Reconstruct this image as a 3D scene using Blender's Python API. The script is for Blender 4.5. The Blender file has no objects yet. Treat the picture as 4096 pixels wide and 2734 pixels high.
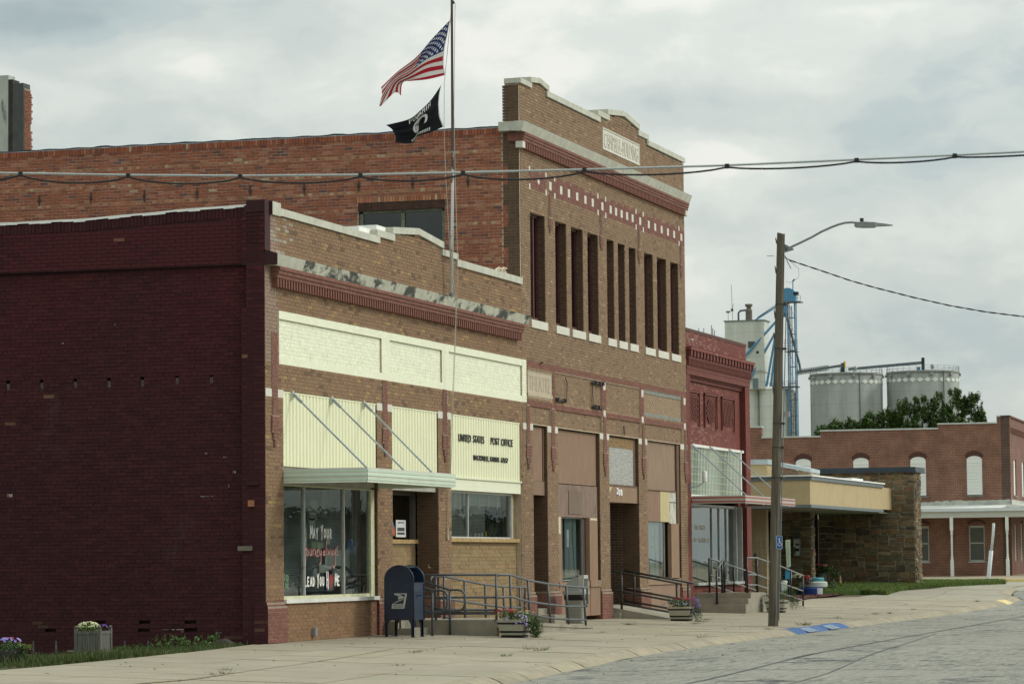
import bpy, math, random
import numpy as np
from mathutils import Vector, Matrix
random.seed(7); rng = np.random.default_rng(7)
S = bpy.context.scene
COL = S.collection
R = math.radians
# ------------------------------------------------------------------ camera
cam = bpy.data.cameras.new('camera'); camo = bpy.data.objects.new('camera', cam); COL.objects.link(camo)
cr = Vector((0.29279744, -0.95612872, -0.00935554)); cu = Vector((-0.06326312, -0.02913426, 0.99757154)); cf = Vector((0.95407937, 0.29149453, 0.06901812))
camo.matrix_world = Matrix(((cr.x, cu.x, -cf.x, -51.561), (cr.y, cu.y, -cf.y, -20.239), (cr.z, cu.z, -cf.z, 1.3458), (0, 0, 0, 1)))
cam.sensor_width = 36.0; cam.lens = 36.0 * 12759.7 / 4096.0; cam.clip_start = 0.5; cam.clip_end = 6000
cam.dof.use_dof = True; cam.dof.focus_distance = 62.0; cam.dof.aperture_fstop = 8.0
S.camera = camo
CAM = Vector((-51.561, -20.239, 1.3458))
# ------------------------------------------------------------------ view
S.view_settings.view_transform = 'Standard'; S.view_settings.look = 'None'
S.view_settings.exposure = 0.0; S.view_settings.gamma = 1.0; S.view_settings.use_curve_mapping = False
S.render.engine = 'CYCLES'
S.cycles.max_bounces = 6; S.cycles.diffuse_bounces = 3; S.cycles.glossy_bounces = 3; S.cycles.transparent_max_bounces = 8
# ------------------------------------------------------------------ world: thin Nishita light plus broken overcast cloud
SUN_AZ = math.atan2(-0.86, 0.50); SUN_EL = R(37)
W = bpy.data.worlds.new('World'); S.world = W; W.use_nodes = True
nt = W.node_tree; N = nt.nodes; L = nt.links; N.clear()
def nd(t, **k):
    n = N.new(t)
    for a, b in k.items(): setattr(n, a, b)
    return n
out = nd('ShaderNodeOutputWorld'); sky = nd('ShaderNodeTexSky'); sky.sky_type = 'NISHITA'; sky.sun_disc = False
sky.sun_elevation = SUN_EL; sky.sun_rotation = math.pi / 2 - SUN_AZ; sky.dust_density = 2.0
bg1 = nd('ShaderNodeBackground'); bg1.inputs[1].default_value = 0.10; L.new(sky.outputs[0], bg1.inputs[0])
tc = nd('ShaderNodeTexCoord')
def noise(scale, detail, rough, src=None, off=(0, 0, 0), stretch=(1, 1, 1)):
    mp = nd('ShaderNodeMapping'); mp.inputs['Location'].default_value = off; mp.inputs['Scale'].default_value = stretch
    L.new(tc.outputs['Generated'], mp.inputs[0]); n = nd('ShaderNodeTexNoise')
    n.inputs['Scale'].default_value = scale; n.inputs['Detail'].default_value = detail; n.inputs['Roughness'].default_value = rough
    n.inputs['Distortion'].default_value = 0.3; L.new(mp.outputs[0], n.inputs[0]); return n.outputs[0]
def ramp(src, stops):
    r = nd('ShaderNodeValToRGB'); e = r.color_ramp.elements
    while len(e) > 1: e.remove(e[-1])
    e[0].position = stops[0][0]; e[0].color = (*stops[0][1], 1)
    for p, c in stops[1:]:
        q = e.new(p); q.color = (*c, 1)
    r.color_ramp.interpolation = 'EASE'; L.new(src, r.inputs[0]); return r.outputs[0]
def mth(op, a, b=None, c=None, clamp=False):
    m = nd('ShaderNodeMath'); m.operation = op; m.use_clamp = clamp
    for i, v in enumerate((a, b, c)):
        if v is None: continue
        if isinstance(v, (int, float)): m.inputs[i].default_value = v
        else: L.new(v, m.inputs[i])
    return m.outputs[0]
def dirmask(px, py, wx, wy, sharp):
    """soft cloud mass round one direction of the sky"""
    d = (cf + cr * ((px - 2048) / 12760) - cu * ((py - 1367) / 12760)).normalized()
    right = d.cross(Vector((0, 0, 1))).normalized(); up = right.cross(d)
    def dot(v):
        n = nd('ShaderNodeVectorMath'); n.operation = 'DOT_PRODUCT'; L.new(tc.outputs['Generated'], n.inputs[0]); n.inputs[1].default_value = v; return n.outputs['Value']
    a = mth('DIVIDE', dot(right), wx / 12760); b = mth('DIVIDE', dot(up), wy / 12760)
    r2 = mth('ADD', mth('MULTIPLY', a, a), mth('MULTIPLY', b, b))
    g = mth('EXPONENT', mth('MULTIPLY', r2, -1.0))
    return mth('MULTIPLY', g, mth('GREATER_THAN', dot(d), 0.0))
n1 = noise(9.0, 6, 0.52, stretch=(1, 1, 2.6)); n2 = noise(34.0, 6, 0.55, off=(3, 1, 0), stretch=(1, 1, 1.8)); n3 = noise(4.0, 3, 0.5, off=(7, 2, 5), stretch=(1, 1, 2))
base = mth('ADD', mth('MULTIPLY', n1, 0.72), mth('MULTIPLY', n2, 0.36)); base = mth('ADD', mth('ADD', base, mth('MULTIPLY', n3, 0.30)), -0.085)
for (px, py, wx, wy, amp) in ((720, 230, 300, 130, .24), (150, 350, 420, 140, .05), (2900, 660, 330, 130, .26), (3400, 830, 500, 130, .08), (3200, 90, 900, 160, .07), (200, 70, 520, 130, -.30), (1500, 60, 500, 110, -.06), (1250, 130, 260, 120, -.07), (2650, 420, 330, 90, -.16), (3750, 620, 400, 170, -.12), (1900, 150, 600, 200, .05), (3900, 1250, 500, 160, -.10), (3600, 330, 500, 90, -.05)):
    base = mth('ADD', base, mth('MULTIPLY', dirmask(px, py, wx, wy, 1), amp * 1.05))
cc = ramp(base, [(.30, (.38, .455, .47)), (.47, (.50, .575, .57)), (.58, (.60, .655, .625)), (.70, (.70, .74, .695)), (.82, (.85, .86, .795))])
# overcast gradient: brighter overhead (beyond the frame), as a cloudy sky is
sep = nd('ShaderNodeSeparateXYZ'); L.new(tc.outputs['Generated'], sep.inputs[0])
zen = mth('ADD', mth('MULTIPLY', mth('MAXIMUM', sep.outputs[2], 0.0), 0.75), 0.93)
sunv = Vector((math.cos(SUN_AZ) * math.cos(SUN_EL), math.sin(SUN_AZ) * math.cos(SUN_EL), math.sin(SUN_EL)))
dv = nd('ShaderNodeVectorMath'); dv.operation = 'DOT_PRODUCT'; L.new(tc.outputs['Generated'], dv.inputs[0]); dv.inputs[1].default_value = sunv
glow = mth('MULTIPLY', mth('POWER', mth('MAXIMUM', dv.outputs['Value'], 0.0), 3.0), 1.1)
bg2 = nd('ShaderNodeBackground'); L.new(cc, bg2.inputs[0]); L.new(mth('ADD', zen, glow), bg2.inputs[1])
mix = nd('ShaderNodeMixShader'); mix.inputs[0].default_value = 0.93; L.new(bg1.outputs[0], mix.inputs[1]); L.new(bg2.outputs[0], mix.inputs[2]); L.new(mix.outputs[0], out.inputs[0])
# ------------------------------------------------------------------ sun behind thin cloud
sl = bpy.data.lights.new('sun', 'SUN'); sl.energy = 1.5; sl.angle = R(12); sl.color = (1.0, 0.94, 0.84)
so = bpy.data.objects.new('sun', sl); COL.objects.link(so); so.rotation_euler = (-sunv).to_track_quat('-Z', 'Y').to_euler(); so.location = (0, -30, 40)

# ================================================================== helpers
MATS = {}
def _tree(name):
    m = bpy.data.materials.new(name); m.use_nodes = True; t = m.node_tree; t.nodes.clear()
    o = t.nodes.new('ShaderNodeOutputMaterial'); b = t.nodes.new('ShaderNodeBsdfPrincipled'); t.links.new(b.outputs[0], o.inputs[0]); return m, t, b, o
def _noise(t, scale, detail=4, rough=.55, stretch=(1, 1, 1), coord='Object'):
    c = t.nodes.new('ShaderNodeTexCoord'); mp = t.nodes.new('ShaderNodeMapping'); mp.inputs['Scale'].default_value = stretch
    t.links.new(c.outputs[coord], mp.inputs[0]); n = t.nodes.new('ShaderNodeTexNoise'); n.inputs['Scale'].default_value = scale
    n.inputs['Detail'].default_value = detail; n.inputs['Roughness'].default_value = rough; t.links.new(mp.outputs[0], n.inputs[0]); return n.outputs[0]
def _rampf(t, src, p0, p1, v0=0., v1=1.):
    r = t.nodes.new('ShaderNodeMapRange'); r.inputs[1].default_value = p0; r.inputs[2].default_value = p1; r.inputs[3].default_value = v0; r.inputs[4].default_value = v1
    t.links.new(src, r.inputs[0]); return r.outputs[0]
def _mixc(t, fac, a, b, mode='MIX'):
    m = t.nodes.new('ShaderNodeMix'); m.data_type = 'RGBA'; m.blend_type = mode
    for idx, v in ((0, fac), (6, a), (7, b)):
        if isinstance(v, (int, float)): m.inputs[idx].default_value = v
        elif isinstance(v, tuple): m.inputs[idx].default_value = (*v[:3], 1)
        else: t.links.new(v, m.inputs[idx])
    return m.outputs[2]
def _bump(t, b, h, dist, strength=1.0):
    n = t.nodes.new('ShaderNodeBump'); n.inputs['Distance'].default_value = dist; n.inputs['Strength'].default_value = strength
    t.links.new(h, n.inputs['Height']); t.links.new(n.outputs[0], b.inputs['Normal'])
def mat(name, col=(.5, .5, .5), rough=.85, metal=0., var=.18, scale=3., bump=0., bscale=40., attr=False, stain=None, stretch=(1, 1, 1), spec=.35, speck=0.):
    """general weathered surface: base colour (or the mesh's own colour attribute), mottling, stains, fine relief"""
    if name in MATS: return MATS[name]
    m, t, b, o = _tree(name)
    if attr:
        a = t.nodes.new('ShaderNodeAttribute'); a.attribute_name = 'col'; c0 = a.outputs['Color']
    else:
        rgb = t.nodes.new('ShaderNodeRGB'); rgb.outputs[0].default_value = (*col, 1); c0 = rgb.outputs[0]
    n = _noise(t, scale, 5, .6, stretch)
    f = _rampf(t, n, .3, .7, 1 - var, 1 + var)
    comb = t.nodes.new('ShaderNodeCombineColor')
    for i in range(3): t.links.new(f, comb.inputs[i])
    c = _mixc(t, 1.0, c0, comb.outputs[0], 'MULTIPLY')
    if speck:
        s = _rampf(t, _noise(t, 55, 3, .7), .55, .75, 0, speck); c = _mixc(t, s, c, (.05, .05, .045))
    if stain:
        scol, ssc, lo, hi, sstr = stain
        s = _rampf(t, _noise(t, ssc, 6, .65, sstr), lo, hi); c = _mixc(t, s, c, scol)
    t.links.new(c, b.inputs['Base Color']); b.inputs['Roughness'].default_value = rough; b.inputs['Metallic'].default_value = metal
    b.inputs['Specular IOR Level'].default_value = spec
    if bump: _bump(t, b, _noise(t, bscale, 5, .65), bump)
    MATS[name] = m; return m
def glass(name, tint=(.02, .03, .03), refl=.12, wav=.0):
    if name in MATS: return MATS[name]
    m, t, b, o = _tree(name); t.nodes.remove(b)
    tr = t.nodes.new('ShaderNodeBsdfTransparent'); tr.inputs[0].default_value = (*tint, 1)
    gl = t.nodes.new('ShaderNodeBsdfGlossy'); gl.inputs['Roughness'].default_value = .02; gl.inputs[0].default_value = (.9, .95, .95, 1)
    fr = t.nodes.new('ShaderNodeFresnel'); fr.inputs[0].default_value = 1.5
    ad = t.nodes.new('ShaderNodeMath'); ad.operation = 'ADD'; ad.use_clamp = True; t.links.new(fr.outputs[0], ad.inputs[0]); ad.inputs[1].default_value = refl
    mx = t.nodes.new('ShaderNodeMixShader'); t.links.new(ad.outputs[0], mx.inputs[0]); t.links.new(tr.outputs[0], mx.inputs[1]); t.links.new(gl.outputs[0], mx.inputs[2]); t.links.new(mx.outputs[0], o.inputs[0])
    if wav:
        n = t.nodes.new('ShaderNodeBump'); n.inputs['Distance'].default_value = wav; t.links.new(_noise(t, 1.6, 3, .5, (1, 1, 1.6)), n.inputs['Height']); t.links.new(n.outputs[0], gl.inputs['Normal'])
    MATS[name] = m; return m

ORG = {}
def thing(name, label, cat, loc, group=None, kind=None):
    o = bpy.data.objects.new(name, None); o.empty_display_size = .2; COL.objects.link(o); o.location = loc; ORG[o.name] = Vector(loc)
    if label: o['label'] = label
    if cat: o['category'] = cat
    if group: o['group'] = group
    if kind: o['kind'] = kind
    return o
class MB:
    def __init__(s): s.v = []; s.f = []; s.c = []; s.cur = None
    def add(s, vs, fs):
        b = len(s.v); s.v += [tuple(v) for v in vs]; s.f += [tuple(i + b for i in f) for f in fs]; s.c += [s.cur] * len(fs)
    def box(s, x0, x1, y0, y1, z0, z1):
        if x0 > x1: x0, x1 = x1, x0
        if y0 > y1: y0, y1 = y1, y0
        s.add([(x0, y0, z0), (x1, y0, z0), (x1, y1, z0), (x0, y1, z0), (x0, y0, z1), (x1, y0, z1), (x1, y1, z1), (x0, y1, z1)],
              [(0, 3, 2, 1), (4, 5, 6, 7), (0, 1, 5, 4), (1, 2, 6, 5), (2, 3, 7, 6), (3, 0, 4, 7)]); return s
    def obox(s, c, u, v, w, hu, hv, hw):
        c, u, v, w = Vector(c), Vector(u), Vector(v), Vector(w)
        P = [c + u * (hu * a) + v * (hv * b) + w * (hw * d) for d in (-1, 1) for a, b in ((-1, -1), (1, -1), (1, 1), (-1, 1))]
        s.add(P, [(0, 3, 2, 1), (4, 5, 6, 7), (0, 1, 5, 4), (1, 2, 6, 5), (2, 3, 7, 6), (3, 0, 4, 7)]); return s
    def bar(s, a, b, w, h=None, up=(0, 0, 1)):
        a, b = Vector(a), Vector(b); d = (b - a); ln = d.length; d.normalize(); up = Vector(up)
        if abs(d.dot(up)) > .98: up = Vector((1, 0, 0))
        r = d.cross(up).normalized(); u = r.cross(d); h = h or w
        return s.obox((a + b) / 2, d, r, u, ln / 2, w / 2, h / 2)
    def tube(s, pts, r, n=8, cap=True, r1=None):
        pts = [Vector(p) for p in pts]; m = len(pts); rings = []; prev = None
        for i, p in enumerate(pts):
            d = (pts[min(i + 1, m - 1)] - pts[max(i - 1, 0)]).normalized()
            if prev is None:
                a = Vector((0, 0, 1)) if abs(d.z) < .9 else Vector((1, 0, 0)); x = d.cross(a).normalized()
            else: x = (prev - d * prev.dot(d)).normalized()
            prev = x; y = d.cross(x); rr = r if r1 is None else r + (r1 - r) * i / (m - 1)
            rings.append([p + (x * math.cos(2 * math.pi * k / n) + y * math.sin(2 * math.pi * k / n)) * rr for k in range(n)])
        vs = [v for g in rings for v in g]; fs = []
        for i in range(m - 1):
            for k in range(n): fs.append((i * n + k, i * n + (k + 1) % n, (i + 1) * n + (k + 1) % n, (i + 1) * n + k))
        if cap: fs.append(tuple(reversed(range(n)))); fs.append(tuple((m - 1) * n + k for k in range(n)))
        s.add(vs, fs); return s
    def lathe(s, c, prof, n=16, sx=1., sy=1.):
        c = Vector(c); vs = []; fs = []; m = len(prof)
        for (r, z) in prof:
            for k in range(n):
                a = 2 * math.pi * k / n; vs.append((c.x + r * math.cos(a) * sx, c.y + r * math.sin(a) * sy, c.z + z))
        for i in range(m - 1):
            for k in range(n): fs.append((i * n + k, i * n + (k + 1) % n, (i + 1) * n + (k + 1) % n, (i + 1) * n + k))
        if prof[-1][0] > 1e-4: fs.append(tuple((m - 1) * n + k for k in range(n)))
        if prof[0][0] > 1e-4: fs.append(tuple(reversed(range(n))))
        s.add(vs, fs); return s
    def prism(s, poly, o, u, v, w, d):
        """polygon (a,b) in plane o+a*u+b*v extruded by d along w"""
        o, u, v, w = Vector(o), Vector(u), Vector(v), Vector(w); n = len(poly)
        A = [o + u * a + v * b for a, b in poly]; B = [p + w * d for p in A]
        s.add(A + B, [tuple(range(n)), tuple(reversed(range(n, 2 * n)))] + [(i, n + i, n + (i + 1) % n, (i + 1) % n) for i in range(n)]); return s
    def quad(s, a, b, c, d): s.add([a, b, c, d], [(0, 1, 2, 3)]); return s
    def build(s, name, m, parent=None, smooth=False, **props):
        me = bpy.data.meshes.new(name); org = ORG[parent.name] if parent else Vector((0, 0, 0))
        me.from_pydata([(v[0] - org.x, v[1] - org.y, v[2] - org.z) for v in s.v], [], s.f)
        if any(c is not None for c in s.c):
            at = me.color_attributes.new('col', 'FLOAT_COLOR', 'CORNER'); arr = []
            for f, c in zip(s.f, s.c):
                c = c or (.5, .5, .5); arr += [c[0], c[1], c[2], 1.] * len(f)
            at.data.foreach_set('color', arr)
        me.materials.append(m)
        if smooth: me.polygons.foreach_set('use_smooth', [True] * len(me.polygons))
        me.update()
        o = bpy.data.objects.new(name, me); COL.objects.link(o)
        ORG[o.name] = org
        if parent: o.parent = parent
        if name.endswith('flowers') or name in ('foliage', 'crown', 'garden_plants'): o['kind'] = 'stuff'
        for k, val in props.items(): o[k] = val
        return o
def struct(name, mb, m, parent=None, **p):
    return mb.build(name, m, parent, kind='structure', **p)
def copy_part(o, parent, loc):
    c = o.copy(); COL.objects.link(c); c.parent = parent; c.location = loc; return c
def copy_thing(o, loc, rotz=None, label=None):
    r = o.copy(); COL.objects.link(r); r.location = loc
    if rotz is not None: r.rotation_euler = (0, 0, rotz)
    if label: r['label'] = label
    for ch in o.children:
        c = ch.copy(); COL.objects.link(c); c.parent = r
        for g in ch.children:
            d = g.copy(); COL.objects.link(d); d.parent = c
    return r
def text(name, s, m, parent, loc, size, u, up, w=None, ext=.004, width=None, shear=0., align='LEFT', bold=0.0, space=1.0, font=None):
    """flat lettering turned into a mesh, baseline start at loc, running along u"""
    cu_ = bpy.data.curves.new(name, 'FONT'); cu_.body = s; cu_.size = 1.; cu_.extrude = 0; cu_.offset = bold; cu_.shear = shear; cu_.space_character = space
    ob = bpy.data.objects.new(name, cu_); COL.objects.link(ob); bpy.context.view_layer.update()
    me = bpy.data.meshes.new_from_object(ob); bpy.data.objects.remove(ob); bpy.data.curves.remove(cu_)
    vs = np.array([v.co[:] for v in me.vertices]); x0, x1 = vs[:, 0].min(), vs[:, 0].max(); y1 = vs[:, 1].max(); y0 = max(0., vs[:, 1].min())
    sy = size / (y1 - y0); sx = (width / (x1 - x0)) if width else sy
    u, up = Vector(u), Vector(up); n = u.cross(up).normalized(); loc = Vector(loc); org = ORG[parent.name]
    fs = [tuple(p.vertices) for p in me.polygons]; k = len(vs)
    A = [loc + u * ((v[0] - x0) * sx) + up * ((v[1] - y0) * sy) + n * ext for v in vs]
    ed = {}
    for f in fs:
        for i in range(len(f)): e_ = (f[i], f[(i + 1) % len(f)]); ed[e_] = 1
    B = [p - n * (ext + .002) for p in A]; F = list(fs)
    for (a, b) in ed:
        if (b, a) not in ed: F.append((b, a, k + a, k + b))
    mb = MB(); mb.add(A + B, F); bpy.data.meshes.remove(me)
    return mb.build(name, m, parent)
def jit(c, a): 
    k = 1 + random.uniform(-a, a); return tuple(max(0., x * k * (1 + random.uniform(-a, a) * .2)) for x in c)
def sm(t): t = min(1., max(0., t)); return t * t * (3 - 2 * t)
def e_(x): return -.13 * (1 - math.exp(x / 6)) if x < 0 else .45 * sm((x - 36) / 45)
def gz(x, y): return e_(x) + (.0265 * y if y < 0 else 0.)
KT = [(-80, -10.2), (-13, -6.9), (-5.5, -6.35), (4, -5.85), (10, -5.65), (20, -5.5), (27, -5.35), (39, -5.2), (51, -5.15), (56, -4.9), (60, -3.9), (66, -3.2), (72, -3.2)]
def kt(x):
    for (a, b), (c, d) in zip(KT, KT[1:]):
        if a <= x <= c: return b + (d - b) * (x - a) / (c - a)
    return KT[-1][1]

# ================================================================== masonry engine
CH = .0667; BL = .213
class Bricks:
    """collects every brick of one building; the largest-showing become parts, the rest one stuff part"""
    def __init__(s): s.b = []
    def panel(s, o, u, n, rects, holes=(), colf=None, ztop=None, L_=BL, ch=CH, proud=.008, joint=.009, header_every=0, tilt=.0015, phase=0., soldier=False, big=False, half=False):
        o, u, n = Vector(o), Vector(u), Vector(n); up = Vector((0, 0, 1))
        z0 = min(r[2] for r in rects); z1 = max(r[3] for r in rects)
        k0 = int(math.floor(z0 / ch)); k1 = int(math.ceil(z1 / ch))
        for k in range(k0, k1 + 1):
            za, zb = k * ch, (k + 1) * ch; zm = (za + zb) / 2
            iv = []
            for (a, b, c, d) in rects:
                if c <= zm < d: iv.append([a, b])
            if not iv: continue
            iv.sort(); m = [iv[0]]
            for a, b in iv[1:]:
                if a <= m[-1][1] + 1e-6: m[-1][1] = max(m[-1][1], b)
                else: m.append([a, b])
            for (a, b, c, d) in holes:
                if c <= zm < d:
                    q = []
                    for (p, r) in m:
                        if b <= p or a >= r: q.append([p, r]); continue
                        if a > p: q.append([p, a])
                        if b < r: q.append([b, r])
                    m = q
            hd = header_every and (k % header_every == 0); ln = L_ / 2 if (hd or half) else L_
            ph = phase + (.25 * L_ if hd else (0 if k % 2 else L_ / 2 if not half else L_ / 4))
            for (p, r) in m:
                x = math.floor((p - ph) / ln) * ln + ph
                while x < r - 1e-6:
                    xa, xb = max(x, p), min(x + ln, r); x += ln
                    if xb - xa < .025: continue
                    uc = (xa + xb) / 2
                    if ztop and zb > ztop(uc) + .02: continue
                    c = colf(uc, zm, hd) if colf else (.3, .2, .1)
                    if c is None: continue
                    pd = proud + random.uniform(-1, 1) * tilt
                    hz = (ch - joint) / 2; hu = (xb - xa - joint) / 2
                    s.b.append((o + u * uc + up * zm, u, n, up, hu, hz, max(.002, pd), c, abs((xb - xa) - L_) < 1e-4))
        return s
    def one(s, c, u, n, up, hu, hz, pd, col): s.b.append((Vector(c), Vector(u), Vector(n), Vector(up), hu, hz, pd, col, False))
    def commit(s, root, m, n_ind=300, name='brick', sel=None):
        org = ORG[root.name]
        def score(b):
            c, u, n, up, hu, hz, pd, col, full = b
            if not full: return -1
            d = c - CAM; z = d.dot(cf)
            px = 2048 + 12760 * d.dot(cr) / z; py = 1367 - 12760 * d.dot(cu) / z
            if not (20 < px < 4076 and 20 < py < 2714): return -1
            if sel and not sel(c): return -1
            return abs(n.dot(d.normalized())) * hu * hz / (z * z) * (1 + random.random() * .35)
        sc = [(score(b), i) for i, b in enumerate(s.b)]; sc.sort(reverse=True)
        pick = set(i for v, i in sc[:n_ind] if v > 0)
        # shared brick shapes
        shared = {}
        mb = MB(); V = []; F = []; Cc = []
        for i, (c, u, n, up, hu, hz, pd, col, full) in enumerate(s.b):
            if i in pick:
                key = (round(u.x, 2), round(u.y, 2), round(n.x, 2), round(hu, 3), round(hz, 3), tuple(round(q * 14) for q in col))
                if key not in shared:
                    q = MB(); q.cur = col; w = [random.uniform(-.0015, .0015) for _ in range(4)]
                    P = [u * (-hu) + up * (-hz) + n * (pd + w[0]), u * hu + up * (-hz) + n * (pd + w[1]), u * hu + up * hz + n * (pd + w[2]), u * (-hu) + up * hz + n * (pd + w[3])]
                    Q = [p - n * (pd + .012) for p in P]
                    q.add(P + Q, [(0, 1, 2, 3), (0, 4, 5, 1), (1, 5, 6, 2), (2, 6, 7, 3), (3, 7, 4, 0), (4, 7, 6, 5)])
                    ob = q.build(name, m); ob.parent = root; ob.location = c - org; shared[key] = ob
                else: copy_part(shared[key], root, c - org)
            else:
                t = .0016
                a = [u * (-hu) + up * (-hz), u * hu + up * (-hz), u * hu + up * hz, u * (-hu) + up * hz]
                P = [c + q + n * (pd + random.uniform(-t, t)) for q in a]; Q = [c + q - n * .003 for q in a]
                b0 = len(V); V += P + Q; F += [(b0, b0 + 1, b0 + 2, b0 + 3), (b0, b0 + 4, b0 + 5, b0 + 1), (b0 + 1, b0 + 5, b0 + 6, b0 + 2), (b0 + 2, b0 + 6, b0 + 7, b0 + 3), (b0 + 3, b0 + 7, b0 + 4, b0)]
                Cc += [col] * 5
        mb.v = [tuple(v) for v in V]; mb.f = F; mb.c = Cc
        return mb.build(name + 'work', m, root, kind='stuff')
def slab_wall(mb, x0, x1, y0, y1, rects, holes, ztop=None):
    """solid wall of boxes with real openings, in the x-z plane between y0 and y1"""
    xs = sorted(set([r[0] for r in rects] + [r[1] for r in rects] + [h[0] for h in holes] + [h[1] for h in holes] + ([] if ztop is None else [t for t in ztop])))
    zs = sorted(set([r[2] for r in rects] + [r[3] for r in rects] + [h[2] for h in holes] + [h[3] for h in holes]))
    for za, zb in zip(zs, zs[1:]):
        run = None
        for xa, xb in zip(xs, xs[1:]):
            xm, zm = (xa + xb) / 2, (za + zb) / 2
            ok = any(r[0] <= xm < r[1] and r[2] <= zm < r[3] for r in rects) and not any(h[0] <= xm < h[1] and h[2] <= zm < h[3] for h in holes)
            if ok: run = [run[0], xb] if run else [xa, xb]
            elif run: mb.box(run[0], run[1], y0, y1, za, zb); run = None
        if run: mb.box(run[0], run[1], y0, y1, za, zb)
    return mb
X, Y, Zv = (1, 0, 0), (0, 1, 0), (0, 0, 1); NX, NY = (-1, 0, 0), (0, -1, 0)

M_brick = mat('brick', attr=True, var=.10, scale=9, bump=.004, bscale=60, rough=.9, stain=((.09, .07, .05), .8, .62, .95, (1, 1, .5)))
M_bpaint = mat('painted_brick', attr=True, var=.22, scale=1.3, bump=.005, bscale=45, rough=.75)
M_mortar = mat('mortar', (.46, .38, .28), var=.25, scale=6, bump=.004, bscale=80, rough=.95)
M_mortar_dk = mat('mortar_dark', (.30, .25, .19), var=.3, scale=5, bump=.004, rough=.95)
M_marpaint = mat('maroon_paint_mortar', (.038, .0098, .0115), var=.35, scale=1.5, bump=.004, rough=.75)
M_cream = mat('cream_paint', (.76, .78, .60), var=.05, scale=2, rough=.6)
M_redpaint = mat('red_paint_mortar', (.145, .042, .032), var=.2, scale=3, rough=.8)
M_stone = mat('limestone', (.50, .50, .42), var=.14, scale=4, bump=.004, bscale=30, rough=.9, stain=((.10, .10, .085), 2.2, .62, .78, (1, 1, .6)))
M_stone_mould = mat('mouldy_limestone', (.50, .50, .41), var=.14, scale=4, bump=.004, bscale=30, rough=.9, stain=((.07, .075, .065), 1.25, .47, .55, (1, 1, 2.0)))
M_stone_clean = mat('pale_stone', (.62, .60, .52), var=.08, scale=5, bump=.003, rough=.9)
M_conc = mat('concrete', (.30, .275, .215), var=.22, scale=2.0, bump=.004, bscale=90, rough=.95, speck=.35, stain=((.17, .14, .10), .9, .6, .8, (1, 1, 1)))
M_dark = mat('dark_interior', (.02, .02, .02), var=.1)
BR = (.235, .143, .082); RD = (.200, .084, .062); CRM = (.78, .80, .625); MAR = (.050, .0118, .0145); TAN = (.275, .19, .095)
# ================================================================== GROUND
M_asph = None
def asphalt():
    m, t, b, o = _tree('asphalt')
    c = _mixc(t, _rampf(t, _noise(t, .35, 4, .6, (.35, 1, 1)), .35, .65), (.225, .228, .195), (.305, .302, .255))
    c = _mixc(t, _rampf(t, _noise(t, 9, 4, .85), .47, .60), c, (.31, .30, .25))
    c = _mixc(t, _rampf(t, _noise(t, 7, 3, .8), .57, .66), c, (.12, .12, .11))
    c = _mixc(t, _rampf(t, _noise(t, .85, 10, .78), .555, .60), c, (.075, .08, .078)); c = _mixc(t, _rampf(t, _noise(t, 3.0, 6, .75, (.55, 1, 1)), .57, .64), c, (.10, .105, .10)); c = _mixc(t, 1.0, c, _mixc(t, _rampf(t, _noise(t, 22, 2, .6, (.06, 1, 1)), .35, .65), (.80, .80, .80), (1.18, 1.18, 1.18)), 'MULTIPLY'); c = _mixc(t, _rampf(t, _noise(t, .22, 5, .6), .5, .62, 0, .5), c, (.30, .295, .25))
    t.links.new(c, b.inputs['Base Color']); b.inputs['Roughness'].default_value = .9; b.inputs['Specular IOR Level'].default_value = .3
    _bump(t, b, _noise(t, 55, 4, .8), .012); return m
M_asph = asphalt()
M_walk = mat('sidewalk_concrete', attr=True, var=.10, scale=1.4, bump=.003, bscale=70, rough=.95, speck=.30, stain=((.24, .19, .13), .55, .58, .85, (1, 2.5, 1)))
M_dirt = mat('dirt', (.12, .09, .06), var=.4, scale=6, bump=.01)
M_tar = mat('tar', (.085, .088, .083), var=.3, scale=4, rough=.7)
# terrain to the horizon
g = MB(); xs = [-3000, -600, -150] + list(range(-80, 125, 5)) + [200, 500, 1200, 4000]; ys = [-3000, -800, -200, -60, -30, -12, 0, 10, 25, 60, 200, 800, 4000]
vs = [(x, y, e_(min(max(x, -100), 200)) - .42) for y in ys for x in xs]; nx = len(xs)
g.add(vs, [(j * nx + i, j * nx + i + 1, (j + 1) * nx + i + 1, (j + 1) * nx + i) for j in range(len(ys) - 1) for i in range(nx - 1)])
struct('terrain', g, mat('terrain_earth', (.16, .15, .09), var=.3, scale=.05))
# road surface
g = MB(); rows = []
xs = [-80, -60, -40, -25] + list(range(-16, 74, 3))
def rz(x, y, yk): return e_(x) - .10 + .0265 * kt(x) * 1.0 + .012 * min(6., max(0., yk - y))
offs = [0, 1.5, 3, 5, 8, 12, 18, 26, 45]
for x in xs:
    yk = kt(x) - .34; rows.append([(x, yk - d, rz(x, yk - d, yk)) for d in offs])
vs = [p for r in rows for p in r]; k = len(offs)
g.add(vs, [(i * k + j, i * k + j + 1, (i + 1) * k + j + 1, (i + 1) * k + j) for i in range(len(rows) - 1) for j in range(k - 1)])
road = struct('road', g, M_asph)
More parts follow.
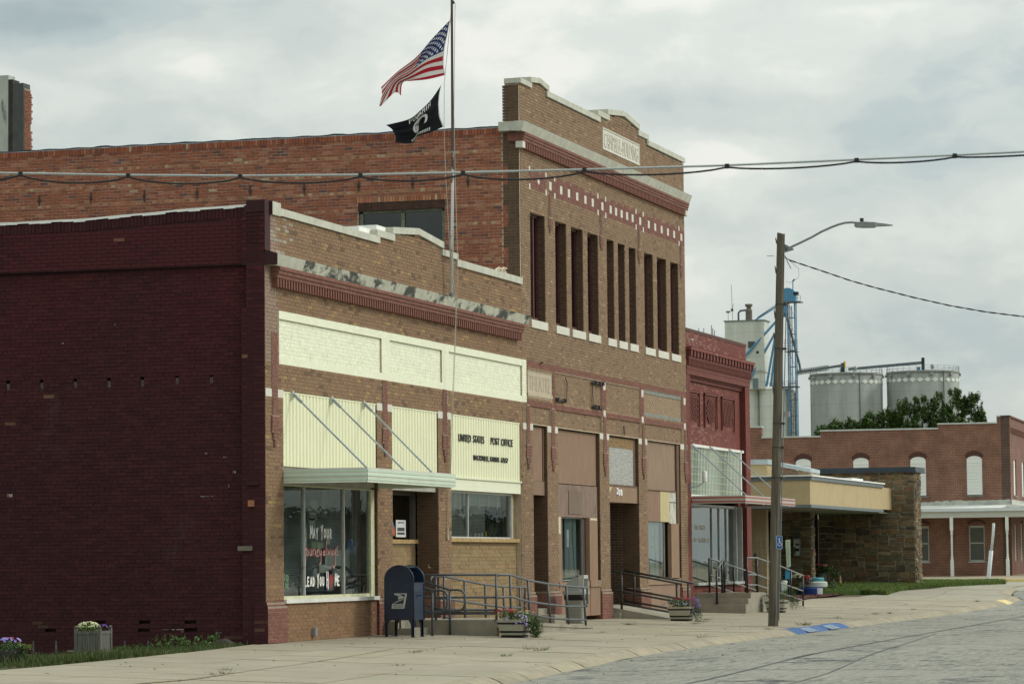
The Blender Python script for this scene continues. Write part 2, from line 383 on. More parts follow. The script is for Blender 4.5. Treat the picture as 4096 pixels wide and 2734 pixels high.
# cross street and far pavement
def ez2(x): return .30 if x < 92 else .40 + (x - 92) * .025
g = MB(); xs = [71.9, 78, 85, 91.8]; ysr = [-60, -30, -12, -3.5, 5, 20, 60]
vs = [(x, y, .10 + (x - 71.9) * .010) for x in xs for y in ysr]; k = len(ysr)
g.add(vs, [(i * k + j, (i + 1) * k + j, (i + 1) * k + j + 1, i * k + j + 1) for i in range(3) for j in range(k - 1)])
struct('cross_street', g, mat('street_concrete', (.33, .31, .25), var=.12, scale=1, bump=.003, rough=.95, stain=((.15, .14, .12), 1.0, .6, .75, (2, .4, 1))))
fp = struct('far_pavement', (lambda q: (q.add([(92, -50, .385), (92, 60, .385), (140, 60, .9), (140, -50, .9)], [(3, 2, 1, 0)]), q)[1])(MB()), mat('far_pavement_concrete', (.34, .29, .20), var=.12, scale=.8))
fk = MB()
for i in range(22): fk.box(91.75, 92.05, -30 + i * 3.05, -30 + i * 3.05 + 3.02, .15, .41)
fk.build('yellow_kerb', mat('yellow_paint', (.70, .55, .22), var=.2, scale=5), fp)
# sidewalk: bed and slabs
g = MB(); xs = [-80, -50, -30] + list(range(-20, 73, 2))
vs = []
for x in xs:
    yk = kt(x)
    for y in (yk, yk / 2, 0, .9 if x < 0 else .5, 3.2 if x > 39 else .6 if x > 0 else .95): vs.append((x, y, gz(x, y) - .024))
g.add(vs, [(i * 5 + j, (i + 1) * 5 + j, (i + 1) * 5 + j + 1, i * 5 + j + 1) for i in range(len(xs) - 1) for j in range(4)])
walk = struct('sidewalk', g, M_dirt)
def slab(x0, x1, y0, y1, col, par, jt=.011, yf=None):
    q = MB(); q.cur = col
    P = [(x0 + jt, y0(x0) + jt), (x1 - jt, y0(x1) + jt), (x1 - jt, y1(x1) - jt), (x0 + jt, y1(x0) - jt)]
    dz = random.uniform(-.004, .004)
    T = [(a, b, gz(a, b) + dz) for a, b in P]; B = [(a, b, z - .03) for a, b, z in T]
    q.add(T + B, [(0, 1, 2, 3), (0, 4, 5, 1), (1, 5, 6, 2), (2, 6, 7, 3), (3, 7, 4, 0)])
    return q.build('slab', M_walk, par)
WC = (.325, .288, .214)
edges = []; x = -22.0
while x < 50.5:
    w = 1.55 if x < 34 else 2.4; edges.append((x, x + w)); x += w
for (a, b) in edges:
    base = jit(WC, .05); fr = [0, .25, .5, .76, 1.0]
    ytop = (lambda q: .12) if b <= 0.2 else ((lambda q: 0.02) if a < 38.2 else (lambda q: .9 if q < 50 else -.1))
    for j in range(4):
        y1 = (lambda q, j=j: ytop(q) if j == 0 else kt(q) * fr[j]); y0 = (lambda q, j=j: kt(q) * fr[j + 1] + (.0 if j < 3 else .02))
        slab(a, b, y0, y1, jit(base, .045), walk)
# broad concrete apron by the corner lawn
for i in range(7):
    a = 51.3 + i * 3.0; b = a + 3.0
    for j in range(2):
        slab(a, b, (lambda q, j=j: kt(q) * (.5 if j == 0 else 1) + .02), (lambda q, j=j: (-.3 if q < 62 else -.9) if j == 0 else kt(q) * .5), jit((.33, .305, .238), .04), walk)
slab(50.45, 51.3, lambda q: kt(q), lambda q: -.1, WC, walk)
# kerb stones
M_kerb = mat('kerb_concrete', attr=True, var=.2, scale=3.5, bump=.008, bscale=30, rough=.95, stain=((.22, .19, .14), 1.6, .55, .8, (1, 1, 1)))
kerb = thing('kerb', None, None, (0, 0, 0), kind='structure')
def kerbstone(a, b, col):
    q = MB(); q.cur = col; nseg = 3
    prof = [(.16, .0), (.02, .002), (-.05, -.012), (-.16, -.055), (-.24, -.100), (-.30, -.112)]
    vs = []; k = len(prof)
    for i in range(nseg + 1):
        x = a + .005 + (b - a - .010) * i / nseg; yk = kt(x); w = random.uniform(-.012, .012)
        for (dy, dz) in prof: vs.append((x, yk + dy + w * (dy < 0), e_(x) + .0265 * yk + dz + .003))
    q.add(vs, [(i * k + j, (i * k + j + 1), (i + 1) * k + j + 1, (i + 1) * k + j) for i in range(nseg) for j in range(k - 1)])
    return q
KC = (.31, .272, .198)
x = -26.
while x < 66:
    w = random.uniform(1.5, 2.6)
    if x < -12.3 and x + w > -12.3: w = -12.3 - x
    if x < 16.6 and x + w > 16.6: w = 16.6 - x
    if x > 16.5 and x < 23.2: w = 2.2
    if x < 50.9 and x + w > 50.9: w = 50.9 - x
    if w < .2: w = .2
    paint = x < -12.35
    q = kerbstone(x, x + w, (.72, .60, .33) if paint else ((.060, .125, .28) if 16.5 < x < 23.1 else ((.68, .55, .27) if 50.8 < x < 52.2 else jit(KC, .06))))
    ob = q.build('kerbstone', M_kerb, kerb)
    if 16.5 < x < 23.1: ob['label'] = 'faded blue painted stretch of kerb by the wooden pole'
    x += w
g = MB(); g.cur = (.19, .25, .34)
for (a, b) in ((17.9, 19.1), (20.6, 21.9)):
    for (d0, z0, d1, z1) in ((-.06, -.006, -.16, -.048), (-.16, -.048, -.30, -.091)):
        pts = []
        for xx, dd, zz in ((a, d0, z0), (b, d0, z0), (b - .1, d1, z1), (a - .1, d1, z1)): pts.append((xx, kt(xx) + dd, e_(xx) + .0265 * kt(xx) + zz + .004))
        g.quad(*pts)
g.build('paint_patch', mat('worn_white_paint', attr=True, var=.35, scale=9, rough=.9), kerb, kind='stuff')
# tar lines on the road
g = MB()
def tarline(pts, w):
    for p, q in zip(pts, pts[1:]):
        n_ = 6
        for i in range(n_):
            a = [p[j] + (q[j] - p[j]) * i / n_ for j in (0, 1)]; b = [p[j] + (q[j] - p[j]) * (i + 1) / n_ for j in (0, 1)]
            d = math.hypot(b[0] - a[0], b[1] - a[1]); nx_, ny_ = -(b[1] - a[1]) / d * w / 2, (b[0] - a[0]) / d * w / 2
            P = [(a[0] - nx_, a[1] - ny_), (a[0] + nx_, a[1] + ny_), (b[0] + nx_, b[1] + ny_), (b[0] - nx_, b[1] - ny_)]
            g.add([(u, v, rz(u, v, kt(u) - .34) + .006) for u, v in P], [(0, 3, 2, 1)])
tarline([(-16, -8.8), (-9, -9.6), (2, -9.3), (14, -8.9), (30, -8.4), (52, -7.4), (70, -5.8)], .07)
tarline([(-19, -11.5), (-6, -11.0), (9, -9.7), (15, -9.1)], .03)
for x0 in (-15.5, -11, -4.2, 5.5, 13, 25, 40, 58):
    tarline([(x0, -6.9 if x0 < 10 else -6.2), (x0 + random.uniform(-.5, .5), -9), (x0 + random.uniform(-.8, .8), -13), (x0 + random.uniform(-1, 1), -18)], .05)
g.build('tar_seam', M_tar, road, kind='stuff')
# sealed crack in the near sidewalk
g = MB(); pts = [(-17, -2.9), (-15.5, -3.2), (-13.5, -3.05), (-11, -3.25), (-9.6, -3.1), (-4, -2.75), (-.5, -2.5)]
for i, (p, q) in enumerate(zip(pts, pts[1:])):
    w = .05 if i < 4 else .018
    for s_ in range(6):
        a = [p[j] + (q[j] - p[j]) * s_ / 6 for j in (0, 1)]; b = [p[j] + (q[j] - p[j]) * (s_ + 1) / 6 for j in (0, 1)]; w2 = w * random.uniform(.6, 1.3)
        g.add([(a[0], a[1] - w2, gz(*a) - .0265 * w2 + .005), (b[0], b[1] - w2, gz(*b) - .0265 * w2 + .005), (b[0], b[1] + w2, gz(b[0], b[1] + w2) + .005), (a[0], a[1] + w2, gz(a[0], a[1] + w2) + .005)], [(0, 1, 2, 3)])
g.build('crack_filler', mat('crack_filler', (.22, .18, .11), var=.3, scale=9), walk, kind='stuff')
# side lot beside the maroon wall
g = MB(); vs = []
LX = [-60, -30, -16, -10, -6, -3, -1.2, -.2, .12]; LY = [.12, .6, 1.2, 2.2, 4, 7, 14]
def lotz(x, y): return (gz(x, 0) - .01) - (.11 + .02 * min(3, max(0, y - 1))) * sm((y - .1) / 3.5) * (1 if x > -8 else .8)
for x in LX:
    for y in LY: vs.append((x, y, lotz(x, y) - (.0 if y > .2 else .01)))
k = len(LY); g.add(vs, [(i * k + j, (i + 1) * k + j, (i + 1) * k + j + 1, i * k + j + 1) for i in range(len(LX) - 1) for j in range(k - 1)])
struct('side_lot', g, mat('lot_turf', (.055, .06, .028), var=.5, scale=5, bump=.02, stain=((.13, .10, .07), 1.5, .5, .7, (1, 1, 1))))
# corner lawn and mulch bed
g = MB(); LP = [(52.5, 4.5), (54.6, 1.6), (55.6, .2), (54.9, -.75), (57.2, -.5), (59.5, -.35), (62.9, -.35), (66, -.8), (69, -1.35), (72.4, -2.2), (73, -1.6), (71.5, .5), (68, 2.5), (66, 5), (60, 6)]
def lawnz(x, y): return gz(x, 0) + .10 + .06 * sm((y + 1) / 3)
ctr = (62, 1.6, lawnz(62, 1.6) + .03); n = len(LP)
top = [(x, y, lawnz(x, y)) for x, y in LP]; bot = [(x, y, gz(x, y) - .02) for x, y in LP]
g.add([ctr] + top + bot, [(0, 1 + i, 1 + (i + 1) % n) for i in range(n)] + [(1 + i, 1 + n + i, 1 + n + (i + 1) % n, 1 + (i + 1) % n) for i in range(n)])
struct('corner_lawn', g, mat('lawn_turf', (.08, .145, .03), var=.3, scale=2.5, bump=.02))
g = MB(); MP = [(44, .35), (49.8, .75), (53, .6), (55.9, .75), (56.6, 1.3), (56, 3), (52, 5), (44, 5)]
g.add([(x, y, gz(x, 0) + .035) for x, y in MP], [tuple(range(len(MP)))])
for i in range(900):
    x = random.uniform(44.5, 56.4); y = random.uniform(.45, 3.2) if x > 50 else random.uniform(.6, 3)
    if y < .78 and x < 50: continue
    z = gz(x, 0) + .045; a = random.uniform(0, 6.28); l, w = random.uniform(.03, .07), .015
    u = Vector((math.cos(a), math.sin(a), random.uniform(-.3, .3))); v = Vector((-math.sin(a), math.cos(a), .2)); c = Vector((x, y, z))
    g.quad(c - u * l - v * w, c + u * l - v * w, c + u * l + v * w, c - u * l + v * w)
struct('mulch_bed', g, mat('mulch', (.115, .045, .030), var=.6, scale=25, bump=.02))
def blades(name, n, inside, zf, h0, h1, m, lean=.35, w=.007, label=None, cat=None):
    q = MB()
    g0 = 1.7 if 'lawn' in name else .8
    for _ in range(n):
        p = inside()
        if p is None: continue
        x, y = p; z = zf(x, y); h = random.uniform(h0, h1); a = random.uniform(0, 6.28); l = random.uniform(0, lean) * h; dx, dy = math.cos(a) * l, math.sin(a) * l
        b = random.uniform(0, 3.14); wx, wy = math.cos(b) * w, math.sin(b) * w
        g_ = g0 * random.uniform(.75, 1.35); q.cur = (.075 * g_ * random.uniform(.8, 1.4), .115 * g_, .028 * g_)
        q.add([(x - wx, y - wy, z - .01), (x + wx, y + wy, z - .01), (x + dx * .5 + wx * .6, y + dy * .5 + wy * .6, z + h * .6), (x + dx, y + dy, z + h), (x + dx * .5 - wx * .6, y + dy * .5 - wy * .6, z + h * .6)], [(0, 1, 2, 3, 4)])
    o = q.build(name, m); o['kind'] = 'stuff'
    if label: o['label'] = label; o['category'] = cat
    return o
M_blade = mat('grass_blade', attr=True, var=.15, scale=8, rough=.6, spec=.3)
def inpoly(P):
    xs = [p[0] for p in P]; ys = [p[1] for p in P]
    for _ in range(20):
        x, y = random.uniform(min(xs), max(xs)), random.uniform(min(ys), max(ys)); c = False; j = len(P) - 1
        for i in range(len(P)):
            if (P[i][1] > y) != (P[j][1] > y) and x < (P[j][0] - P[i][0]) * (y - P[i][1]) / (P[j][1] - P[i][1]) + P[i][0]: c = not c
            j = i
        if c: return x, y
    return None
blades('lawn_grass', 30000, lambda: inpoly(LP), lawnz, .035, .08, M_blade, w=.012, label='mown green lawn in front of the brown stone wall', cat='grass')
def edge_pt():
    i = random.choice(range(2, 11)); a, b = LP[i], LP[i + 1]; t = random.random(); return a[0] + (b[0] - a[0]) * t, a[1] + (b[1] - a[1]) * t + random.uniform(-.08, .02)
blades('lawn_edge_grass', 5000, edge_pt, lambda x, y: gz(x, y) + random.uniform(0, .12), .05, .12, M_blade, lean=.9, w=.012, label='ragged grass hanging over the lawn edge', cat='grass')
def lot_pt():
    r = random.random()
    if r < .45: return random.uniform(-9, -.6), .12 + random.random() ** 1.6 * 1.4
    return random.uniform(-9.5, -.3), random.uniform(.15, 5)
blades('side_lot_grass', 5000, lot_pt, lotz, .03, .10, M_blade, w=.008, label='rough grass along the foot of the maroon brick wall', cat='grass')
blades('long_lot_grass', 1500, lambda: (random.uniform(-8.4, -4.6), .15 + random.random() ** 2 * 1.0), lotz, .08, .2, M_blade, lean=.8, w=.006, label='longer grass clump between the flower tub and slatted planter', cat='grass')

# ================================================================== POST OFFICE
po = thing('post_office', 'low tan brick post office with maroon painted side wall and cream panels', 'building', (0, 0, 0))
NLAB = {}
bk = Bricks()
def po_top(x):
    if x < .66: return 7.50
    if x < 5.85: return 7.50
    if x < 6.75: return 7.61
    if x < 9.84: return 7.74 + .135 * (1 - abs(x - 8.3) / 1.55)
    if x < 10.75: return 7.60
    return 7.46
def po_col(u, z, hd):
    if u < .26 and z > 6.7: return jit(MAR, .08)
    if .67 < u < 15.75 and 4.84 < z < 5.82: return jit(CRM, .015)
    if z < .72 and (u < .96 or 5.6 < u < 6.8): return jit(RD, .10)
    if .86 < u < 5.8 and z < .72: return jit((.235, .135, .072), .13)
    r = random.random(); c = jit(BR, .10)
    if r < .05: c = jit((.31, .20, .09), .08)
    elif r < .12: c = jit((.15, .09, .055), .1)
    if u < .62 and z > 4.9: c = tuple(a * .7 + b * .3 for a, b in zip(jit((.22, .12, .085), .12), (.40, .35, .28)))
    if u < 1.3 and z > 6.8 and random.random() < .4: c = jit((.31, .26, .20), .1)
    return c
PO_H = [(.86, 5.8, .72, 4.4), (6.68, 9.5, 0, 4.4), (10.33, 15.23, 0, 4.4), (.67, 6.11, 4.99, 5.66), (6.58, 9.80, 4.99, 5.66), (10.24, 15.42, 4.99, 5.66)]
PO_R = [(0, 15.4, 0, 7.43)]
bk.panel((0, 0, 0), X, NY, [(.26, 15.4, 0, 7.95), (0, .26, 0, 6.7)], PO_H + [(.67, 15.4, 4.84, 5.82)], po_col, ztop=po_top)
bk.panel((0, 0, 0), X, NY, [(.67, 15.4, 4.84, 5.82)], PO_H[3:], lambda u, z, hd: jit(CRM, .012), proud=.003, joint=.005, tilt=.001)
for h in PO_H[3:]:
    bk.panel((0, .035, 0), X, NY, [h], (), lambda u, z, hd: jit(CRM, .012), proud=.003, joint=.005, tilt=.001)
# backing wall
w = MB(); slab_wall(w, 0, 15.4, .002, .34, PO_R, PO_H)
for (a, b, z) in ((0, .66, 7.48), (5.85, 6.75, 7.60), (6.75, 8.3, 7.77), (8.3, 9.84, 7.77), (9.84, 10.75, 7.58)): w.box(a, b, .003, .338, 7.42, z)
wall_po = w.build('wall', M_mortar, po)
w = MB()
for h in PO_H[3:]: w.box(h[0], h[1], .036, .2, h[2], h[3])
slab_wall(w, 0, 1, -.003, .001, [(.67, 15.4, 4.84, 5.82)], PO_H[3:]); w.build('painted_band', M_cream, po)
# copings
def coping(root, segs, m, y0=-.05, y1=.34):
    for s_ in segs:
        q = MB()
        if len(s_) == 4: q.box(s_[0] + .004, s_[1] - .004, y0, y1, s_[2], s_[3])
        else: q.prism([(s_[0], s_[2]), (s_[1], s_[4]), (s_[1], s_[4] + s_[3]), (s_[0], s_[2] + s_[3])], (0, y0, 0), X, Zv, Y, y1 - y0)
        q.build('coping_stone', m, root)
coping(po, [(.24, .68, 7.46, 7.69), (.68, 2.1, 7.475, 7.605), (2.1, 3.6, 7.475, 7.605), (3.6, 5.95, 7.475, 7.605), (5.78, 6.82, 7.60, 7.73), (6.70, 8.28, 7.735, .13, 7.865), (8.28, 9.88, 7.865, .13, 7.735), (9.78, 10.8, 7.59, 7.715), (10.75, 13.1, 7.45, 7.595), (13.1, 15.38, 7.45, 7.595)], M_stone)
q = MB(); q.box(5.15, 5.95, .1, .5, 7.6, 7.74); q.box(6.15, 6.75, .1, .5, 7.73, 7.86); q.build('white_cap_block', mat('white_paint', (.82, .82, .78), var=.05, scale=3), po)
# projecting stone slab, corbels and dentils
x = .02; i = 0
while x < 15.36:
    w_ = min(1.42 + .2 * math.sin(i * 2.1), 15.38 - x); q = MB()
    if 15.38 - x - w_ < .5: w_ = 15.38 - x
    q.prism([(-.16, 6.55), (.02, 6.55), (.02, 6.76), (-.23, 6.745)], (x + .004, 0, 0), Y, Zv, X, w_ - .008)
    q.build('cornice_stone', M_stone if i == 0 else M_stone_mould, po); x += w_; i += 1
q = MB(); q.prism([(-.235, 6.545), (.1, 6.545), (.1, 6.85), (-.235, 6.75)], (.0, 0, 0), Y, Zv, X, .022); q.build('painted_cornice_end', M_marpaint, po)
def corbels(B, root, x0, x1, zt, steps, bh, mm, y=0., colf=None):
    z = zt
    for (p, h) in steps:
        q = MB(); q.box(x0, x1, y - p + .006, y + .02, z - h, z); q.build('corbel_course', mm, root)
        B.panel((0, y - p + .006, 0), X, NY, [(x0, x1, z - h + .001, z)], (), colf, ch=h, proud=.006, phase=random.uniform(0, .2))
        # left end
        q = MB(); z -= h
    return z
redm = lambda u, z, hd: jit(RD, .12)
def corbel_rows(B, root, x0, x1, zt, ps, y=0., mm=M_mortar_dk, colf=redm, endface=True):
    """courses of brick stepping out, each its own height"""
    z = zt; q = MB()
    for p in ps:
        q.box(x0, x1, y - p + .007, y + .02, z - CH, z)
        x = x0
        while x < x1 - .02:
            xb = min(x + BL, x1); hu = (xb - x - .009) / 2
            B.one(((x + xb) / 2, y - p + .007, z - CH / 2), X, NY, Zv, hu, (CH - .009) / 2, .007, colf((x + xb) / 2, z, 0)); x = xb
        if endface: B.one((x0 + .001, y - p / 2, z - CH / 2), NY, NX, Zv, p / 2, (CH - .009) / 2, .005, colf(0, z, 0))
        z -= CH
    q.build('corbel', mm, root); return z
def dentil_row(root, x0, x1, zb, zt, dep, wd, pitch, m, y=0., lab=None):
    n_ = int((x1 - x0) / pitch); q0 = MB(); q0.box(x0, x0 + wd, y - dep, y + .02, zb, zt); a = q0.build('dentil', m, root)
    for i in range(1, n_ + 1): copy_part(a, root, (i * pitch, 0, 0))
M_redb = mat('red_face_brick', RD, var=.22, scale=7, bump=.004, rough=.9)
zc = corbel_rows(bk, po, .28, 15.12, 6.55, (.185, .16, .135), endface=True)
dentil_row(po, .32, 15.02, 6.19, zc, .12, .066, .1333, M_redb)
# caps, red columns with stepped tails
def cap(root, a, b, z0=4.272, z1=4.412, p=.012, m=M_stone_clean):
    q = MB(); q.box(a, b, -p, .05, z0, z1); q.build('pier_block', m, root)
def redcol(B, root, xc, top, wtop=.28, y=0., tail=True, z_tail=4.40, colf=None):
    segs = [(wtop, z_tail, top, .022)] if top > z_tail else []
    if tail: segs += [(.25, z_tail - .45, z_tail, .022), (.34, z_tail - .75, z_tail - .45, .034), (.22, z_tail - .87, z_tail - .75, .034), (.11, z_tail - .98, z_tail - .87, .034)]
    q = MB()
    for (w_, za, zb, p) in segs:
        q.box(xc - w_ / 2, xc + w_ / 2, y - p, y + .01, za, zb)
        B.panel((0, y - p, 0), X, NY, [(xc - w_ / 2, xc + w_ / 2, za, zb)], (), colf or redm, phase=xc % .2, half=True, proud=.005)
        B.panel((xc - w_ / 2, 0, 0), Y, NX, [(y - p, y, za, zb)], (), colf or redm, proud=.002)
    q.build('red_column', M_mortar_dk, root)
for a, b in ((.005, .30), (.56, .86), (5.80, 6.10), (6.39, 6.68), (9.50, 9.79), (10.08, 10.33)): cap(po, a, b)
cap(po, 10.0, 10.12, 4.58, 4.84)
redcol(bk, po, .43, 5.4); redcol(bk, po, 6.245, 4.84); redcol(bk, po, 9.93, 4.84)
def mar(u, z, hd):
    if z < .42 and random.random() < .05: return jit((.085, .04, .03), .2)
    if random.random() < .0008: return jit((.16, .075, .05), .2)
    k_ = 1 + .35 * sm((z - 3.2) / 3.5) * (.6 + .4 * math.sin(u * 1.9 + z)); return jit((MAR[0] * k_, MAR[1] * (.9 + .1 * k_), MAR[2] * (.95 + .05 * k_)), .2)  # paint redder and lighter with height, partly standing in for the light gradient
# pedestals of the piers
def pedestal(B, root, a, b, m=M_mortar_dk, h=.70, colf=None, y1=.2, side=None):
    q = MB(); q.box(a - .05, b + .05, -.05, y1, 0, h - CH); q.box(a - .025, b + .025, -.025, y1, h - CH, h); q.build('pier_base', m, root)
    cf_ = colf or redm
    B.panel((0, -.05, 0), X, NY, [(a - .05, b + .05, 0, h - CH)], (), cf_, proud=.006); B.panel((0, -.025, 0), X, NY, [(a - .025, b + .025, h - CH, h)], (), cf_, proud=.006)
    if side: q = MB(); q.box(a - .053, a - .049, -.052, y1, 0, h - CH); q.box(a - .028, a - .024, -.027, y1, h - CH, h); q.build('painted_side', side[0], root)
    B.panel((a - .05, 0, 0), Y, NX, [(-.05, y1, 0, h)], (), side[1] if side else cf_, proud=.009 if side else .006)
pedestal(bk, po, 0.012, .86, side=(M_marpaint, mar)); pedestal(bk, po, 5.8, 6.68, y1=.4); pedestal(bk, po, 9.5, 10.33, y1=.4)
# reveals of openings (faces looking up the street)
shaded_brick = lambda u, z, hd: jit((.105, .062, .036), .13)  # facade brick with the shade of the reveals put into its colour
M_jm = mat('shaded_jamb_mortar', (.17, .125, .085), var=.3, scale=8)  # mortar darkened to carry the same reveal shade
def reveal(B, x, y0, y1, z0, z1, colf=shaded_brick, root=None):
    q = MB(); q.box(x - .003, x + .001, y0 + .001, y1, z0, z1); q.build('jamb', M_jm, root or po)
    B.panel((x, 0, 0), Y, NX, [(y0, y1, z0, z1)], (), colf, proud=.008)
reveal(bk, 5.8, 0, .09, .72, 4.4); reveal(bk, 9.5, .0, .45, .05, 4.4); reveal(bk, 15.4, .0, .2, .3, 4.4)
# side wall, painted maroon
def swt(y): return 7.63 - .13 * sm(max(0, y - .2) / 4.0) + .004 * math.sin(y * 5)
putlogs = [(4.30, 4.37, 4.50, 4.68), (3.65, 3.72, 4.50, 4.68), (3.0, 3.07, 4.50, 4.68), (2.36, 2.43, 4.50, 4.68), (1.70, 1.77, 4.52, 4.70), (1.05, 1.12, 4.52, 4.70), (4.96, 5.03, 4.50, 4.68)]
holes = [(3.1, 3.32, .34, .40), (2.26, 2.48, .20, .26), (1.38, 1.60, .34, .40), (1.36, 1.6, .20, .26), (4.05, 4.26, .20, .26), (2.25, 2.46, .34, .40), (.30, .50, .16, .26), (.28, .46, .0, .10)]
q = MB(); ys_ = [.43, 9]
def side_wall(mb, x0, x1, rects, hl):
    us = sorted(set([r[0] for r in rects] + [r[1] for r in rects] + [h[0] for h in hl] + [h[1] for h in hl])); zs = sorted(set([r[2] for r in rects] + [r[3] for r in rects] + [h[2] for h in hl] + [h[3] for h in hl]))
    for za, zb in zip(zs, zs[1:]):
        run = None
        for ua, ub in zip(us, us[1:]):
            um, zm = (ua + ub) / 2, (za + zb) / 2
            ok = any(r[0] <= um < r[1] and r[2] <= zm < r[3] for r in rects) and not any(h[0] <= um < h[1] and h[2] <= zm < h[3] for h in hl)
            if ok: run = [run[0], ub] if run else [ua, ub]
            elif run: mb.box(x0, x1, run[0], run[1], za, zb); run = None
        if run: mb.box(x0, x1, run[0], run[1], za, zb)
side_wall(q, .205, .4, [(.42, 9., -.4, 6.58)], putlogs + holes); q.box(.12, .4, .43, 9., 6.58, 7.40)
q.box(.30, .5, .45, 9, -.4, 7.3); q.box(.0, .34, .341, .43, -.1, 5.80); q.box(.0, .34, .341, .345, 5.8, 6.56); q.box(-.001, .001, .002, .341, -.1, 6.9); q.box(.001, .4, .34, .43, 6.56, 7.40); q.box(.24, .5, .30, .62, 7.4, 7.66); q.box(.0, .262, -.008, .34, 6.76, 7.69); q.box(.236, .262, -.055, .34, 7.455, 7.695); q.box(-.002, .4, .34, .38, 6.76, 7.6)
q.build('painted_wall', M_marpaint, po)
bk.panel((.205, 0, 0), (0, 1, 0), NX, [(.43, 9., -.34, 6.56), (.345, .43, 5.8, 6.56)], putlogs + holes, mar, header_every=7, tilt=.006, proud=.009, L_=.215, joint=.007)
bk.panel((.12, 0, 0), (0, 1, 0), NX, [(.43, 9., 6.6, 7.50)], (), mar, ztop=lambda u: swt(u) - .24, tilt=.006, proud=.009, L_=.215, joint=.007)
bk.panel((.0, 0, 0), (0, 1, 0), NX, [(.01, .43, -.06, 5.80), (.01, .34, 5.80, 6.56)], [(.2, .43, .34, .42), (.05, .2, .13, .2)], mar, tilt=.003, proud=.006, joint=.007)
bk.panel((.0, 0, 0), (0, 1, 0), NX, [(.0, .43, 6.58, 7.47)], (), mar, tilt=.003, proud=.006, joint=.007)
# rowlock top course of the side wall, thin white flashing
def swt(y): return 7.63 - .13 * sm(max(0, y - .2) / 4.0) + .004 * math.sin(y * 5)
u = .40
while u < 9:
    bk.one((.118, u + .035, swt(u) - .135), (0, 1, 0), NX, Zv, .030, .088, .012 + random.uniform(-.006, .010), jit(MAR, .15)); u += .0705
q = MB(); q2 = MB()
for i in range(40):
    a, b = .36 + i * .22, .36 + (i + 1) * .22; za, zb = swt(a), swt(b); w0 = .045 + .012 * math.sin(i * 1.9)
    q.add([(.09, a, za - w0), (.09, b, zb - w0), (.095, b, zb), (.095, a, za), (.5, b, zb + .002), (.5, a, za + .002)], [(0, 3, 2, 1), (3, 5, 4, 2)])
    q2.box(.121, .48, a, b, 7.401, za - .03)
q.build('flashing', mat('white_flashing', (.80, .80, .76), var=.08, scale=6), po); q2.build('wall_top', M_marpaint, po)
q = MB()
for i in range(14): y = .95 + i * .44; q.box(.190, .21, y, y + .035, -.12 - .02 * i * .3, .05)
q.build('vent_slot', mat('grey_mortar_slot', (.10, .10, .088), var=.5, scale=12), po, kind='stuff')
q = MB()
for (y, z, w_, h_) in ((3.0, -.145, .5, .02), (3.5, -.14, .35, .03), (4.3, -.17, .7, .03), (1.5, .235, .35, .012), (1.62, .19, .03, .03), (3.3, .33, .12, .02), (2.4, -.12, .3, .015), (.9, .18, .1, .012), (2.2, 6.9, .25, .012), (3.6, 6.75, .2, .01), (1.1, 3.3, .1, .01), (.8, 3.22, .06, .02), (.75, 2.7, .012, .08), (1.0, 2.55, .2, .008), (.62, 2.95, .05, .05), (4.9, 2.6, .09, .06), (3.9, 5.3, .05, .02), (2.9, 5.6, .03, .03)):
    for k in range(4): a = y + random.uniform(0, w_); q.box(.188, .205, a, a + w_ * random.uniform(.15, .5), z + random.uniform(-.004, .004), z + h_ * random.uniform(.6, 1))
q.build('mortar_smear', mat('pale_mortar_smear', (.36, .32, .27), var=.6, scale=18), po, kind='stuff')
# bits of the broken corner: wood lugs and pale spots
for (y0, y1, z0, z1, c) in ((.24, .50, 2.88 - 1.28, 1.68, 'g'), (.12, .34, 2.73, 2.80, 'm'), (.2, .31, 2.36, 2.47, 'o')):
    q = MB(); q.box(-.045, .05, y0, y1, z0, z1); q.build('wall_lug', {'g': mat('weathered_timber', (.16, .15, .11), var=.3, scale=20), 'm': M_marpaint, 'o': mat('orange_patch', (.33, .14, .08), var=.4, scale=20)}[c], po)
for (a, b, z0, z1) in putlogs:
    q = MB(); q.box(.215, .3, a + .004, b - .004, z0 + .004, z1 - .06); q.build('joist_end', mat('old_joist', (.10, .075, .06) if a != 3.65 else (.3, .28, .25), var=.5, scale=15), po)
# roof behind parapets
q = MB(); q.box(.45, 15.3, .34, 12, 6.95, 7.05); q.build('roof', mat('flat_roof', (.2, .2, .2), var=.2, scale=1), po)
q = MB(); q.box(.5, 15.38, 11.8, 12.1, 0, 7.2); q.build('rear_wall', M_mortar_dk, po)
q = MB(); q.box(.36, 15.35, 2.6, 2.7, 0, 4.5); q.box(.36, 15.35, .34, 2.7, 4.42, 4.5); q.build('back_partition', mat('room_wall', (.60, .58, .50), var=.05), po)
# ribbed cream panels
M_rib = mat('cream_ribbed_metal', (.80, .80, .55), var=.03, scale=2, rough=.45, spec=.5)
def ribbed(root, x0, x1, z0, z1, y=.03, pitch=.172, m=M_rib):
    q = MB(); q.box(x0, x1, y, y + .02, z0, z1); n_ = max(1, round((x1 - x0) / pitch)); p = (x1 - x0) / n_
    for i in range(n_):
        a = x0 + i * p; q.add([(a + p * .08, y, z0), (a + p * .22, y - .022, z0), (a + p * .74, y - .022, z0), (a + p * .88, y, z0), (a + p * .08, y, z1), (a + p * .22, y - .022, z1), (a + p * .74, y - .022, z1), (a + p * .88, y, z1)],
                             [(0, 1, 5, 4), (1, 2, 6, 5), (2, 3, 7, 6), (4, 5, 6, 7), (0, 3, 2, 1)])
    q.box(x0, x1, y - .028, y + .005, z1 - .025, z1); return q.build('ribbed_panel', m, root)
ribbed(po, .865, 5.795, 3.08, 4.395); ribbed(po, 6.685, 9.495, 3.02, 4.395); ribbed(po, 10.335, 15.225, 3.10, 4.395)
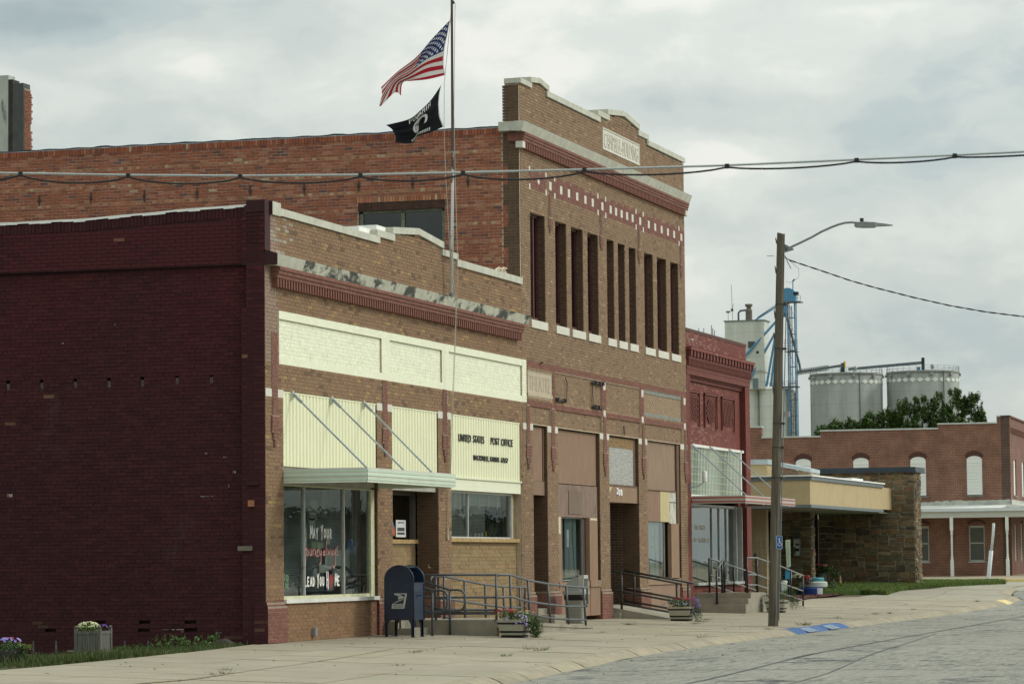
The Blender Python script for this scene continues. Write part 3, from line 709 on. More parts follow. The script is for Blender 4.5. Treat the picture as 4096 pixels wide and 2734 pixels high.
q = MB(); q.box(.87, 5.79, .05, .12, 2.76, 3.09); q.box(6.69, 9.49, .05, .3, 2.78, 3.03); q.build('head_board', mat('grey_trim', (.35, .34, .29), var=.15), po)
q = MB(); q.box(10.34, 15.21, -.005, .12, 2.845, 3.09); q.box(10.34, 15.215, -.035, .0, 3.085, 3.115); q.build('fascia_board', M_cream, po)
# big left shop window
M_al = mat('aluminium', (.55, .56, .53), metal=.3, rough=.45, var=.1, scale=9)
M_alc = mat('cream_window_frame', (.62, .62, .42), rough=.5, var=.15, scale=9)
M_gl = glass('shop_glass', (.88, .93, .90), .10, .0022)
win = MB(); win.box(.87, 5.79, .075, .12, .74, .80); win.box(.87, 5.79, .075, .12, 2.74, 2.79); win.box(5.58, 5.79, .05, .14, .74, 2.79); win.box(.87, .90, .07, .12, .74, 2.79)
win = win.build('shop_window', M_alc, po)
q = MB(); q.box(.86, 5.78, -.055, .12, .675, .745); q.build('sill', mat('white_sill', (.70, .70, .66), var=.1, scale=5), win)
q = MB(); q.box(2.06, 2.10, .06, .12, .8, 2.75); q.build('mullion', M_al, win); q = MB(); q.box(4.12, 4.16, .06, .12, .8, 2.75); q.build('mullion', M_al, win)
for a, b in ((.9, 2.06), (2.1, 4.12), (4.16, 5.58)):
    q = MB(); q.quad((a, .095, .8), (b, .095, .8), (b, .095, 2.75), (a, .095, 2.75)); q.build('pane', M_gl, win)
M_bl = mat('blind', (.60, .62, .58), var=.12, scale=2)
q = MB()
for i in range(44): z = .86 + i * .043; q.add([(.95, .48, z), (5.1, .48, z), (5.1, .505, z + .036), (.95, .505, z + .036)], [(0, 1, 2, 3)])
q.build('blind', mat('grey_blind', (.34, .37, .36), var=.3, scale=3), win)
q = MB(); q.box(4.2, 5.45, .44, .455, .86, 1.62); q.build('lower_blind', M_bl, win)
q = MB()
for i, a in enumerate((5.25, 5.4)): q.box(a, a + .03, .30, .36, .8, 2.7)
q.build('curtain_rail', mat('dim_post', (.2, .2, .17)), win)
# papers stuck inside the glass
for (a, z, w_, h_, c) in ((2.14, 1.66, .18, .36, (.5, .53, .47)), (3.32, 1.72, .2, .26, (.55, .56, .5)), (2.85, 1.55, .32, .2, (.5, .52, .42)), (2.55, 1.5, .28, .26, (.30, .42, .22)), (2.95, 1.2, .42, .3, (.58, .58, .54)), (2.65, 1.12, .18, .16, (.2, .4, .5)), (2.45, 1.9, .3, .28, (.42, .45, .40)), (3.05, 1.35, .2, .3, (.45, .15, .25)), (4.2, 1.75, .16, .2, (.4, .2, .15)), (2.5, .98, .6, .12, (.5, .48, .3)), (2.45, 2.15, .4, .35, (.32, .34, .3)), (3.1, 2.2, .3, .5, (.25, .27, .25))):
    q = MB(); q.box(a, a + w_, .115, .118, z, z + h_); q.build('paper_notice', mat('paper_%d' % (c[0] * 100 + c[2] * 1000), c, var=.12, scale=9), win)
# brush lettering on the glass
M_wp = mat('white_window_paint', (.85, .85, .82), var=.03); M_rp = mat('red_window_paint', (.33, .045, .045), var=.05)
ST = {'M': [[(0, 0), (.1, 1), (.45, .3), (.8, 1), (.95, 0)]], 'A': [[(0, 0), (.4, 1), (.75, 0)], [(.12, .4), (.65, .4)]], 'Y': [[(0, 1), (.35, .5), (.7, 1.1)], [(.38, .55), (.3, -.15)]], 'O': [[(.35, 1), (.05, .75), (.05, .25), (.35, 0), (.65, .25), (.65, .75), (.35, 1)]],
      'U': [[(0, 1), (.03, .2), (.3, 0), (.6, .2), (.62, 1)]], 'R': [[(0, 0), (.05, 1), (.5, .85), (.45, .5), (.05, .48), (.6, 0)]], 'L': [[(.05, 1.1), (0, 0), (.6, 0)]], 'E': [[(.6, 1), (0, 1), (0, 0), (.6, 0)], [(0, .5), (.45, .5)]], 'D': [[(0, 0), (0, 1), (.5, .8), (.6, .4), (.4, .05), (0, 0)]], 'N': [[(0, 0), (0, 1), (.55, 0), (.6, 1)]], 'I': [[(.2, 0), (.2, 1)]], 'G': [[(.6, .9), (.3, 1), (.02, .6), (.05, .2), (.35, 0), (.6, .2), (.6, .5), (.35, .5)]], 'H': [[(0, 1.25), (.05, -.15)], [(.6, 1.25), (.66, -.3)], [(.02, .5), (.62, .6)]]}
def strokes(root, name, m, items, y, wd):
    q = MB()
    for (pts, w2) in items:
        for a, b in zip(pts, pts[1:]): 
            d = math.hypot(b[0] - a[0], b[1] - a[1]) or 1e-6; nx_, nz_ = -(b[1] - a[1]) / d * w2, (b[0] - a[0]) / d * w2; ex, ez = (b[0] - a[0]) / d * w2 * .6, (b[1] - a[1]) / d * w2 * .6
            P = [(a[0] - nx_ - ex, y, a[1] - nz_ - ez), (b[0] - nx_ + ex, y, b[1] - nz_ + ez), (b[0] + nx_ + ex, y, b[1] + nz_ + ez), (a[0] + nx_ - ex, y, a[1] + nz_ - ez)]
            y -= .00002; q.quad(*P)
    return q.build(name, m, root)
def word(s_, x, z, cw, h, wsc=.03):
    out = []
    for i, ch_ in enumerate(s_):
        if ch_ == ' ': x += cw * .6; continue
        big = 1.28 if (i == 0 or s_[i - 1] == ' ') else 1.; 
        for st in ST[ch_]: out.append(([(x + a * cw * .8 * big ** .3, z + b * h * big) for a, b in st], wsc))
        x += cw
    return out
strokes(win, 'lettering', M_wp, word('MAY YOUR', 2.42, 1.83, .155, .165, .016), .088, .01)
strokes(win, 'lettering', M_wp, word('LEAD YOU H', 2.14, .97, .137, .15, .018), .088, .01)
strokes(win, 'lettering', M_wp, word('ME', 3.70, .97, .15, .16, .018), .088, .01)
# cursive line in red with white edge
cur = [[(2.16, 1.82), (2.12, 1.70), (2.07, 1.55), (2.20, 1.66), (2.16, 1.40), (2.10, 1.22), (2.05, 1.30)], [(2.25, 1.62), (2.22, 1.54), (2.28, 1.51), (2.31, 1.58), (2.26, 1.63)], [(2.38, 1.64), (2.37, 1.53), (2.44, 1.52), (2.47, 1.63), (2.47, 1.52)], [(2.53, 1.63), (2.53, 1.52), (2.55, 1.61), (2.60, 1.63)], [(2.64, 1.63), (2.64, 1.51), (2.68, 1.61), (2.71, 1.50)], [(2.75, 1.57), (2.80, 1.59), (2.79, 1.63), (2.75, 1.6), (2.76, 1.5), (2.83, 1.52)], [(2.86, 1.62), (2.88, 1.53), (2.94, 1.53), (2.96, 1.62), (2.95, 1.40), (2.88, 1.36)],
       [(3.10, 1.60), (3.05, 1.57), (3.06, 1.52), (3.12, 1.53), (3.13, 1.61), (3.15, 1.52)], [(3.24, 1.79), (3.20, 1.54), (3.26, 1.52)], [(3.30, 1.63), (3.31, 1.53), (3.36, 1.6), (3.40, 1.53), (3.44, 1.63)], [(3.53, 1.61), (3.48, 1.57), (3.50, 1.52), (3.55, 1.54), (3.56, 1.61), (3.57, 1.52)], [(3.62, 1.62), (3.64, 1.54), (3.70, 1.55), (3.72, 1.63), (3.70, 1.38), (3.62, 1.28), (3.54, 1.34)], [(3.84, 1.68), (3.77, 1.65), (3.83, 1.58), (3.82, 1.52), (3.75, 1.53)]]
strokes(win, 'lettering_red', M_rp, [(c, .020) for c in cur] + [([(3.40, 1.10), (3.44, 1.14), (3.49, 1.10), (3.53, 1.14), (3.57, 1.09), (3.49, .93), (3.41, 1.07)], .030), ([(3.46, 1.07), (3.52, 1.07), (3.49, 1.0)], .035)], .0865, .01)
strokes(win, 'lettering_edge', M_wp, [([(a + .022, z - .004) for a, z in c], .005) for c in cur], .0850, .01)
strokes(win, 'green_lettering', mat('green_window_paint', (.25, .42, .24), var=.1), word('OOD', 1.10, 1.07, .09, .10, .006) + word('NEIGH', .92, .95, .085, .10, .006), .0885, .01)
# dark arched card stand inside
q = MB(); arc = [(3.55 + .75 + .75 * math.cos(t), 1.0 + .3 * math.sin(t)) for t in np.linspace(0, math.pi, 14)]
for a, b in zip(arc, arc[1:]): q.bar((a[0], .2, a[1]), (b[0], .2, b[1]), .05, .05)
q.bar((5.05, .2, 1.0), (4.9, .2, .8), .05); q.box(4.55, 4.95, .16, .18, .8, 1.12); q.build('card_stand', M_dark, win)
text('lettering', 'HOME', M_wp, win, (4.6, .155, 1.02), .06, X, Zv, width=.28); text('lettering', 'BLESS', mat('blue_letter', (.05, .2, .4)), win, (4.62, .155, .94), .05, X, Zv, width=.22); text('lettering', 'US', mat('blue_letter', (.05, .2, .4)), win, (4.78, .155, .84), .06, X, Zv)
# outlet box on the brick apron
q = MB(); q.box(2.22, 2.32, -.08, .03, .08, .22); ob_ = q.build('outlet_box', mat('grey_box', (.30, .31, .33), metal=.3, rough=.5), po); q = MB(); q.box(2.32, 2.345, -.06, -.02, .1, .14); q.box(2.32, 2.345, -.06, -.02, .155, .195); q.build('cover', mat('pale_plastic', (.55, .56, .53)), ob_)
# apron brick under the window
q = MB(); q.box(.86, 5.8, .035, .34, 0, .70); q.build('apron_wall', M_mortar, po)
bk.panel((0, .035, 0), X, NY, [(.86, 5.8, 0, .70)], (), lambda u, z, hd: jit((.25, .145, .078), .12), header_every=0, half=True, tilt=.003)
# recessed entry between the second and third piers
q = MB(); q.box(6.68, 9.5, .5, .62, 0, 1.75); q.build('entry_apron', mat('tan_mortar', (.42, .36, .24), var=.2, scale=6), po)
bk.panel((0, .5, 0), X, NY, [(6.68, 9.5, .25, 1.75)], (), lambda u, z, hd: jit(TAN, .1), ch=.1, L_=.30, tilt=.003)
q = MB(); q.box(6.7, 9.48, .42, .6, 1.75, 1.83); q.build('entry_ledge', mat('sandstone_ledge', (.40, .27, .12), var=.25, scale=7, bump=.006), po)
ew = MB(); ew.box(6.70, 6.78, .5, .6, 1.83, 2.78); ew.box(9.34, 9.49, .48, .6, 1.83, 2.78); ew.box(6.7, 9.49, .5, .6, 2.71, 2.78); ew = ew.build('entry_window', mat('bronze_frame', (.10, .09, .07), rough=.5), po)
q = MB(); q.quad((6.78, .56, 1.84), (9.34, .56, 1.84), (9.34, .56, 2.71), (6.78, .56, 2.71)); q.build('pane', glass('dark_glass', (.10, .12, .12), .03), ew)
q = MB(); q.box(8.48, 9.08, .552, .556, 1.88, 2.22); nb = q.build('paper_notice', mat('notice_paper', (.62, .63, .62), var=.05, scale=8), ew)
q = MB(); q.box(8.56, 9.0, .549, .551, 1.93, 1.975); q.box(8.56, 9.0, .549, .551, 2.0, 2.07); q.box(8.6, 8.98, .549, .551, 2.16, 2.18); q.lathe((8.66, .548, 2.17), [(.0, 0), (.03, 0)], 8); q.build('print', mat('print_ink', (.07, .075, .08), var=.5, scale=25), ew)
q = MB(); q.prism([(7.95, 1.9), (8.35, 1.9), (8.42, 2.05), (8.25, 2.25), (7.95, 2.25)], (0, .552, 0), X, Zv, Y, .004); q.build('blue_poster', mat('blue_poster', (.03, .14, .28), var=.1), ew)
q = MB(); q.prism([(8.2, 1.93), (8.4, 1.9), (8.42, 2.0), (8.28, 2.12)], (0, .546, 0), X, Zv, Y, .003); q.build('orange_print', mat('orange_print', (.45, .10, .04)), ew)
q = MB(); q.box(9.497, 9.493, .17, .22, 1.25, 1.33); q.build('switch_plate', mat('ivory_plate', (.70, .66, .42)), po)
q = MB(); q.box(6.69, 9.49, .03, .5, 2.98, 3.02); q.build('entry_ceiling', mat('grey_trim', (.35, .34, .29)), po)
# right window and tan brick infill
q = MB(); q.box(10.33, 15.4, .115, .34, 0, 1.80); q.build('infill_wall', mat('tan_mortar', (.42, .36, .24)), po)
def tanc(u, z, hd): return jit(TAN, .09) if random.random() > .1 else jit((.27, .17, .085), .1)
bk.panel((0, .115, 0), X, NY, [(10.33, 15.4, .2, 1.79)], (), tanc, ch=.082, L_=.31, half=False, tilt=.004, proud=.010)
for a, b in ((10.34, 11.9), (11.9, 13.6), (13.6, 15.2)):
    q = MB(); q.box(a + .003, b - .003, .02, .2, 1.79, 1.865); q.build('sill_stone', mat('sandstone_ledge', (.42, .28, .12)), po)
q = MB(); q.box(14.98, 15.4, .135, .34, 1.87, 4.4); q.build('infill_pier', M_mortar_dk, po); bk.panel((0, .135, 0), X, NY, [(14.98, 15.4, 1.87, 2.85)], (), tanc, proud=.006)
rw = MB(); rw.box(10.34, 15.0, .14, .2, 1.865, 1.90); rw.box(10.34, 15.0, .14, .2, 2.80, 2.86); rw.box(14.93, 15.0, .12, .2, 1.87, 2.86); rw.box(11.9, 11.93, .14, .2, 1.9, 2.8); rw = rw.build('post_office_window', M_al, po)
for a, b in ((10.34, 11.9), (11.93, 14.93)):
    q = MB(); q.quad((a, .165, 1.9), (b, .165, 1.9), (b, .165, 2.8), (a, .165, 2.8)); q.build('pane', M_gl, rw)
q = MB()
for (a, b, zb) in ((10.4, 11.85, 2.50), (11.98, 14.6, 2.56)):
    z = 2.80
    while z > zb: q.add([(a, .26, z), (b, .26, z), (b, .285, z - .03), (a, .285, z - .03)], [(0, 3, 2, 1)]); z -= .036
    for k_ in range(4): xx = a + (b - a) * (k_ + .5) / 4; q.box(xx, xx + .05, .25, .255, zb - .06, 2.8)
q.build('blind', mat('white_blind', (.66, .68, .62), var=.08), rw)
q = MB()
for i in range(30): z = 1.9 + i * .03; q.add([(10.4, .62, z), (14.6, .62, z), (14.6, .635, z + .024), (10.4, .635, z + .024)], [(0, 1, 2, 3)])
q.build('rear_blind', mat('dim_blind', (.42, .43, .39), var=.2), rw)
q = MB()
for (x, c) in ((12.6, 0), (12.85, 0), (13.05, 0)): q.lathe((x, .23, 1.90), [(.03, 0), (.045, .03), (.035, .09), (.0, .09)], 8)
q.build('white_cup', M_wp, rw); q = MB(); q.lathe((13.35, .23, 1.90), [(.035, 0), (.035, .11), (.015, .13), (0, .13)], 8); q.build('yellow_bottle', mat('yellow_bottle', (.65, .48, .08)), rw)
q = MB()
for i in range(26):
    x0 = random.choice((12.4, 13.9, 14.2)); x = x0 + random.uniform(-.5, .5); q.tube([(x0, .3, 1.9), ((x + x0) / 2, .3, 2.05), (x, .3, 2.05 + random.random() * .25)], .006, 4)
q.build('pot_plant', mat('dim_plant', (.10, .14, .06)), rw)
# black raised letters
M_blk = mat('black_letter', (.012, .012, .012), rough=.4, spec=.5)
for s_, a, b, z, h in (('UNITED', 10.86, 11.68, 3.855, .15), ('STATES', 11.84, 12.60, 3.86, .15), ('POST', 13.07, 13.70, 3.86, .15), ('OFFICE', 13.82, 14.66, 3.86, .15), ('MACKSVILLE,', 11.85, 12.93, 3.495, .105), ('KANSAS', 13.02, 13.66, 3.495, .105), ('67557', 13.78, 14.30, 3.495, .105)):
    text('lettering', s_, M_blk, po, (a, .004, z), h, X, Zv, width=b - a, ext=.014, bold=.004)
bk.commit(po, M_brick, sel=lambda c: c.x < .2 or c.y < .05)
# ================================================================== THEATRE BUILDING (two storeys)
cb = thing('theatre_building', 'tall two-storey brown brick building with carved name stone and boarded shopfront', 'building', (15.4, 0, 0))
bk = Bricks()
def cb_top(x):
    if x < 16.22: return 11.93
    if x < 17.58: return 12.03 + .07 * (1 - abs(x - 16.89) / .75)
    if x < 21.85: return 11.90
    if x < 22.8: return 12.04
    if x < 25.7: return 12.17 + .16 * (1 - abs(x - 24.24) / 1.5)
    if x < 26.55: return 12.04
    return 11.90
WIN = [(16.12, 17.28), (18.11, 19.03), (19.43, 20.44), (20.84, 21.78), (22.57, 23.22), (23.6, 24.26), (24.64, 25.31), (26.14, 27.01), (27.43, 28.39), (28.83, 29.69)]
def cb_col(u, z, hd):
    if u < 15.74 and 4.84 < z < 5.82: return jit(CRM, .015)
    if 5.66 < z < 5.80 or 4.83 < z < 4.93: return jit(RD, .12) if u > 15.76 else jit(BR, .1)
    if 4.9 < z < 5.7 and (u < 15.82 or 17.75 < u < 18.0 or 21.95 < u < 22.42 or 25.57 < u < 25.99 or 29.86 < u): return jit(RD, .12)
    if z > 9.6:
        for (a, b) in ((16.05, 17.45), (17.6, 21.8), (21.8, 25.45), (25.45, 30.38)):
            if a < u < b and 9.65 < z < 10.13: 
                if z > 10.04 and int(u * 3) % 2 == 0: break
                return jit((.20, .085, .065), .12)
    if u > 26 and 5.0 < z < 5.66 and u < 29.87: return jit((.30, .22, .15), .06)
    c = jit((.242, .156, .094), .085); r = random.random()
    if r < .05: c = jit((.31, .21, .12), .06)
    elif r < .13: c = jit((.19, .12, .075), .08)
    return c
PNL = [(15.82, 17.77, 5.03, 5.58), (17.98, 21.96, 4.94, 5.65), (22.39, 25.58, 4.94, 5.65), (25.97, 29.88, 5.0, 5.66), (16.03, 17.57, 4.42, 4.83), (18.01, 21.9, 4.42, 4.83), (22.4, 25.55, 4.42, 4.83), (26.0, 29.85, 4.42, 4.83)]
BAY = [(16.18, 17.30, 0, 4.40), (18.16, 21.72, 0, 4.40), (22.58, 25.36, 0, 4.40), (26.22, 29.65, 0, 4.40)]
WH = [(a, b, 6.74, 9.15) for a, b in WIN]
HOL = PNL[:4] + BAY + WH; HOL2 = PNL[4:]
x1c = 30.42
def cbc(u, z, hd): return cb_col(u, z, hd)
bk.panel((0, 0, 0), X, NY, [(15.4, x1c, 0, 12.3)], HOL + HOL2 + [(15.4, 15.73, 4.84, 5.82)] + [(22.26, 25.78, 11.27, 11.83)], cbc, ztop=cb_top)
for h in PNL[1:]: bk.panel((0, .03, 0), X, NY, [h], (), lambda u, z, hd: jit((.30, .215, .135), .07) if (26 < u < 29.87 and z > 5.0 and z < 5.66) else cb_col(u, 4.6, hd), proud=.006)
bk.panel((0, 0, 0), X, NY, [(15.4, 15.73, 4.84, 5.82)], (), lambda u, z, hd: jit(CRM, .012)); q = MB(); q.box(15.4, 15.73, -.003, .001, 4.84, 5.82); q.build('painted_band', M_cream, cb)
w = MB(); slab_wall(w, 15.4, x1c, .002, .34, [(15.4, x1c, 0, 11.88)], HOL + HOL2)
for (a, b, z) in ((15.4, 16.2, 11.93), (16.2, 17.5, 12.02), (21.85, 22.8, 12.03), (22.8, 25.7, 12.18), (23.5, 25, 12.28), (25.7, 26.55, 12.03)): w.box(a, b, .003, .338, 11.86, z)
for h in PNL: w.box(h[0], h[1], .031, .33, h[2], h[3])
w.build('wall', M_mortar, cb)
q = MB(); q.box(26.0, 29.86, .012, .03, 5.57, 5.655); q.box(26.0, 29.86, .012, .03, 5.0, 5.08); q.build('grey_wash', mat('grey_wash', (.22, .23, .21), var=.4, scale=8), cb)
coping(cb, [(15.36, 16.25, 11.92, 12.03), (16.15, 16.89, 12.04, .12, 12.12), (16.89, 17.62, 12.12, .12, 12.04), (17.45, 19.9, 11.90, 12.03), (19.9, 22.02, 11.90, 12.03), (21.8, 22.85, 12.045, 12.175), (22.7, 24.24, 12.18, .13, 12.34), (24.24, 25.74, 12.34, .13, 12.19), (25.6, 26.62, 12.04, 12.17), (26.44, 28.6, 11.905, 12.03), (28.6, x1c + .03, 11.905, 12.03)], M_stone)
# cornice
x = 15.1; i = 0
while x < 30.5:
    w_ = min(1.38 + .25 * math.sin(i * 1.7), 30.52 - x)
    if 30.52 - x - w_ < .5: w_ = 30.52 - x
    q = MB(); q.prism([(-.13, 10.82), (.02, 10.82), (.02, 11.04), (-.21, 11.03)], (x + .004, 0, 0), Y, Zv, X, w_ - .008)
    if i == 0: q.box(15.1, 15.36, 0, .40, 10.83, 11.03)
    q.build('cornice_stone', M_stone, cb); x += w_; i += 1
zc = corbel_rows(bk, cb, 15.28, 30.42, 10.82, (.16, .14, .12), mm=M_mortar_dk)
dentil_row(cb, 15.5, 30.1, 10.46, zc, .105, .066, .1333, M_redb)
for a, b in ((15.26, 15.46), (30.18, 30.42)):
    q = MB(); q.box(a, b, -.11, .05, 10.47, 10.61); q.build('pier_block', M_stone_clean, cb)
q = MB(); q.box(15.26, 15.38, -.1, .25, 10.62, 10.81); q.build('corbel_return', M_redb, cb)
# name stone
ns = MB(); ns.box(22.27, 25.77, -.012, .06, 11.28, 11.82); ns = ns.build('name_stone', M_stone_clean, cb)
q = MB(); q.box(22.30, 25.74, -.028, -.012, 11.79, 11.815); q.box(22.30, 25.74, -.028, -.012, 11.285, 11.31); q.box(22.275, 22.31, -.028, -.012, 11.285, 11.815); q.box(25.73, 25.765, -.028, -.012, 11.285, 11.815); q.build('border', M_stone_clean, ns)
text('lettering', 'CAMPBELL-BUILDING', M_stone_clean, ns, (22.42, -.012, 11.36), .36, X, Zv, width=3.2, ext=.016, bold=-.004)
ts = MB(); ts.box(15.82, 17.77, .012, .04, 5.03, 5.58); ts.box(15.82, 17.77, -.012, .03, 5.03, 5.105); ts = ts.build('name_stone', mat('tan_limestone', (.47, .40, .30), var=.1, scale=5, bump=.003), cb)
text('lettering', 'THEATRE', mat('tan_limestone_letter', (.42, .35, .26), var=.1), ts, (15.98, .012, 5.16), .33, X, Zv, width=1.66, ext=.006, bold=-.008)
# white squares of the diaper band
def block(a, b, z0, z1, p=.012): 
    q = MB(); q.box(a, b, -p, .02, z0, z1); return q.build('white_block', M_stone_clean, cb)
for x in (17.66, 18.54, 19.19, 19.89, 20.60, 21.25, 22.11, 22.87, 23.37, 23.90, 24.42, 24.95, 25.69, 26.55, 27.21, 27.87, 28.53, 29.19, 29.97): block(x, x + .185, 9.79, 9.98)
for (a, b) in ((16.05, 17.45), (18.05, 21.85), (22.45, 25.42), (26.03, 29.85)):
    for xx in (a, b - .1): block(xx, xx + .1, 10.03, 10.15, .014); block(xx, xx + .1, 9.63, 9.76, .014)
q = MB(); q.prism([(16.70, 9.88), (16.80, 9.80), (16.90, 9.88), (16.80, 9.97)], (0, -.014, 0), X, Zv, Y, .03); q.build('white_diamond', M_stone_clean, cb)
rd2 = lambda u, z, hd: jit((.20, .082, .062), .12)
for xc in (17.68, 22.05, 25.62, 29.97):
    redcol(bk, cb, xc, 10.2, wtop=.22, z_tail=9.62, colf=rd2) if False else None
    q = MB(); segs = [(.17, 9.16, 9.66, .025), (.28, 8.95, 9.16, .035), (.18, 8.88, 8.95, .035), (.10, 8.80, 8.88, .035)]
    for (w_, za, zb, p) in segs:
        q.box(xc - w_ / 2, xc + w_ / 2, -p, .01, za, zb); bk.panel((0, -p, 0), X, NY, [(xc - w_ / 2, xc + w_ / 2, za, zb)], (), rd2, half=True, phase=xc % .2, proud=.005)
    q.build('red_column', M_mortar_dk, cb)
for xc in (15.80, 17.75, 22.19, 25.83, 30.22): redcol(bk, cb, xc, 4.83, wtop=.22)
for a, b in ((15.42, 15.67), (15.92, 16.18), (17.32, 17.62), (17.88, 18.16), (21.74, 22.05), (22.33, 22.58), (25.38, 25.68), (25.97, 26.22), (29.67, 30.06), (30.33, 30.42)): cap(cb, a, b)
for x in (22.1, 25.7, 30.08):
    block(x, x + .2, 5.46, 5.64); block(x, x + .2, 4.79, 4.97)
# upper windows, frames and sills
M_mf = mat('maroon_window_frame', (.075, .024, .022), var=.3, scale=8, rough=.6)
M_dgl = glass('upper_glass', (.30, .32, .33), .09)
for i, (a, b) in enumerate(WIN):
    f = MB(); f.box(a, a + .05, .13, .22, 6.78, 9.15); f.box(b - .09, b, .13, .24, 6.78, 9.15); f.box(a, b, .13, .22, 9.08, 9.15); f.box(a, b, .13, .22, 6.75, 6.83); 
    if i == 0: f.box(a + .62, a + .70, .12, .22, 6.78, 9.1)
    f = f.build('upper_window', M_mf, cb)
    q = MB(); q.quad((a + .05, .19, 6.8), (b - .09, .19, 6.8), (b - .09, .19, 9.1), (a + .05, .19, 9.1)); q.build('pane', M_dgl, f)
    if i != 0: q = MB(); q.box((a + b) / 2, (a + b) / 2 + .05, .15, .2, 6.8, 9.1); q.build('stile', M_mf, f)
    q = MB(); q.box(a - .02, b + .1, -.035, .13, 6.555, 6.735); q.build('sill', M_stone_clean, f)
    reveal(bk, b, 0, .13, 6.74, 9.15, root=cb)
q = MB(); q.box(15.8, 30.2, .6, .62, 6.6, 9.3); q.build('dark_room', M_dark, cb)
q = MB(); q.box(15.5, 30.4, .345, 13, 4.6, 4.7); q.box(15.5, 30.4, 12.7, 13, 0, 10.9); q.box(30.0, 30.41, .35, 12.9, 0, 10.9); q.box(15.6, 30.3, .35, 12.8, 10.3, 10.4); q.build('roof', mat('flat_roof', (.2, .2, .2)), cb)
# pier bases and reveals
for a, b in ((15.42, 16.18), (17.30, 18.16), (21.72, 22.58), (25.36, 26.22), (29.65, 30.40)): pedestal(bk, cb, a, b, y1=.35)
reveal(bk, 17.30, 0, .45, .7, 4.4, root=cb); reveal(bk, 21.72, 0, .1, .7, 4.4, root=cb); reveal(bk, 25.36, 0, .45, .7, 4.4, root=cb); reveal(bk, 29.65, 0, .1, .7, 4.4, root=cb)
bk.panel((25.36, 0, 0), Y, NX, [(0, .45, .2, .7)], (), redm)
# ---- shopfront bays
def board(root, x0, x1, y, z0, z1, col, name='plywood_board', t=.02, **k):
    q = MB(); q.box(x0, x1, y, y + t, z0, z1); return q.build(name, mat('board_%d' % (sum(int(c * 997 * (i + 1)) for i, c in enumerate(col))), col, var=.16, scale=4, stretch=(3, 3, .5), bump=.003, bscale=22, rough=.85, **k), root)
PW1 = (0.252, 0.159, 0.109); PW2 = (.235, .165, .13)
bay = thing
board(cb, 16.19, 17.29, .08, 3.16, 4.37, PW1); board(cb, 16.19, 17.29, .06, 2.85, 3.155, (0.237, 0.152, 0.103))
q = MB(); q.box(17.18, 17.24, .06, .1, 3.16, 4.37); q.build('batten', mat('brown_batten', (.13, .075, .05)), cb)
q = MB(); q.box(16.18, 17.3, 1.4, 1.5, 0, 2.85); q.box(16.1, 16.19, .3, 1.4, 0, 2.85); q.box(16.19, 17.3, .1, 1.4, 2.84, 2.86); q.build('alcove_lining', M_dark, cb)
bk.panel((17.30, 0, 0), Y, NX, [(.45, 1.4, .3, 2.84)], (), shaded_brick, proud=.005)
q = MB(); q.box(17.3, 17.35, .34, 1.4, 0, 2.85); q.box(21.72, 21.76, .34, .5, 0, 4.4); q.box(25.36, 25.4, .34, 1.1, 0, 4.4); q.build('jamb_backing', M_mortar_dk, cb)
# bay two
board(cb, 18.17, 21.70, .08, 3.15, 4.37, (0.261, 0.165, 0.111)); board(cb, 18.17, 21.70, .06, 2.385, 3.13, PW2, stain=((0.116, 0.081, 0.066), 2.5, .5, .75, (1, 1, 1)))
board(cb, 19.2, 20.35, .045, 2.46, 3.0, (0.184, 0.132, 0.102), 'patch_board', t=.012)
q = MB(); q.prism([(18.17, 3.16), (18.42, 3.16), (18.17, 3.5)], (0, .07, 0), X, Zv, Y, .008); q.build('yellow_underboard', mat('yellow_board', (.52, .44, .24), var=.1), cb)
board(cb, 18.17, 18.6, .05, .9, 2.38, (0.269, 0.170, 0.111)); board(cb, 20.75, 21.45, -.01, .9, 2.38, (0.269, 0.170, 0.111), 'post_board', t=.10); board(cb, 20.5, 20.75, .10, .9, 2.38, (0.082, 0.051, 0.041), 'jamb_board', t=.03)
q = MB(); q.box(18.17, 18.5, .045, .05, 2.0, 2.385); q.box(20.8, 21.4, -.013, -.01, 2.33, 2.38); q.build('peeling_paint', mat('peeling_paint', (.62, .56, .40), var=.5, scale=20), cb)
board(cb, 18.17, 20.75, -.01, .1, .78, (0.269, 0.170, 0.111), 'stall_board', t=.1); board(cb, 20.7, 21.6, -.045, .77, .92, (0.277, 0.183, 0.120), 'stall_ledge', t=.15); board(cb, 20.75, 21.6, -.02, .1, .77, (0.261, 0.165, 0.111), 'stall_board', t=.1); board(cb, 18.17, 20.75, -.02, .78, .9, (0.277, 0.183, 0.120), 'stall_ledge', t=.12)
def curtained(root, x0, x1, z0, z1, y, c1=(.36, .44, .42), extra=True):
    f = MB(); f.box(x0, x1, y, y + .04, z0, z0 + .03); f.box(x0, x1, y, y + .04, z1 - .03, z1); f.box(x0, x0 + .03, y, y + .04, z0, z1); f.box(x1 - .03, x1, y, y + .04, z0, z1)
    f = f.build('display_window', mat('grey_green_frame', (.25, .28, .26)), root)
    q = MB(); q.quad((x0, y + .02, z0), (x1, y + .02, z0), (x1, y + .02, z1), (x0, y + .02, z1)); q.build('pane', glass('dusty_glass', (.90, .94, .93), .03), f)
    q = MB(); n_ = 40; vs = []
    for i in range(n_ + 1):
        xx = x0 + (x1 - x0) * i / n_; yy = y + .17 + .03 * math.sin(i * 1.3) + .015 * math.sin(i * 3.1); vs += [(xx, yy, z0), (xx, yy, z1)]
    q.add(vs, [(2 * i, 2 * i + 2, 2 * i + 3, 2 * i + 1) for i in range(n_)]); q.build('curtain', mat('pale_curtain', c1, var=.12, scale=2.5, stretch=(4, 1, .3)), f, smooth=True)
    return f
f = curtained(cb, 18.6, 20.52, .92, 2.39, .10)
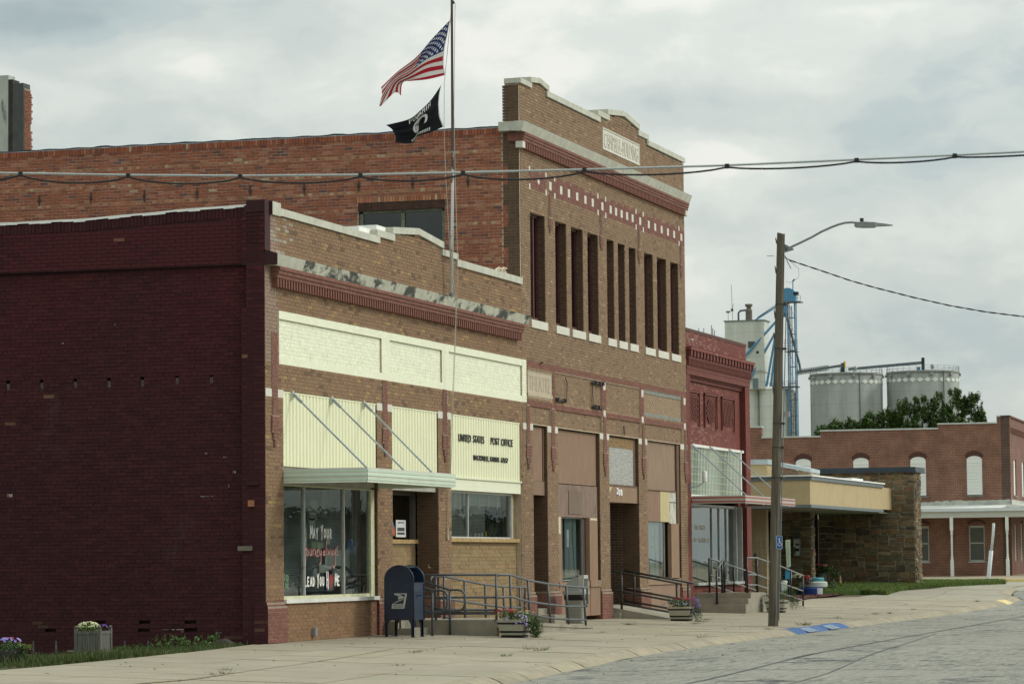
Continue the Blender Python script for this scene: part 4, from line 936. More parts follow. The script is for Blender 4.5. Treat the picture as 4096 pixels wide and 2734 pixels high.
q = MB(); q.box(19.25, 19.42, .12, .122, 1.7, 2.1); q.build('notice', mat('white_notice', (.7, .76, .74)), f)
q = MB(); q.box(19.10, 19.14, .14, .17, .92, 2.38); q.build('dark_gap', M_dark, f)
def lights_string(root, pts, n_):
    q = MB(); q.tube(pts, .006, 4)
    for i in range(n_):
        t = i / n_ * (len(pts) - 1); k_ = int(t); a, b = Vector(pts[k_]), Vector(pts[k_ + 1]); p = a.lerp(b, t - k_); q.tube([p, p + Vector((-.05, 0, random.uniform(.0, .02)))], .009, 4)
    q.build('light_string', mat('dark_green_cord', (.03, .06, .05)), root)
lights_string(f, [(19.78, .13, 2.3), (19.74, .13, 2.0), (19.82, .13, 1.6), (19.86, .13, 1.3), (20.05, .13, .98)], 20)
# bay three : OSB and number
osb = MB(); osb.box(22.6, 25.2, .08, .10, 3.22, 4.37); osb.build('strand_board', mat('silver_strand_board', (.36, .36, .34), var=.55, scale=14, stretch=(1, 1, 1.6), bump=.006, rough=.6, stain=((.26, .14, .05), 1.2, .55, .8, (1, 1, 1))), cb)
q = MB(); q.box(22.6, 25.2, .074, .08, 4.12, 4.37); q.build('rusty_strip', mat('rusty_strand_board', (.24, .15, .07), var=.6, scale=14), cb)
q = MB(); q.box(25.15, 25.34, .07, .11, 3.2, 4.40); q.box(22.59, 25.34, .03, .1, 3.165, 3.22); q.build('board_frame', mat('brown_batten', (.13, .075, .05)), cb)
hb = board(cb, 22.59, 25.33, .03, 2.79, 3.165, (0.261, 0.170, 0.111), 'header_board', t=.5)
q = MB(); q.prism([(22.6, 3.15), (22.95, 3.15), (22.6, 2.95)], (0, .024, 0), X, Zv, Y, .006); q.build('bare_yellow_corner', mat('yellow_board', (.52, .44, .24)), cb)
for s_, a, z in (('2', 23.33, 2.99), ('1', 23.53, 2.95), ('8', 23.66, 2.96)): text('lettering', s_, M_wp, hb, (a, .028, z), .15, X, Zv, ext=.02, width=.06 if s_ == '1' else .17, bold=.02)
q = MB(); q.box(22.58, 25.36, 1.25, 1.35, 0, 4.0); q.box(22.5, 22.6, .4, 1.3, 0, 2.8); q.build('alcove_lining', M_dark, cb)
dr = MB(); dr.box(22.62, 22.72, .5, .56, .3, 2.8); dr.box(24.25, 24.42, .48, .58, .3, 2.8); dr.box(22.62, 24.4, .5, .56, 2.6, 2.8); dr.box(22.62, 24.4, .5, .56, .3, .9); dr = dr.build('door', mat('dark_door_frame', (.035, .03, .028), rough=.5), cb)
q = MB(); q.quad((22.72, .53, .9), (24.25, .53, .9), (24.25, .53, 2.6), (22.72, .53, 2.6)); q.build('pane', glass('green_glass', (.50, .62, .57), .04, .001), dr)
q = MB(); vs = []
for i in range(25): vs += [(22.7 + i * .065, .66 + .02 * math.sin(i * 1.7), .9), (22.7 + i * .065, .66 + .02 * math.sin(i * 1.7), 2.6)]
q.add(vs, [(2 * i, 2 * i + 2, 2 * i + 3, 2 * i + 1) for i in range(24)]); q.build('curtain', mat('green_curtain', (.23, .30, .26), var=.1), dr, smooth=True)
bk.panel((25.36, 0, 0), Y, NX, [(.45, 1.1, .2, 2.8)], (), shaded_brick, proud=.005)
# bay four
board(cb, 26.23, 29.62, .07, 3.16, 4.38, (0.277, 0.191, 0.133)); board(cb, 26.23, 27.68, .05, 2.36, 3.14, PW1)
q = MB(); q.box(27.685, 28.61, .045, .07, 2.36, 3.14); q.build('yellow_board', mat('yellow_board', (.52, .44, .24), var=.1, stain=((.22, .12, .06), 1.3, .56, .62, (1, 1, 1))), cb)
q = MB(); q.box(28.62, 29.32, .045, .07, 2.88, 3.14); q.box(28.62, 29.32, .045, .07, 2.30, 2.86); q.build('peeling_board', mat('peeling_board', (.50, .49, .42), var=.5, scale=9, stretch=(3, 3, .5), stain=((.16, .09, .05), 3, .55, .65, (1, 1, .6))), cb)
q = MB(); q.box(29.36, 29.60, .02, .08, 2.3, 4.38); q.box(26.23, 29.63, .03, .07, 3.14, 3.165); q.build('board_frame', mat('brown_batten', (.13, .075, .05)), cb)
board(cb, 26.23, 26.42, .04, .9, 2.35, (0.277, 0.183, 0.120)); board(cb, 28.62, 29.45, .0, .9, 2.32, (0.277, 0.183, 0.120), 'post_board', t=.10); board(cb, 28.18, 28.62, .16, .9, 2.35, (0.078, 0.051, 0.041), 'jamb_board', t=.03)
board(cb, 26.23, 29.6, .0, .76, .92, (0.285, 0.191, 0.129), 'stall_ledge', t=.1); board(cb, 26.24, 29.6, .03, .0, .75, (0.269, 0.178, 0.124), 'stall_board', t=.1)
f = curtained(cb, 26.42, 28.2, .93, 2.37, .08, (.34, .38, .33))
q = MB(); q.box(26.9, 27.1, .10, .102, 1.72, 2.0); q.build('notice', mat('white_notice', (.7, .76, .74)), f)
lights_string(f, [(27.35, .11, 2.2), (27.3, .11, 1.8), (27.38, .11, 1.4), (27.3, .11, 1.05)], 14)
# wires, brackets and hooks on the wall
M_rust = mat('rusty_iron', (.07, .06, .055), var=.4, scale=20, metal=.3, rough=.7)
for (a, b, z, ks) in ((17.98, 18.75, 5.035, (18.0, 18.6)), (21.06, 21.94, 5.585, (21.25, 21.6, 21.87)), (21.10, 21.98, 5.01, (21.2, 21.5))):
    q = MB(); q.box(a, b, -.05, -.0, z - .018, z + .018)
    for k_ in ks: q.box(k_, k_ + .08, -.09, .0, z - .04, z + .045)
    q.build('sign_bracket', M_rust, cb)
q = MB()
q.tube([(18.78, -.02, 5.60), (18.84, -.02, 5.52), (18.93, -.02, 5.47), (18.90, -.02, 5.2), (18.84, -.02, 5.05), (18.80, -.02, 5.0)], .010, 5); q.tube([(21.08, -.03, 5.6), (21.1, -.02, 5.3), (21.18, -.02, 5.2), (21.15, -.02, 5.02)], .006, 5); q.tube([(21.06, -.02, 5.6), (21.04, -.02, 4.95)], .008, 5)
q.tube([(23.9, -.02, 4.66), (23.88, -.05, 4.46)], .018, 5); q.tube([(16.75, -.08, 5.80), (16.9, -.02, 5.82)], .02, 5); q.build('wire', mat('rusty_iron', (.07, .06, .055)), cb)
# orange side wall
def side_col(u, z, hd):
    r = random.random()
    if hd: return jit((.40, .19, .105), .2) if r < .5 else (jit((.46, .33, .21), .1) if r < .58 else jit((.33, .125, .065), .2))
    if r < .03: return jit((.15, .075, .07), .15)
    if r < .18: return jit((.215, .075, .052), .12)
    if r < .30: return jit((.36, .155, .095), .12)
    if r < .306: return jit((.44, .32, .21), .1)
    return jit((.30, .096, .052), .14)
def brn(u, z, hd): return jit((.105, .065, .038), .12)
SW = (1.74, 3.78, 8.0, 9.40)
def quoin(z): return .38 if int(z / .46) % 2 == 0 or z > 10.45 else .27
SX = 15.36
w = MB(); side_wall(w, SX + .002, SX + .3, [(.34, 17, 6.9, 10.94)], [SW]); w.box(SX + .002, SX + .3, .003, .34, 6.8, 11.86); w.build('side_wall', mat('pale_old_mortar', (.50, .42, .32), var=.3, scale=4, bump=.004), cb)
bk.panel((SX, 0, 0), Y, NX, [(.385, 17, 7.0, 10.80)], [SW], side_col, header_every=6, proud=.009, tilt=.004, L_=.205, joint=.014)
for k_ in range(int(7.0 / CH), int(11.9 / CH)):
    zm = (k_ + .5) * CH; qn = quoin(zm)
    bk.panel((SX, 0, 0), Y, NX, [(.0, qn, zm - .02, zm + .02)], (), brn, proud=.010)
    if qn < .38 and zm < 10.8: bk.panel((SX, 0, 0), Y, NX, [(qn, .385, zm - .02, zm + .02)], (), side_col, proud=.010)
u = .39
while u < 17:
    bk.one((SX, u + .035, 10.87), Y, NX, Zv, .030, .062, .02 + random.uniform(-.004, .008), side_col(u, 0, 0)); u += .0705
u = SW[0] - .05
while u < SW[1] + .05:
    bk.one((SX, u + .035, 9.46), Y, NX, Zv, .030, .055, .016, side_col(u, 0, 1)); u += .0705
q = MB(); q.tube([(SX + .0, y, 10.955 + .008 * math.sin(y * 9) + .012 * (math.sin(y * 3.3) > .8)) for y in np.arange(.4, 17, .12)], .022, 6); q.build('roofing_edge', mat('tar_edge', (.05, .055, .06), var=.4, scale=8), cb)
q = MB(); q.tube([(SX - .005, y, 10.935) for y in np.arange(.4, 17, .4)], .016, 6); q.build('flashing', mat('grey_flashing', (.33, .37, .38), var=.3, scale=9), cb)
for y in (1.19, 2.48, 3.76, 5.06, 6.36, 7.66, 8.96, 10.29, 11.59):
    q = MB(); q.box(SX - .03, SX, y - .012, y + .012, 9.66, 9.92); q.box(SX - .05, SX, y - .03, y + .03, 9.76, 9.82); q.build('wall_anchor', mat('rusty_iron', (.07, .06, .055)), cb)
# side window
sw = MB(); fr_m = mat('weathered_green_frame', (.16, .17, .12), var=.35, scale=14)
for (a, b, c, d) in ((1.74, 3.76, 9.16, 9.22), (3.68, 3.76, 8, 9.2), (1.76, 1.82, 8, 9.2), (2.70, 2.78, 8, 9.18)): sw.box(SX + .06, SX + .14, a, b, c, d)
sw = sw.build('side_window', fr_m, cb)
q = MB(); q.box(SX - .005, SX + .1, 1.72, 3.78, 9.22, 9.39); q.build('lintel', mat('rusty_lintel', (.065, .032, .022), var=.4, scale=10), sw)
q = MB(); q.quad((SX + .1, 3.68, 8), (SX + .1, 2.78, 8), (SX + .1, 2.78, 9.16), (SX + .1, 3.68, 9.16)); q.quad((SX + .1, 2.70, 8), (SX + .1, 1.82, 8), (SX + .1, 1.82, 9.16), (SX + .1, 2.70, 9.16)); q.build('pane', glass('side_glass', (.05, .06, .07), .03), sw)
q = MB(); q.box(SX + .5, SX + .55, 1.3, 4.2, 7.6, 9.4); q.build('dark_room', M_dark, cb)
bk.commit(cb, M_brick, sel=lambda c: c.x < 15.5)
# rags left on the parapet
q = MB()
for i in range(9):
    a = Vector((14.0 + i * .06, .18, 7.62 + .03 * (i % 3))); b = a + Vector((.28, random.uniform(-.1, .1), random.uniform(.0, .09))); q.tube([a, (a + b) / 2 + Vector((0, 0, .04)), b], .02, 5)
o = q.build('plaster_debris', mat('pale_debris', (.62, .54, .40), var=.3, scale=12)); o['label'] = 'crumpled pale debris lying on the coping where the low roof meets the tall wall'; o['category'] = 'debris'

# ================================================================== CITY OFFICE
co = thing('city_office', 'small red painted brick office with dentilled cornice and pale corrugated transom', 'building', (30.5, 0, 0))
bk = Bricks(); CR = (.185, .050, .037)
crf = lambda u, z, hd: jit(CR, .12)
def cr_up(u, z, hd): return jit((.25, .11, .085), .1) if random.random() < .10 and z < 7.2 else jit(CR, .12)
X0, X1 = 30.43, 37.98
bk.panel((0, .0, 0), X, NY, [(X0, 37.55, 7.04, 7.44)], (), cr_up)
w = MB(); w.box(X0, 37.55, .003, .3, 7.0, 7.44); w.box(X0, X1, .16 + .003, .36, 4.47, 7.02); w.box(X0, X1, -.02, .3, 6.30, 7.0); w.box(X0, 30.82, .003, .3, 0, 6.4); w.box(37.40, X1, .003, .3, 0, 6.4); w.box(30.82, 37.4, .09, .3, 0, .70); w.box(37.55, 37.9, .05, .28, 7.0, 7.03); w.build('wall', M_redpaint, co)
q = MB(); q.box(X0, 37.58, -.02, .32, 7.44, 7.52); q.build('coping', mat('brown_coping', (.10, .05, .04), var=.3, scale=6), co)
# cornice
q = MB(); q.box(X0 - .03, 38.08, -.15, .1, 6.93, 7.02); q.build('cornice_shelf', M_redpaint, co)
bk.panel((0, -.15, 0), X, NY, [(X0, 38.08, 6.93, 7.02)], (), cr_up, ch=.09); bk.panel((X0 - .03, 0, 0), Y, NX, [(-.15, .1, 6.93, 7.02)], (), crf, ch=.09)
dentil_row(co, X0 + .02, 37.9, 6.78, 6.93, .14, .19, .37, M_redpaint)
q = MB(); q.box(X0, 38.02, -.085, .1, 6.70, 6.78); q.build('cornice_band', M_redpaint, co)
dentil_row(co, X0 + .05, 37.92, 6.545, 6.70, .075, .07, .14, M_redpaint)
q = MB(); q.box(X0, 37.98, -.03, .1, 6.44, 6.545); q.build('cornice_band', M_redpaint, co)
z = 6.42
for i, p in enumerate((.0, .045, .09)):
    q = MB(); q.box(30.82, 37.42, p, .2, z - .085, z); q.build('corbel', M_redpaint, co); bk.panel((0, p, 0), X, NY, [(30.82, 37.42, z - .085, z)], (), crf, ch=.085, proud=.004); z -= .085
PX = [(30.86, 32.42), (32.97, 34.47), (35.02, 36.60)]
HP = [(a, b, 4.97, 5.91) for a, b in PX]
bk.panel((0, .16, 0), X, NY, [(30.82, 37.42, 4.47, 6.30)], HP, crf)
for p0, p1 in ((X0, 30.82), (37.40, X1)): bk.panel((0, 0, 0), X, NY, [(p0, p1, .55, 6.42)], (), crf, half=True)
bk.panel((37.40, 0, 0), Y, NX, [(0, .16, .1, 6.4)], (), lambda u, z, hd: jit((.13, .03, .024), .1), proud=.004)  # left face of the pilaster: same paint, shade put into the colour
# cut the three recessed panels into the backing
pm = MB()
for n_, (a, b) in enumerate(PX):
    pm.box(a, b, .158, .17, 4.97, 5.91)
    for k_, d in enumerate((.0, .05)):
        for (x0, x1_, z0, z1) in ((a + d * 1.6, b - d * 1.6, 5.91 - d * 1.4 - .05, 5.91 - d * 1.4), (b - d * 1.6 - .07, b - d * 1.6, 4.97, 5.91 - d * 1.4), (a + d * 1.6, a + d * 1.6 + .04, 4.97, 5.9 - d)):
            pm.box(x0, x1_, .13 - .03 * (1 - k_) - .0, .165, z0, z1)
pm.build('panel_frame', M_redpaint, co)
for n_, (a, b) in enumerate(PX):
    q = MB()
    for j in range(9):
        for i in range(7):
            xx = a + .16 + i * .175 + (.085 if j % 2 else 0); zz = 5.12 + j * .072
            if n_ == 2: xx = a + .16 + i * .175 + j * -.02 + .12
            if n_ == 1 and abs(i - 3) + abs(j - 4) > 5: continue
            if xx + .1 > b - .2: continue
            q.box(xx, xx + .1, .115, .165, zz, zz + .060)
    q.build('patterned_brick', M_redpaint, co, kind='stuff')
    bk.panel((0, .158, 0), X, NY, [(a + .05, b - .1, 4.98, 5.12), (a + .05, b - .1, 5.75, 5.85)], (), crf)
# transom: pale corrugated sheets behind glass blocks frame
tr = MB(); tr.box(30.82, 37.38, .05, .2, 4.40, 4.47); tr.box(36.98, 37.08, .05, .2, 3.08, 4.47); tr.box(30.82, 30.88, .05, .2, 3.08, 4.47); tr.box(30.82, 37.05, .05, .2, 3.05, 3.12); tr = tr.build('transom', mat('white_trim', (.75, .75, .70), var=.1, scale=12), co)
q = MB(); n_ = 34; p = (36.98 - 30.88) / n_
for i in range(n_):
    a = 30.88 + i * p; q.add([(a, .135, 3.1), (a + p * .3, .09, 3.1), (a + p * .6, .09, 3.1), (a + p, .135, 3.1), (a, .135, 4.41), (a + p * .3, .09, 4.41), (a + p * .6, .09, 4.41), (a + p, .135, 4.41)], [(0, 1, 5, 4), (1, 2, 6, 5), (2, 3, 7, 6)])
q.build('corrugated_sheet', mat('pale_green_sheet', (.50, .56, .48), var=.08, scale=2, rough=.5), tr)
q = MB()
for k_ in range(6): q.box(30.88, 36.98, .088, .10, 3.26 + k_ * .2, 3.275 + k_ * .2)
q.build('muntin', mat('pale_yellow_bar', (.56, .56, .40)), tr)
q = MB(); q.box(37.08, 37.4, .16, .3, .7, 4.47); q.build('side_panel', M_redpaint, co)
q = MB()
for k_ in range(36): q.box(30.95 + k_ * .17, 30.972 + k_ * .17, .082, .10, 3.12, 4.4)
q.build('muntin', mat('green_grey_bar', (.30, .35, .29)), tr)
# shop window
sw = MB(); sw.box(31.45, 31.53, .2, .28, .76, 2.87); sw.box(34.06, 34.09, .22, .28, .76, 2.87); sw.box(34.94, 34.97, .22, .28, .76, 2.87); sw.box(35.80, 35.84, .22, .28, .76, 2.87); sw.box(36.78, 36.86, .16, .3, .76, 2.87); sw.box(37.02, 37.06, .05, .3, .76, 2.87); sw.box(31.4, 37.05, .2, .28, 2.80, 2.88)
sw = sw.build('office_window', mat('grey_aluminium', (.42, .44, .43), metal=.3, rough=.4), co)
q = MB(); q.box(31.42, 37.08, -.02, .3, .70, .77); q.build('sill', mat('grey_sill', (.42, .44, .42), var=.15, scale=6), sw)
for a, b in ((31.53, 34.06), (34.09, 34.94), (34.97, 35.8), (35.84, 36.78)):
    q = MB(); q.quad((a, .25, .77), (b, .25, .77), (b, .25, 2.8), (a, .25, 2.8)); q.build('pane', glass('office_glass', (.80, .86, .85), .05, .0012), sw)
q = MB(); vs = []; n_ = 70
for i in range(n_ + 1):
    xx = 31.55 + 4.3 * i / n_; yy = .42 + .04 * math.sin(i * .9) + .02 * math.sin(i * 2.3); vs += [(xx, yy, .8), (xx, yy, 2.8)]
q.add(vs, [(2 * i, 2 * i + 2, 2 * i + 3, 2 * i + 1) for i in range(n_)]); q.build('curtain', mat('sheer_curtain', (.095, .12, .115), var=.35, scale=1.3, stretch=(3, 1, .2)), sw, smooth=True)
q = MB(); q.box(36.3, 36.8, .3, .5, .77, 2.8); q.build('brown_screen', mat('brown_screen', (.06, .045, .04)), sw)
for s_, a, b, z, h in (('CITY', 32.15, 32.62, 2.195, .12), ('OFFICE', 32.70, 33.40, 2.195, .12), ('POLICE', 31.71, 32.52, 1.855, .12), ('DEPARTMENT', 32.60, 33.84, 1.855, .12)): text('lettering', s_, mat('gold_letter', (.80, .77, .68)), sw, (a, .246, z), h, X, Zv, width=b - a, ext=.003, bold=-.004)
dr = MB(); dr.box(30.84, 30.9, .3, .36, .75, 2.87); dr.box(31.2, 31.42, .28, .36, .75, 2.87); dr.box(30.84, 31.4, .3, .36, 2.75, 2.87); dr.box(30.84, 31.45, .25, .36, .70, .80); dr = dr.build('door', mat('dark_brown_frame', (.05, .035, .025)), co)
q = MB(); q.box(30.9, 31.2, .4, .42, .8, 2.75); q.build('door_leaf', mat('pale_green_door', (.40, .42, .33)), dr)
q = MB(); q.box(30.5, 37.9, 1.5, 1.6, 0, 4.5); q.box(30.5, 37.9, .3, 12, 4.8, 4.9); q.box(37.7, 37.96, .3, 12, 0, 6.4); q.box(30.5, 37.9, 11.9, 12, 0, 6.5); q.build('inner_wall', mat('dim_wall', (.10, .10, .09)), co)
bk.panel((0, .09, 0), X, NY, [(31.4, 37.4, .1, .70)], (), crf, half=True)
for a, b in ((X0 + .03, 30.82), (37.40, X1)):
    q = MB(); q.box(a - .04, b + .05, -.05, .2, 0, .54); q.build('pier_base', M_redpaint, co); bk.panel((0, -.05, 0), X, NY, [(a - .04, b + .05, 0, .54)], (), crf, half=True); bk.panel((a - .04, 0, 0), Y, NX, [(-.05, .2, 0, .54)], (), crf)
bk.commit(co, M_bpaint)
q = MB(); q.box(31.0, 31.04, -.035, .0, 7.22, 7.26); q.box(31.12, 31.16, -.035, .0, 7.22, 7.26); q.build('white_insulator', M_wp, co)
# ---- metal awnings with tie rods
def awning(name, label, x0, x1, y0, zt, zb, cols, rods, rib):
    a = thing(name, label, 'awning', (x0, 0, zt))
    fb = MB(); fb.box(x0 + .03, x1 - .03, y0 + .03, -.0, zt - .07, zt - .03); fb.build('soffit', mat(name + '_soffit', (.36, .34, .29), var=.1, scale=3), a)
    n_ = len(cols); h = (zt - zb) / n_
    for k_, c in enumerate(cols):
        q = MB(); za, zb2 = zt - (k_ + 1) * h, zt - k_ * h
        q.box(x0, x1, y0 - rib[k_], y0 + .03, za, zb2); q.box(x0 - rib[k_], x0 + .03, y0 - rib[k_], -.01, za + .0002, zb2 - .0002); q.box(x1 - .03, x1 + rib[k_], y0, -.01, za, zb2)
        q.build('fascia_strip', mat('%s_strip_%d' % (name, int(c[0] * 1000) + int(c[2] * 100)), c, var=.06, scale=3, rough=.5, spec=.5), a)
    for (p0, p1) in rods:
        q = MB(); q.tube([p0, p1], .018, 6); d = (Vector(p1) - Vector(p0)).normalized(); q.tube([Vector(p0), Vector(p0) + d * .22], .03, 6); rod = q.build('tie_rod', mat('grey_rod', (.34, .38, .40), metal=.3, rough=.5), a)
        q = MB(); q.box(p0[0] - .03, p0[0] + .03, p0[1], .05, p0[2] - .1, p0[2] + .06); q.build('bracket', mat('pale_bracket', (.55, .56, .48)), rod)
    return a
G1 = (.52, .64, .50); G2 = (.56, .56, .50); G3 = (.66, .72, .62)
awning('green_awning', 'flat pale green striped metal awning hung on three rods by post office window', .86, 5.86, -1.55, 3.03, 2.775, (G2, G1, G3, G1, G2, G1, G3), [((1.28, -.04, 4.36), (.92, -1.53, 3.03)), ((3.28, -.04, 4.36), (2.93, -1.53, 3.03)), ((5.02, -.04, 4.36), (4.52, -1.53, 3.03))], (.004, .016, .006, .016, .006, .016, .004))
A1 = (.46, .43, .39); A2 = (.36, .085, .07)
aw2 = awning('red_awning', 'flat red and grey striped metal awning over the city office window', 30.84, 37.2, -1.45, 3.07, 2.865, (A1, A2, A1, A1, A2, A1), [((31.1, -.0, 4.41), (31.15, -1.43, 3.06)), ((33.2, -.0, 4.41), (33.25, -1.43, 3.07)), ((35.5, -.0, 4.41), (35.6, -1.43, 3.07))], (.004, .016, .006, .006, .016, .004))
q = MB()
for x in (31.3, 33.4, 35.5, 36.8): q.lathe((x, -1.38, 2.84), [(.0, 0), (.025, .01), (.025, .03)], 8)
q.build('small_lamp', M_wp, aw2)
fl = thing('floodlight', 'small white floodlight on a grey arm above the red awning', 'light', (30.68, -.05, 3.32))
q = MB(); q.box(30.64, 30.72, -.05, 0, 3.2, 3.42); q.build('bracket', mat('grey_rod', (.34, .38, .40)), fl); q = MB(); q.tube([(30.68, -.04, 3.3), (30.76, -.28, 3.36), (30.8, -.36, 3.45)], .02, 6); q.build('arm', mat('grey_rod', (.34, .38, .40)), fl)
q = MB(); q.lathe((30.8, -.38, 3.42), [(.05, 0), (.06, .03), (.06, .28), (.04, .31), (0, .31)], 12); q.build('lamp_head', mat('white_plastic', (.75, .76, .74)), fl, smooth=True)
# ================================================================== RAMPS, STEPS, RAILINGS
M_rail = mat('grey_painted_pipe', (.075, .085, .095), var=.25, scale=10, rough=.45, spec=.5)
M_railb = mat('brown_pipe', (.045, .042, .035), var=.2, scale=10, rough=.5)
M_railk = mat('black_pipe', (.012, .012, .013), var=.2, scale=10, rough=.4, spec=.5)
M_railtop = mat('worn_grey_pipe', (.22, .23, .23), var=.2, scale=10, rough=.4, metal=.3)
rp = thing('post_office_ramp', 'grey concrete ramp with landing and two steps before the post office door', 'ramp', (7.15, -.6, 0))
q = MB(); q.box(7.15, 9.4, -2.0, .45, -.1, .262)
q.prism([(9.4, -.1), (13.75, -.1), (13.75, -.03), (9.4, .13)], (0, -2.0, 0), X, Zv, Y, 1.45); q.build('platform', M_conc, rp)
q = MB(); q.prism([(9.4, .10), (13.75, -.05), (13.75, -.0), (9.4, .17)], (0, -2.02, 0), X, Zv, Y, .14); q.build('curb', M_conc, rp)
q = MB(); q.box(6.14, 7.148, -.58, -.29, -.1, .125); q.build('step', M_conc, rp); q = MB(); q.box(6.0, 7.148, -.29, .5, -.1, .262); q.build('step', M_conc, rp); q = MB(); q.box(7.1, 9.5, .45, .5, 0, .3); q.build('threshold', M_conc, rp)
q = MB(); q.box(7.142, 7.149, -1.98, -1.95, -.04, .12); q.build('rust_stain', mat('rust_stain', (.16, .07, .03), var=.5, scale=20), rp)
def rail(name, label, paths, posts, r=.022, m=M_rail, rp_=.024, top=None):
    p0 = posts[0][0] if posts else paths[0][0]
    t = thing(name, label, 'railing', (p0[0], p0[1], p0[2]), 'pipe railings along the ramps and steps')
    for i, p in enumerate(paths): q = MB(); q.tube(p, r, 8); q.build('rail', (top or m) if top else m, t, smooth=True)
    for (a, b) in posts: q = MB(); q.tube([a, b], rp_, 8); q.lathe((a[0], a[1], a[2]), [(.05, 0), (.05, .008), (.03, .01)], 8); q.build('post', m, t, smooth=True)
    return t
def loop(x, y, z0, z1, dx, r=.07, axis='x'):
    """rounded return between two rail ends"""
    pts = []
    for k in range(7):
        a = math.pi / 2 * (1 - k / 6); pts.append((dx - r + r * math.cos(a), z1 - r + r * math.sin(a)))
    for k in range(7):
        a = -math.pi / 2 * k / 6; pts.append((dx - r + r * math.cos(a), z0 + r + r * math.sin(a)))
    return [(x + u, y, z) if axis == 'x' else (x, y - u, z) for u, z in pts]
ys = -1.93
rail('ramp_railing', 'long grey pipe railing on the street side of the post office ramp',
     [[(6.95 + .2, ys, 1.12), (8.08, ys, 1.115), (9.3, ys, 1.0), (10.7, ys, .915), (12.05, ys, .86), (13.35, ys, .815)] + loop(13.38, ys, .42, .815, .26),
      [(7.15, ys, .685), (8.14, ys, .69), (9.35, ys, .575), (10.75, ys, .50), (12.1, ys, .44), (13.42, ys, .42)],
      [(7.15, ys, .435), (8.0, ys, .44), (9.6, ys, .31), (10.9, ys, .22), (12.2, ys, .17), (13.5, ys, .14)]],
     [((7.17, ys, .26), (7.17, ys, 1.12)), ((8.12, ys, .26), (8.08, ys, 1.11)), ((9.42, ys, .14), (9.28, ys, 1.0)), ((10.86, ys, .08), (10.68, ys, .91)), ((12.2, ys, .03), (12.03, ys, .86)), ((13.52, ys, -.03), (13.34, ys, .81))])
rail('landing_railing', 'dark pipe railing across the landing end facing up the street',
     [[(7.19, .40, 1.13), (7.19, -1.93, 1.125)], [(7.19, .40, .70), (7.19, -1.93, .69)], [(7.19, .40, .46), (7.19, -1.93, .45)]],
     [((7.19, -.70, .26), (7.19, -.70, 1.12))])
q = MB(); q.box(7.17, 7.21, -1.92, -.2, .36, .42); o = q.build('toe_plate', M_rail, bpy.data.objects['landing_railing'])
yw = -.58
rail('wall_side_railing', 'grey pipe railing on the wall side of the post office ramp',
     [[(7.22, yw, .95), (7.24, yw, 1.04), (7.34, yw, 1.105), (8.07, yw, 1.10), (9.37, yw, 1.0), (10.74, yw, .91), (12.0, yw, .855), (13.3, yw, .826)] + loop(13.33, yw, .41, .826, .24),
      [(7.6, yw, .68), (8.46, yw, .64), (10.7, yw, .50), (12.05, yw, .43), (13.3, yw, .40)], [(8.1, yw, .30), (9.4, yw, .20), (11, yw, .13)]],
     [((8.06, yw, .26), (8.07, yw, 1.10)), ((9.4, yw, .2), (9.37, yw, 1.0)), ((10.78, yw, .14), (10.74, yw, .91)), ((12.05, yw, .08), (12.0, yw, .855)), ((13.2, yw, .02), (13.18, yw, .83))])
for nm, x, dy, lab in (('step_handrail', 7.08, 0., 'looped handrail beside the landing wall on the post office steps'), ('step_handrail', 6.22, .0, 'looped handrail nearest the blue mailbox on the post office steps')):
    y0 = -1.02 if x > 7 else -.95
    rail(nm, lab, [[(x, -.3, 1.06), (x, y0, .84), (x, y0 - .15, .84)] + [(x, y0 - .15 + yy - y0 + 0, z) for (xx, yy, z) in []] + [(x, y0 - .12 - a, b) for a, b in ((.05, .838), (.13, .82), (.18, .76), (.18, .55), (.15, .48), (.08, .44))] + [(x, y0, .42), (x, -.3, .62)]],
         [((x, y0, gz(x, y0)), (x, y0, .85)), ((x, -.3, .1), (x, -.3, 1.06))])
# theatre ramp
r2 = thing('theatre_ramp', 'short concrete ramp running out from the 218 doorway', 'ramp', (23.9, -.6, 0))
q = MB(); q.prism([(.5, -.1), (.5, .30), (.05, .26), (-1.55, -.035), (-1.55, -.1)], (22.80, 0, 0), Y, Zv, X, 2.35); q.build('platform', M_conc, r2)
q = MB(); q.box(22.62, 22.80, -.22, .02, -.02, .13); q.build('aggregate_block', mat('aggregate', (.30, .27, .21), var=.4, scale=40, bump=.006), r2)
for x, lab, ex in ((22.86, 'dark pipe handrail on the near side of the 218 doorway ramp', 0), (25.05, 'dark pipe handrail on the far side of the 218 doorway ramp', .26)):
    k = ex
    rail('doorway_handrail', lab, [[(x, .05 + k, 1.13), (x, -1.70 + k, .805)], [(x, .05 + k, .68), (x, -1.55 + k, .39)], [(x, .05 + k, .39), (x, -1.5 + k, .12)]],
         [((x, -.2 + k, .2), (x, -.2 + k, 1.09)), ((x, -1.57 + k, -.04), (x, -1.57 + k, .83))], r=.026, m=M_railb, rp_=.03)
q = MB(); q.box(16.35, 17.25, -.42, .1, -.01, .19); q.box(16.5, 17.2, .0, .4, -.01, .33); o = q.build('theatre_doorstep', mat('aggregate', (.30, .27, .21))); o['label'] = 'rough aggregate doorstep blocks in front of the narrow boarded doorway'; o['category'] = 'step'
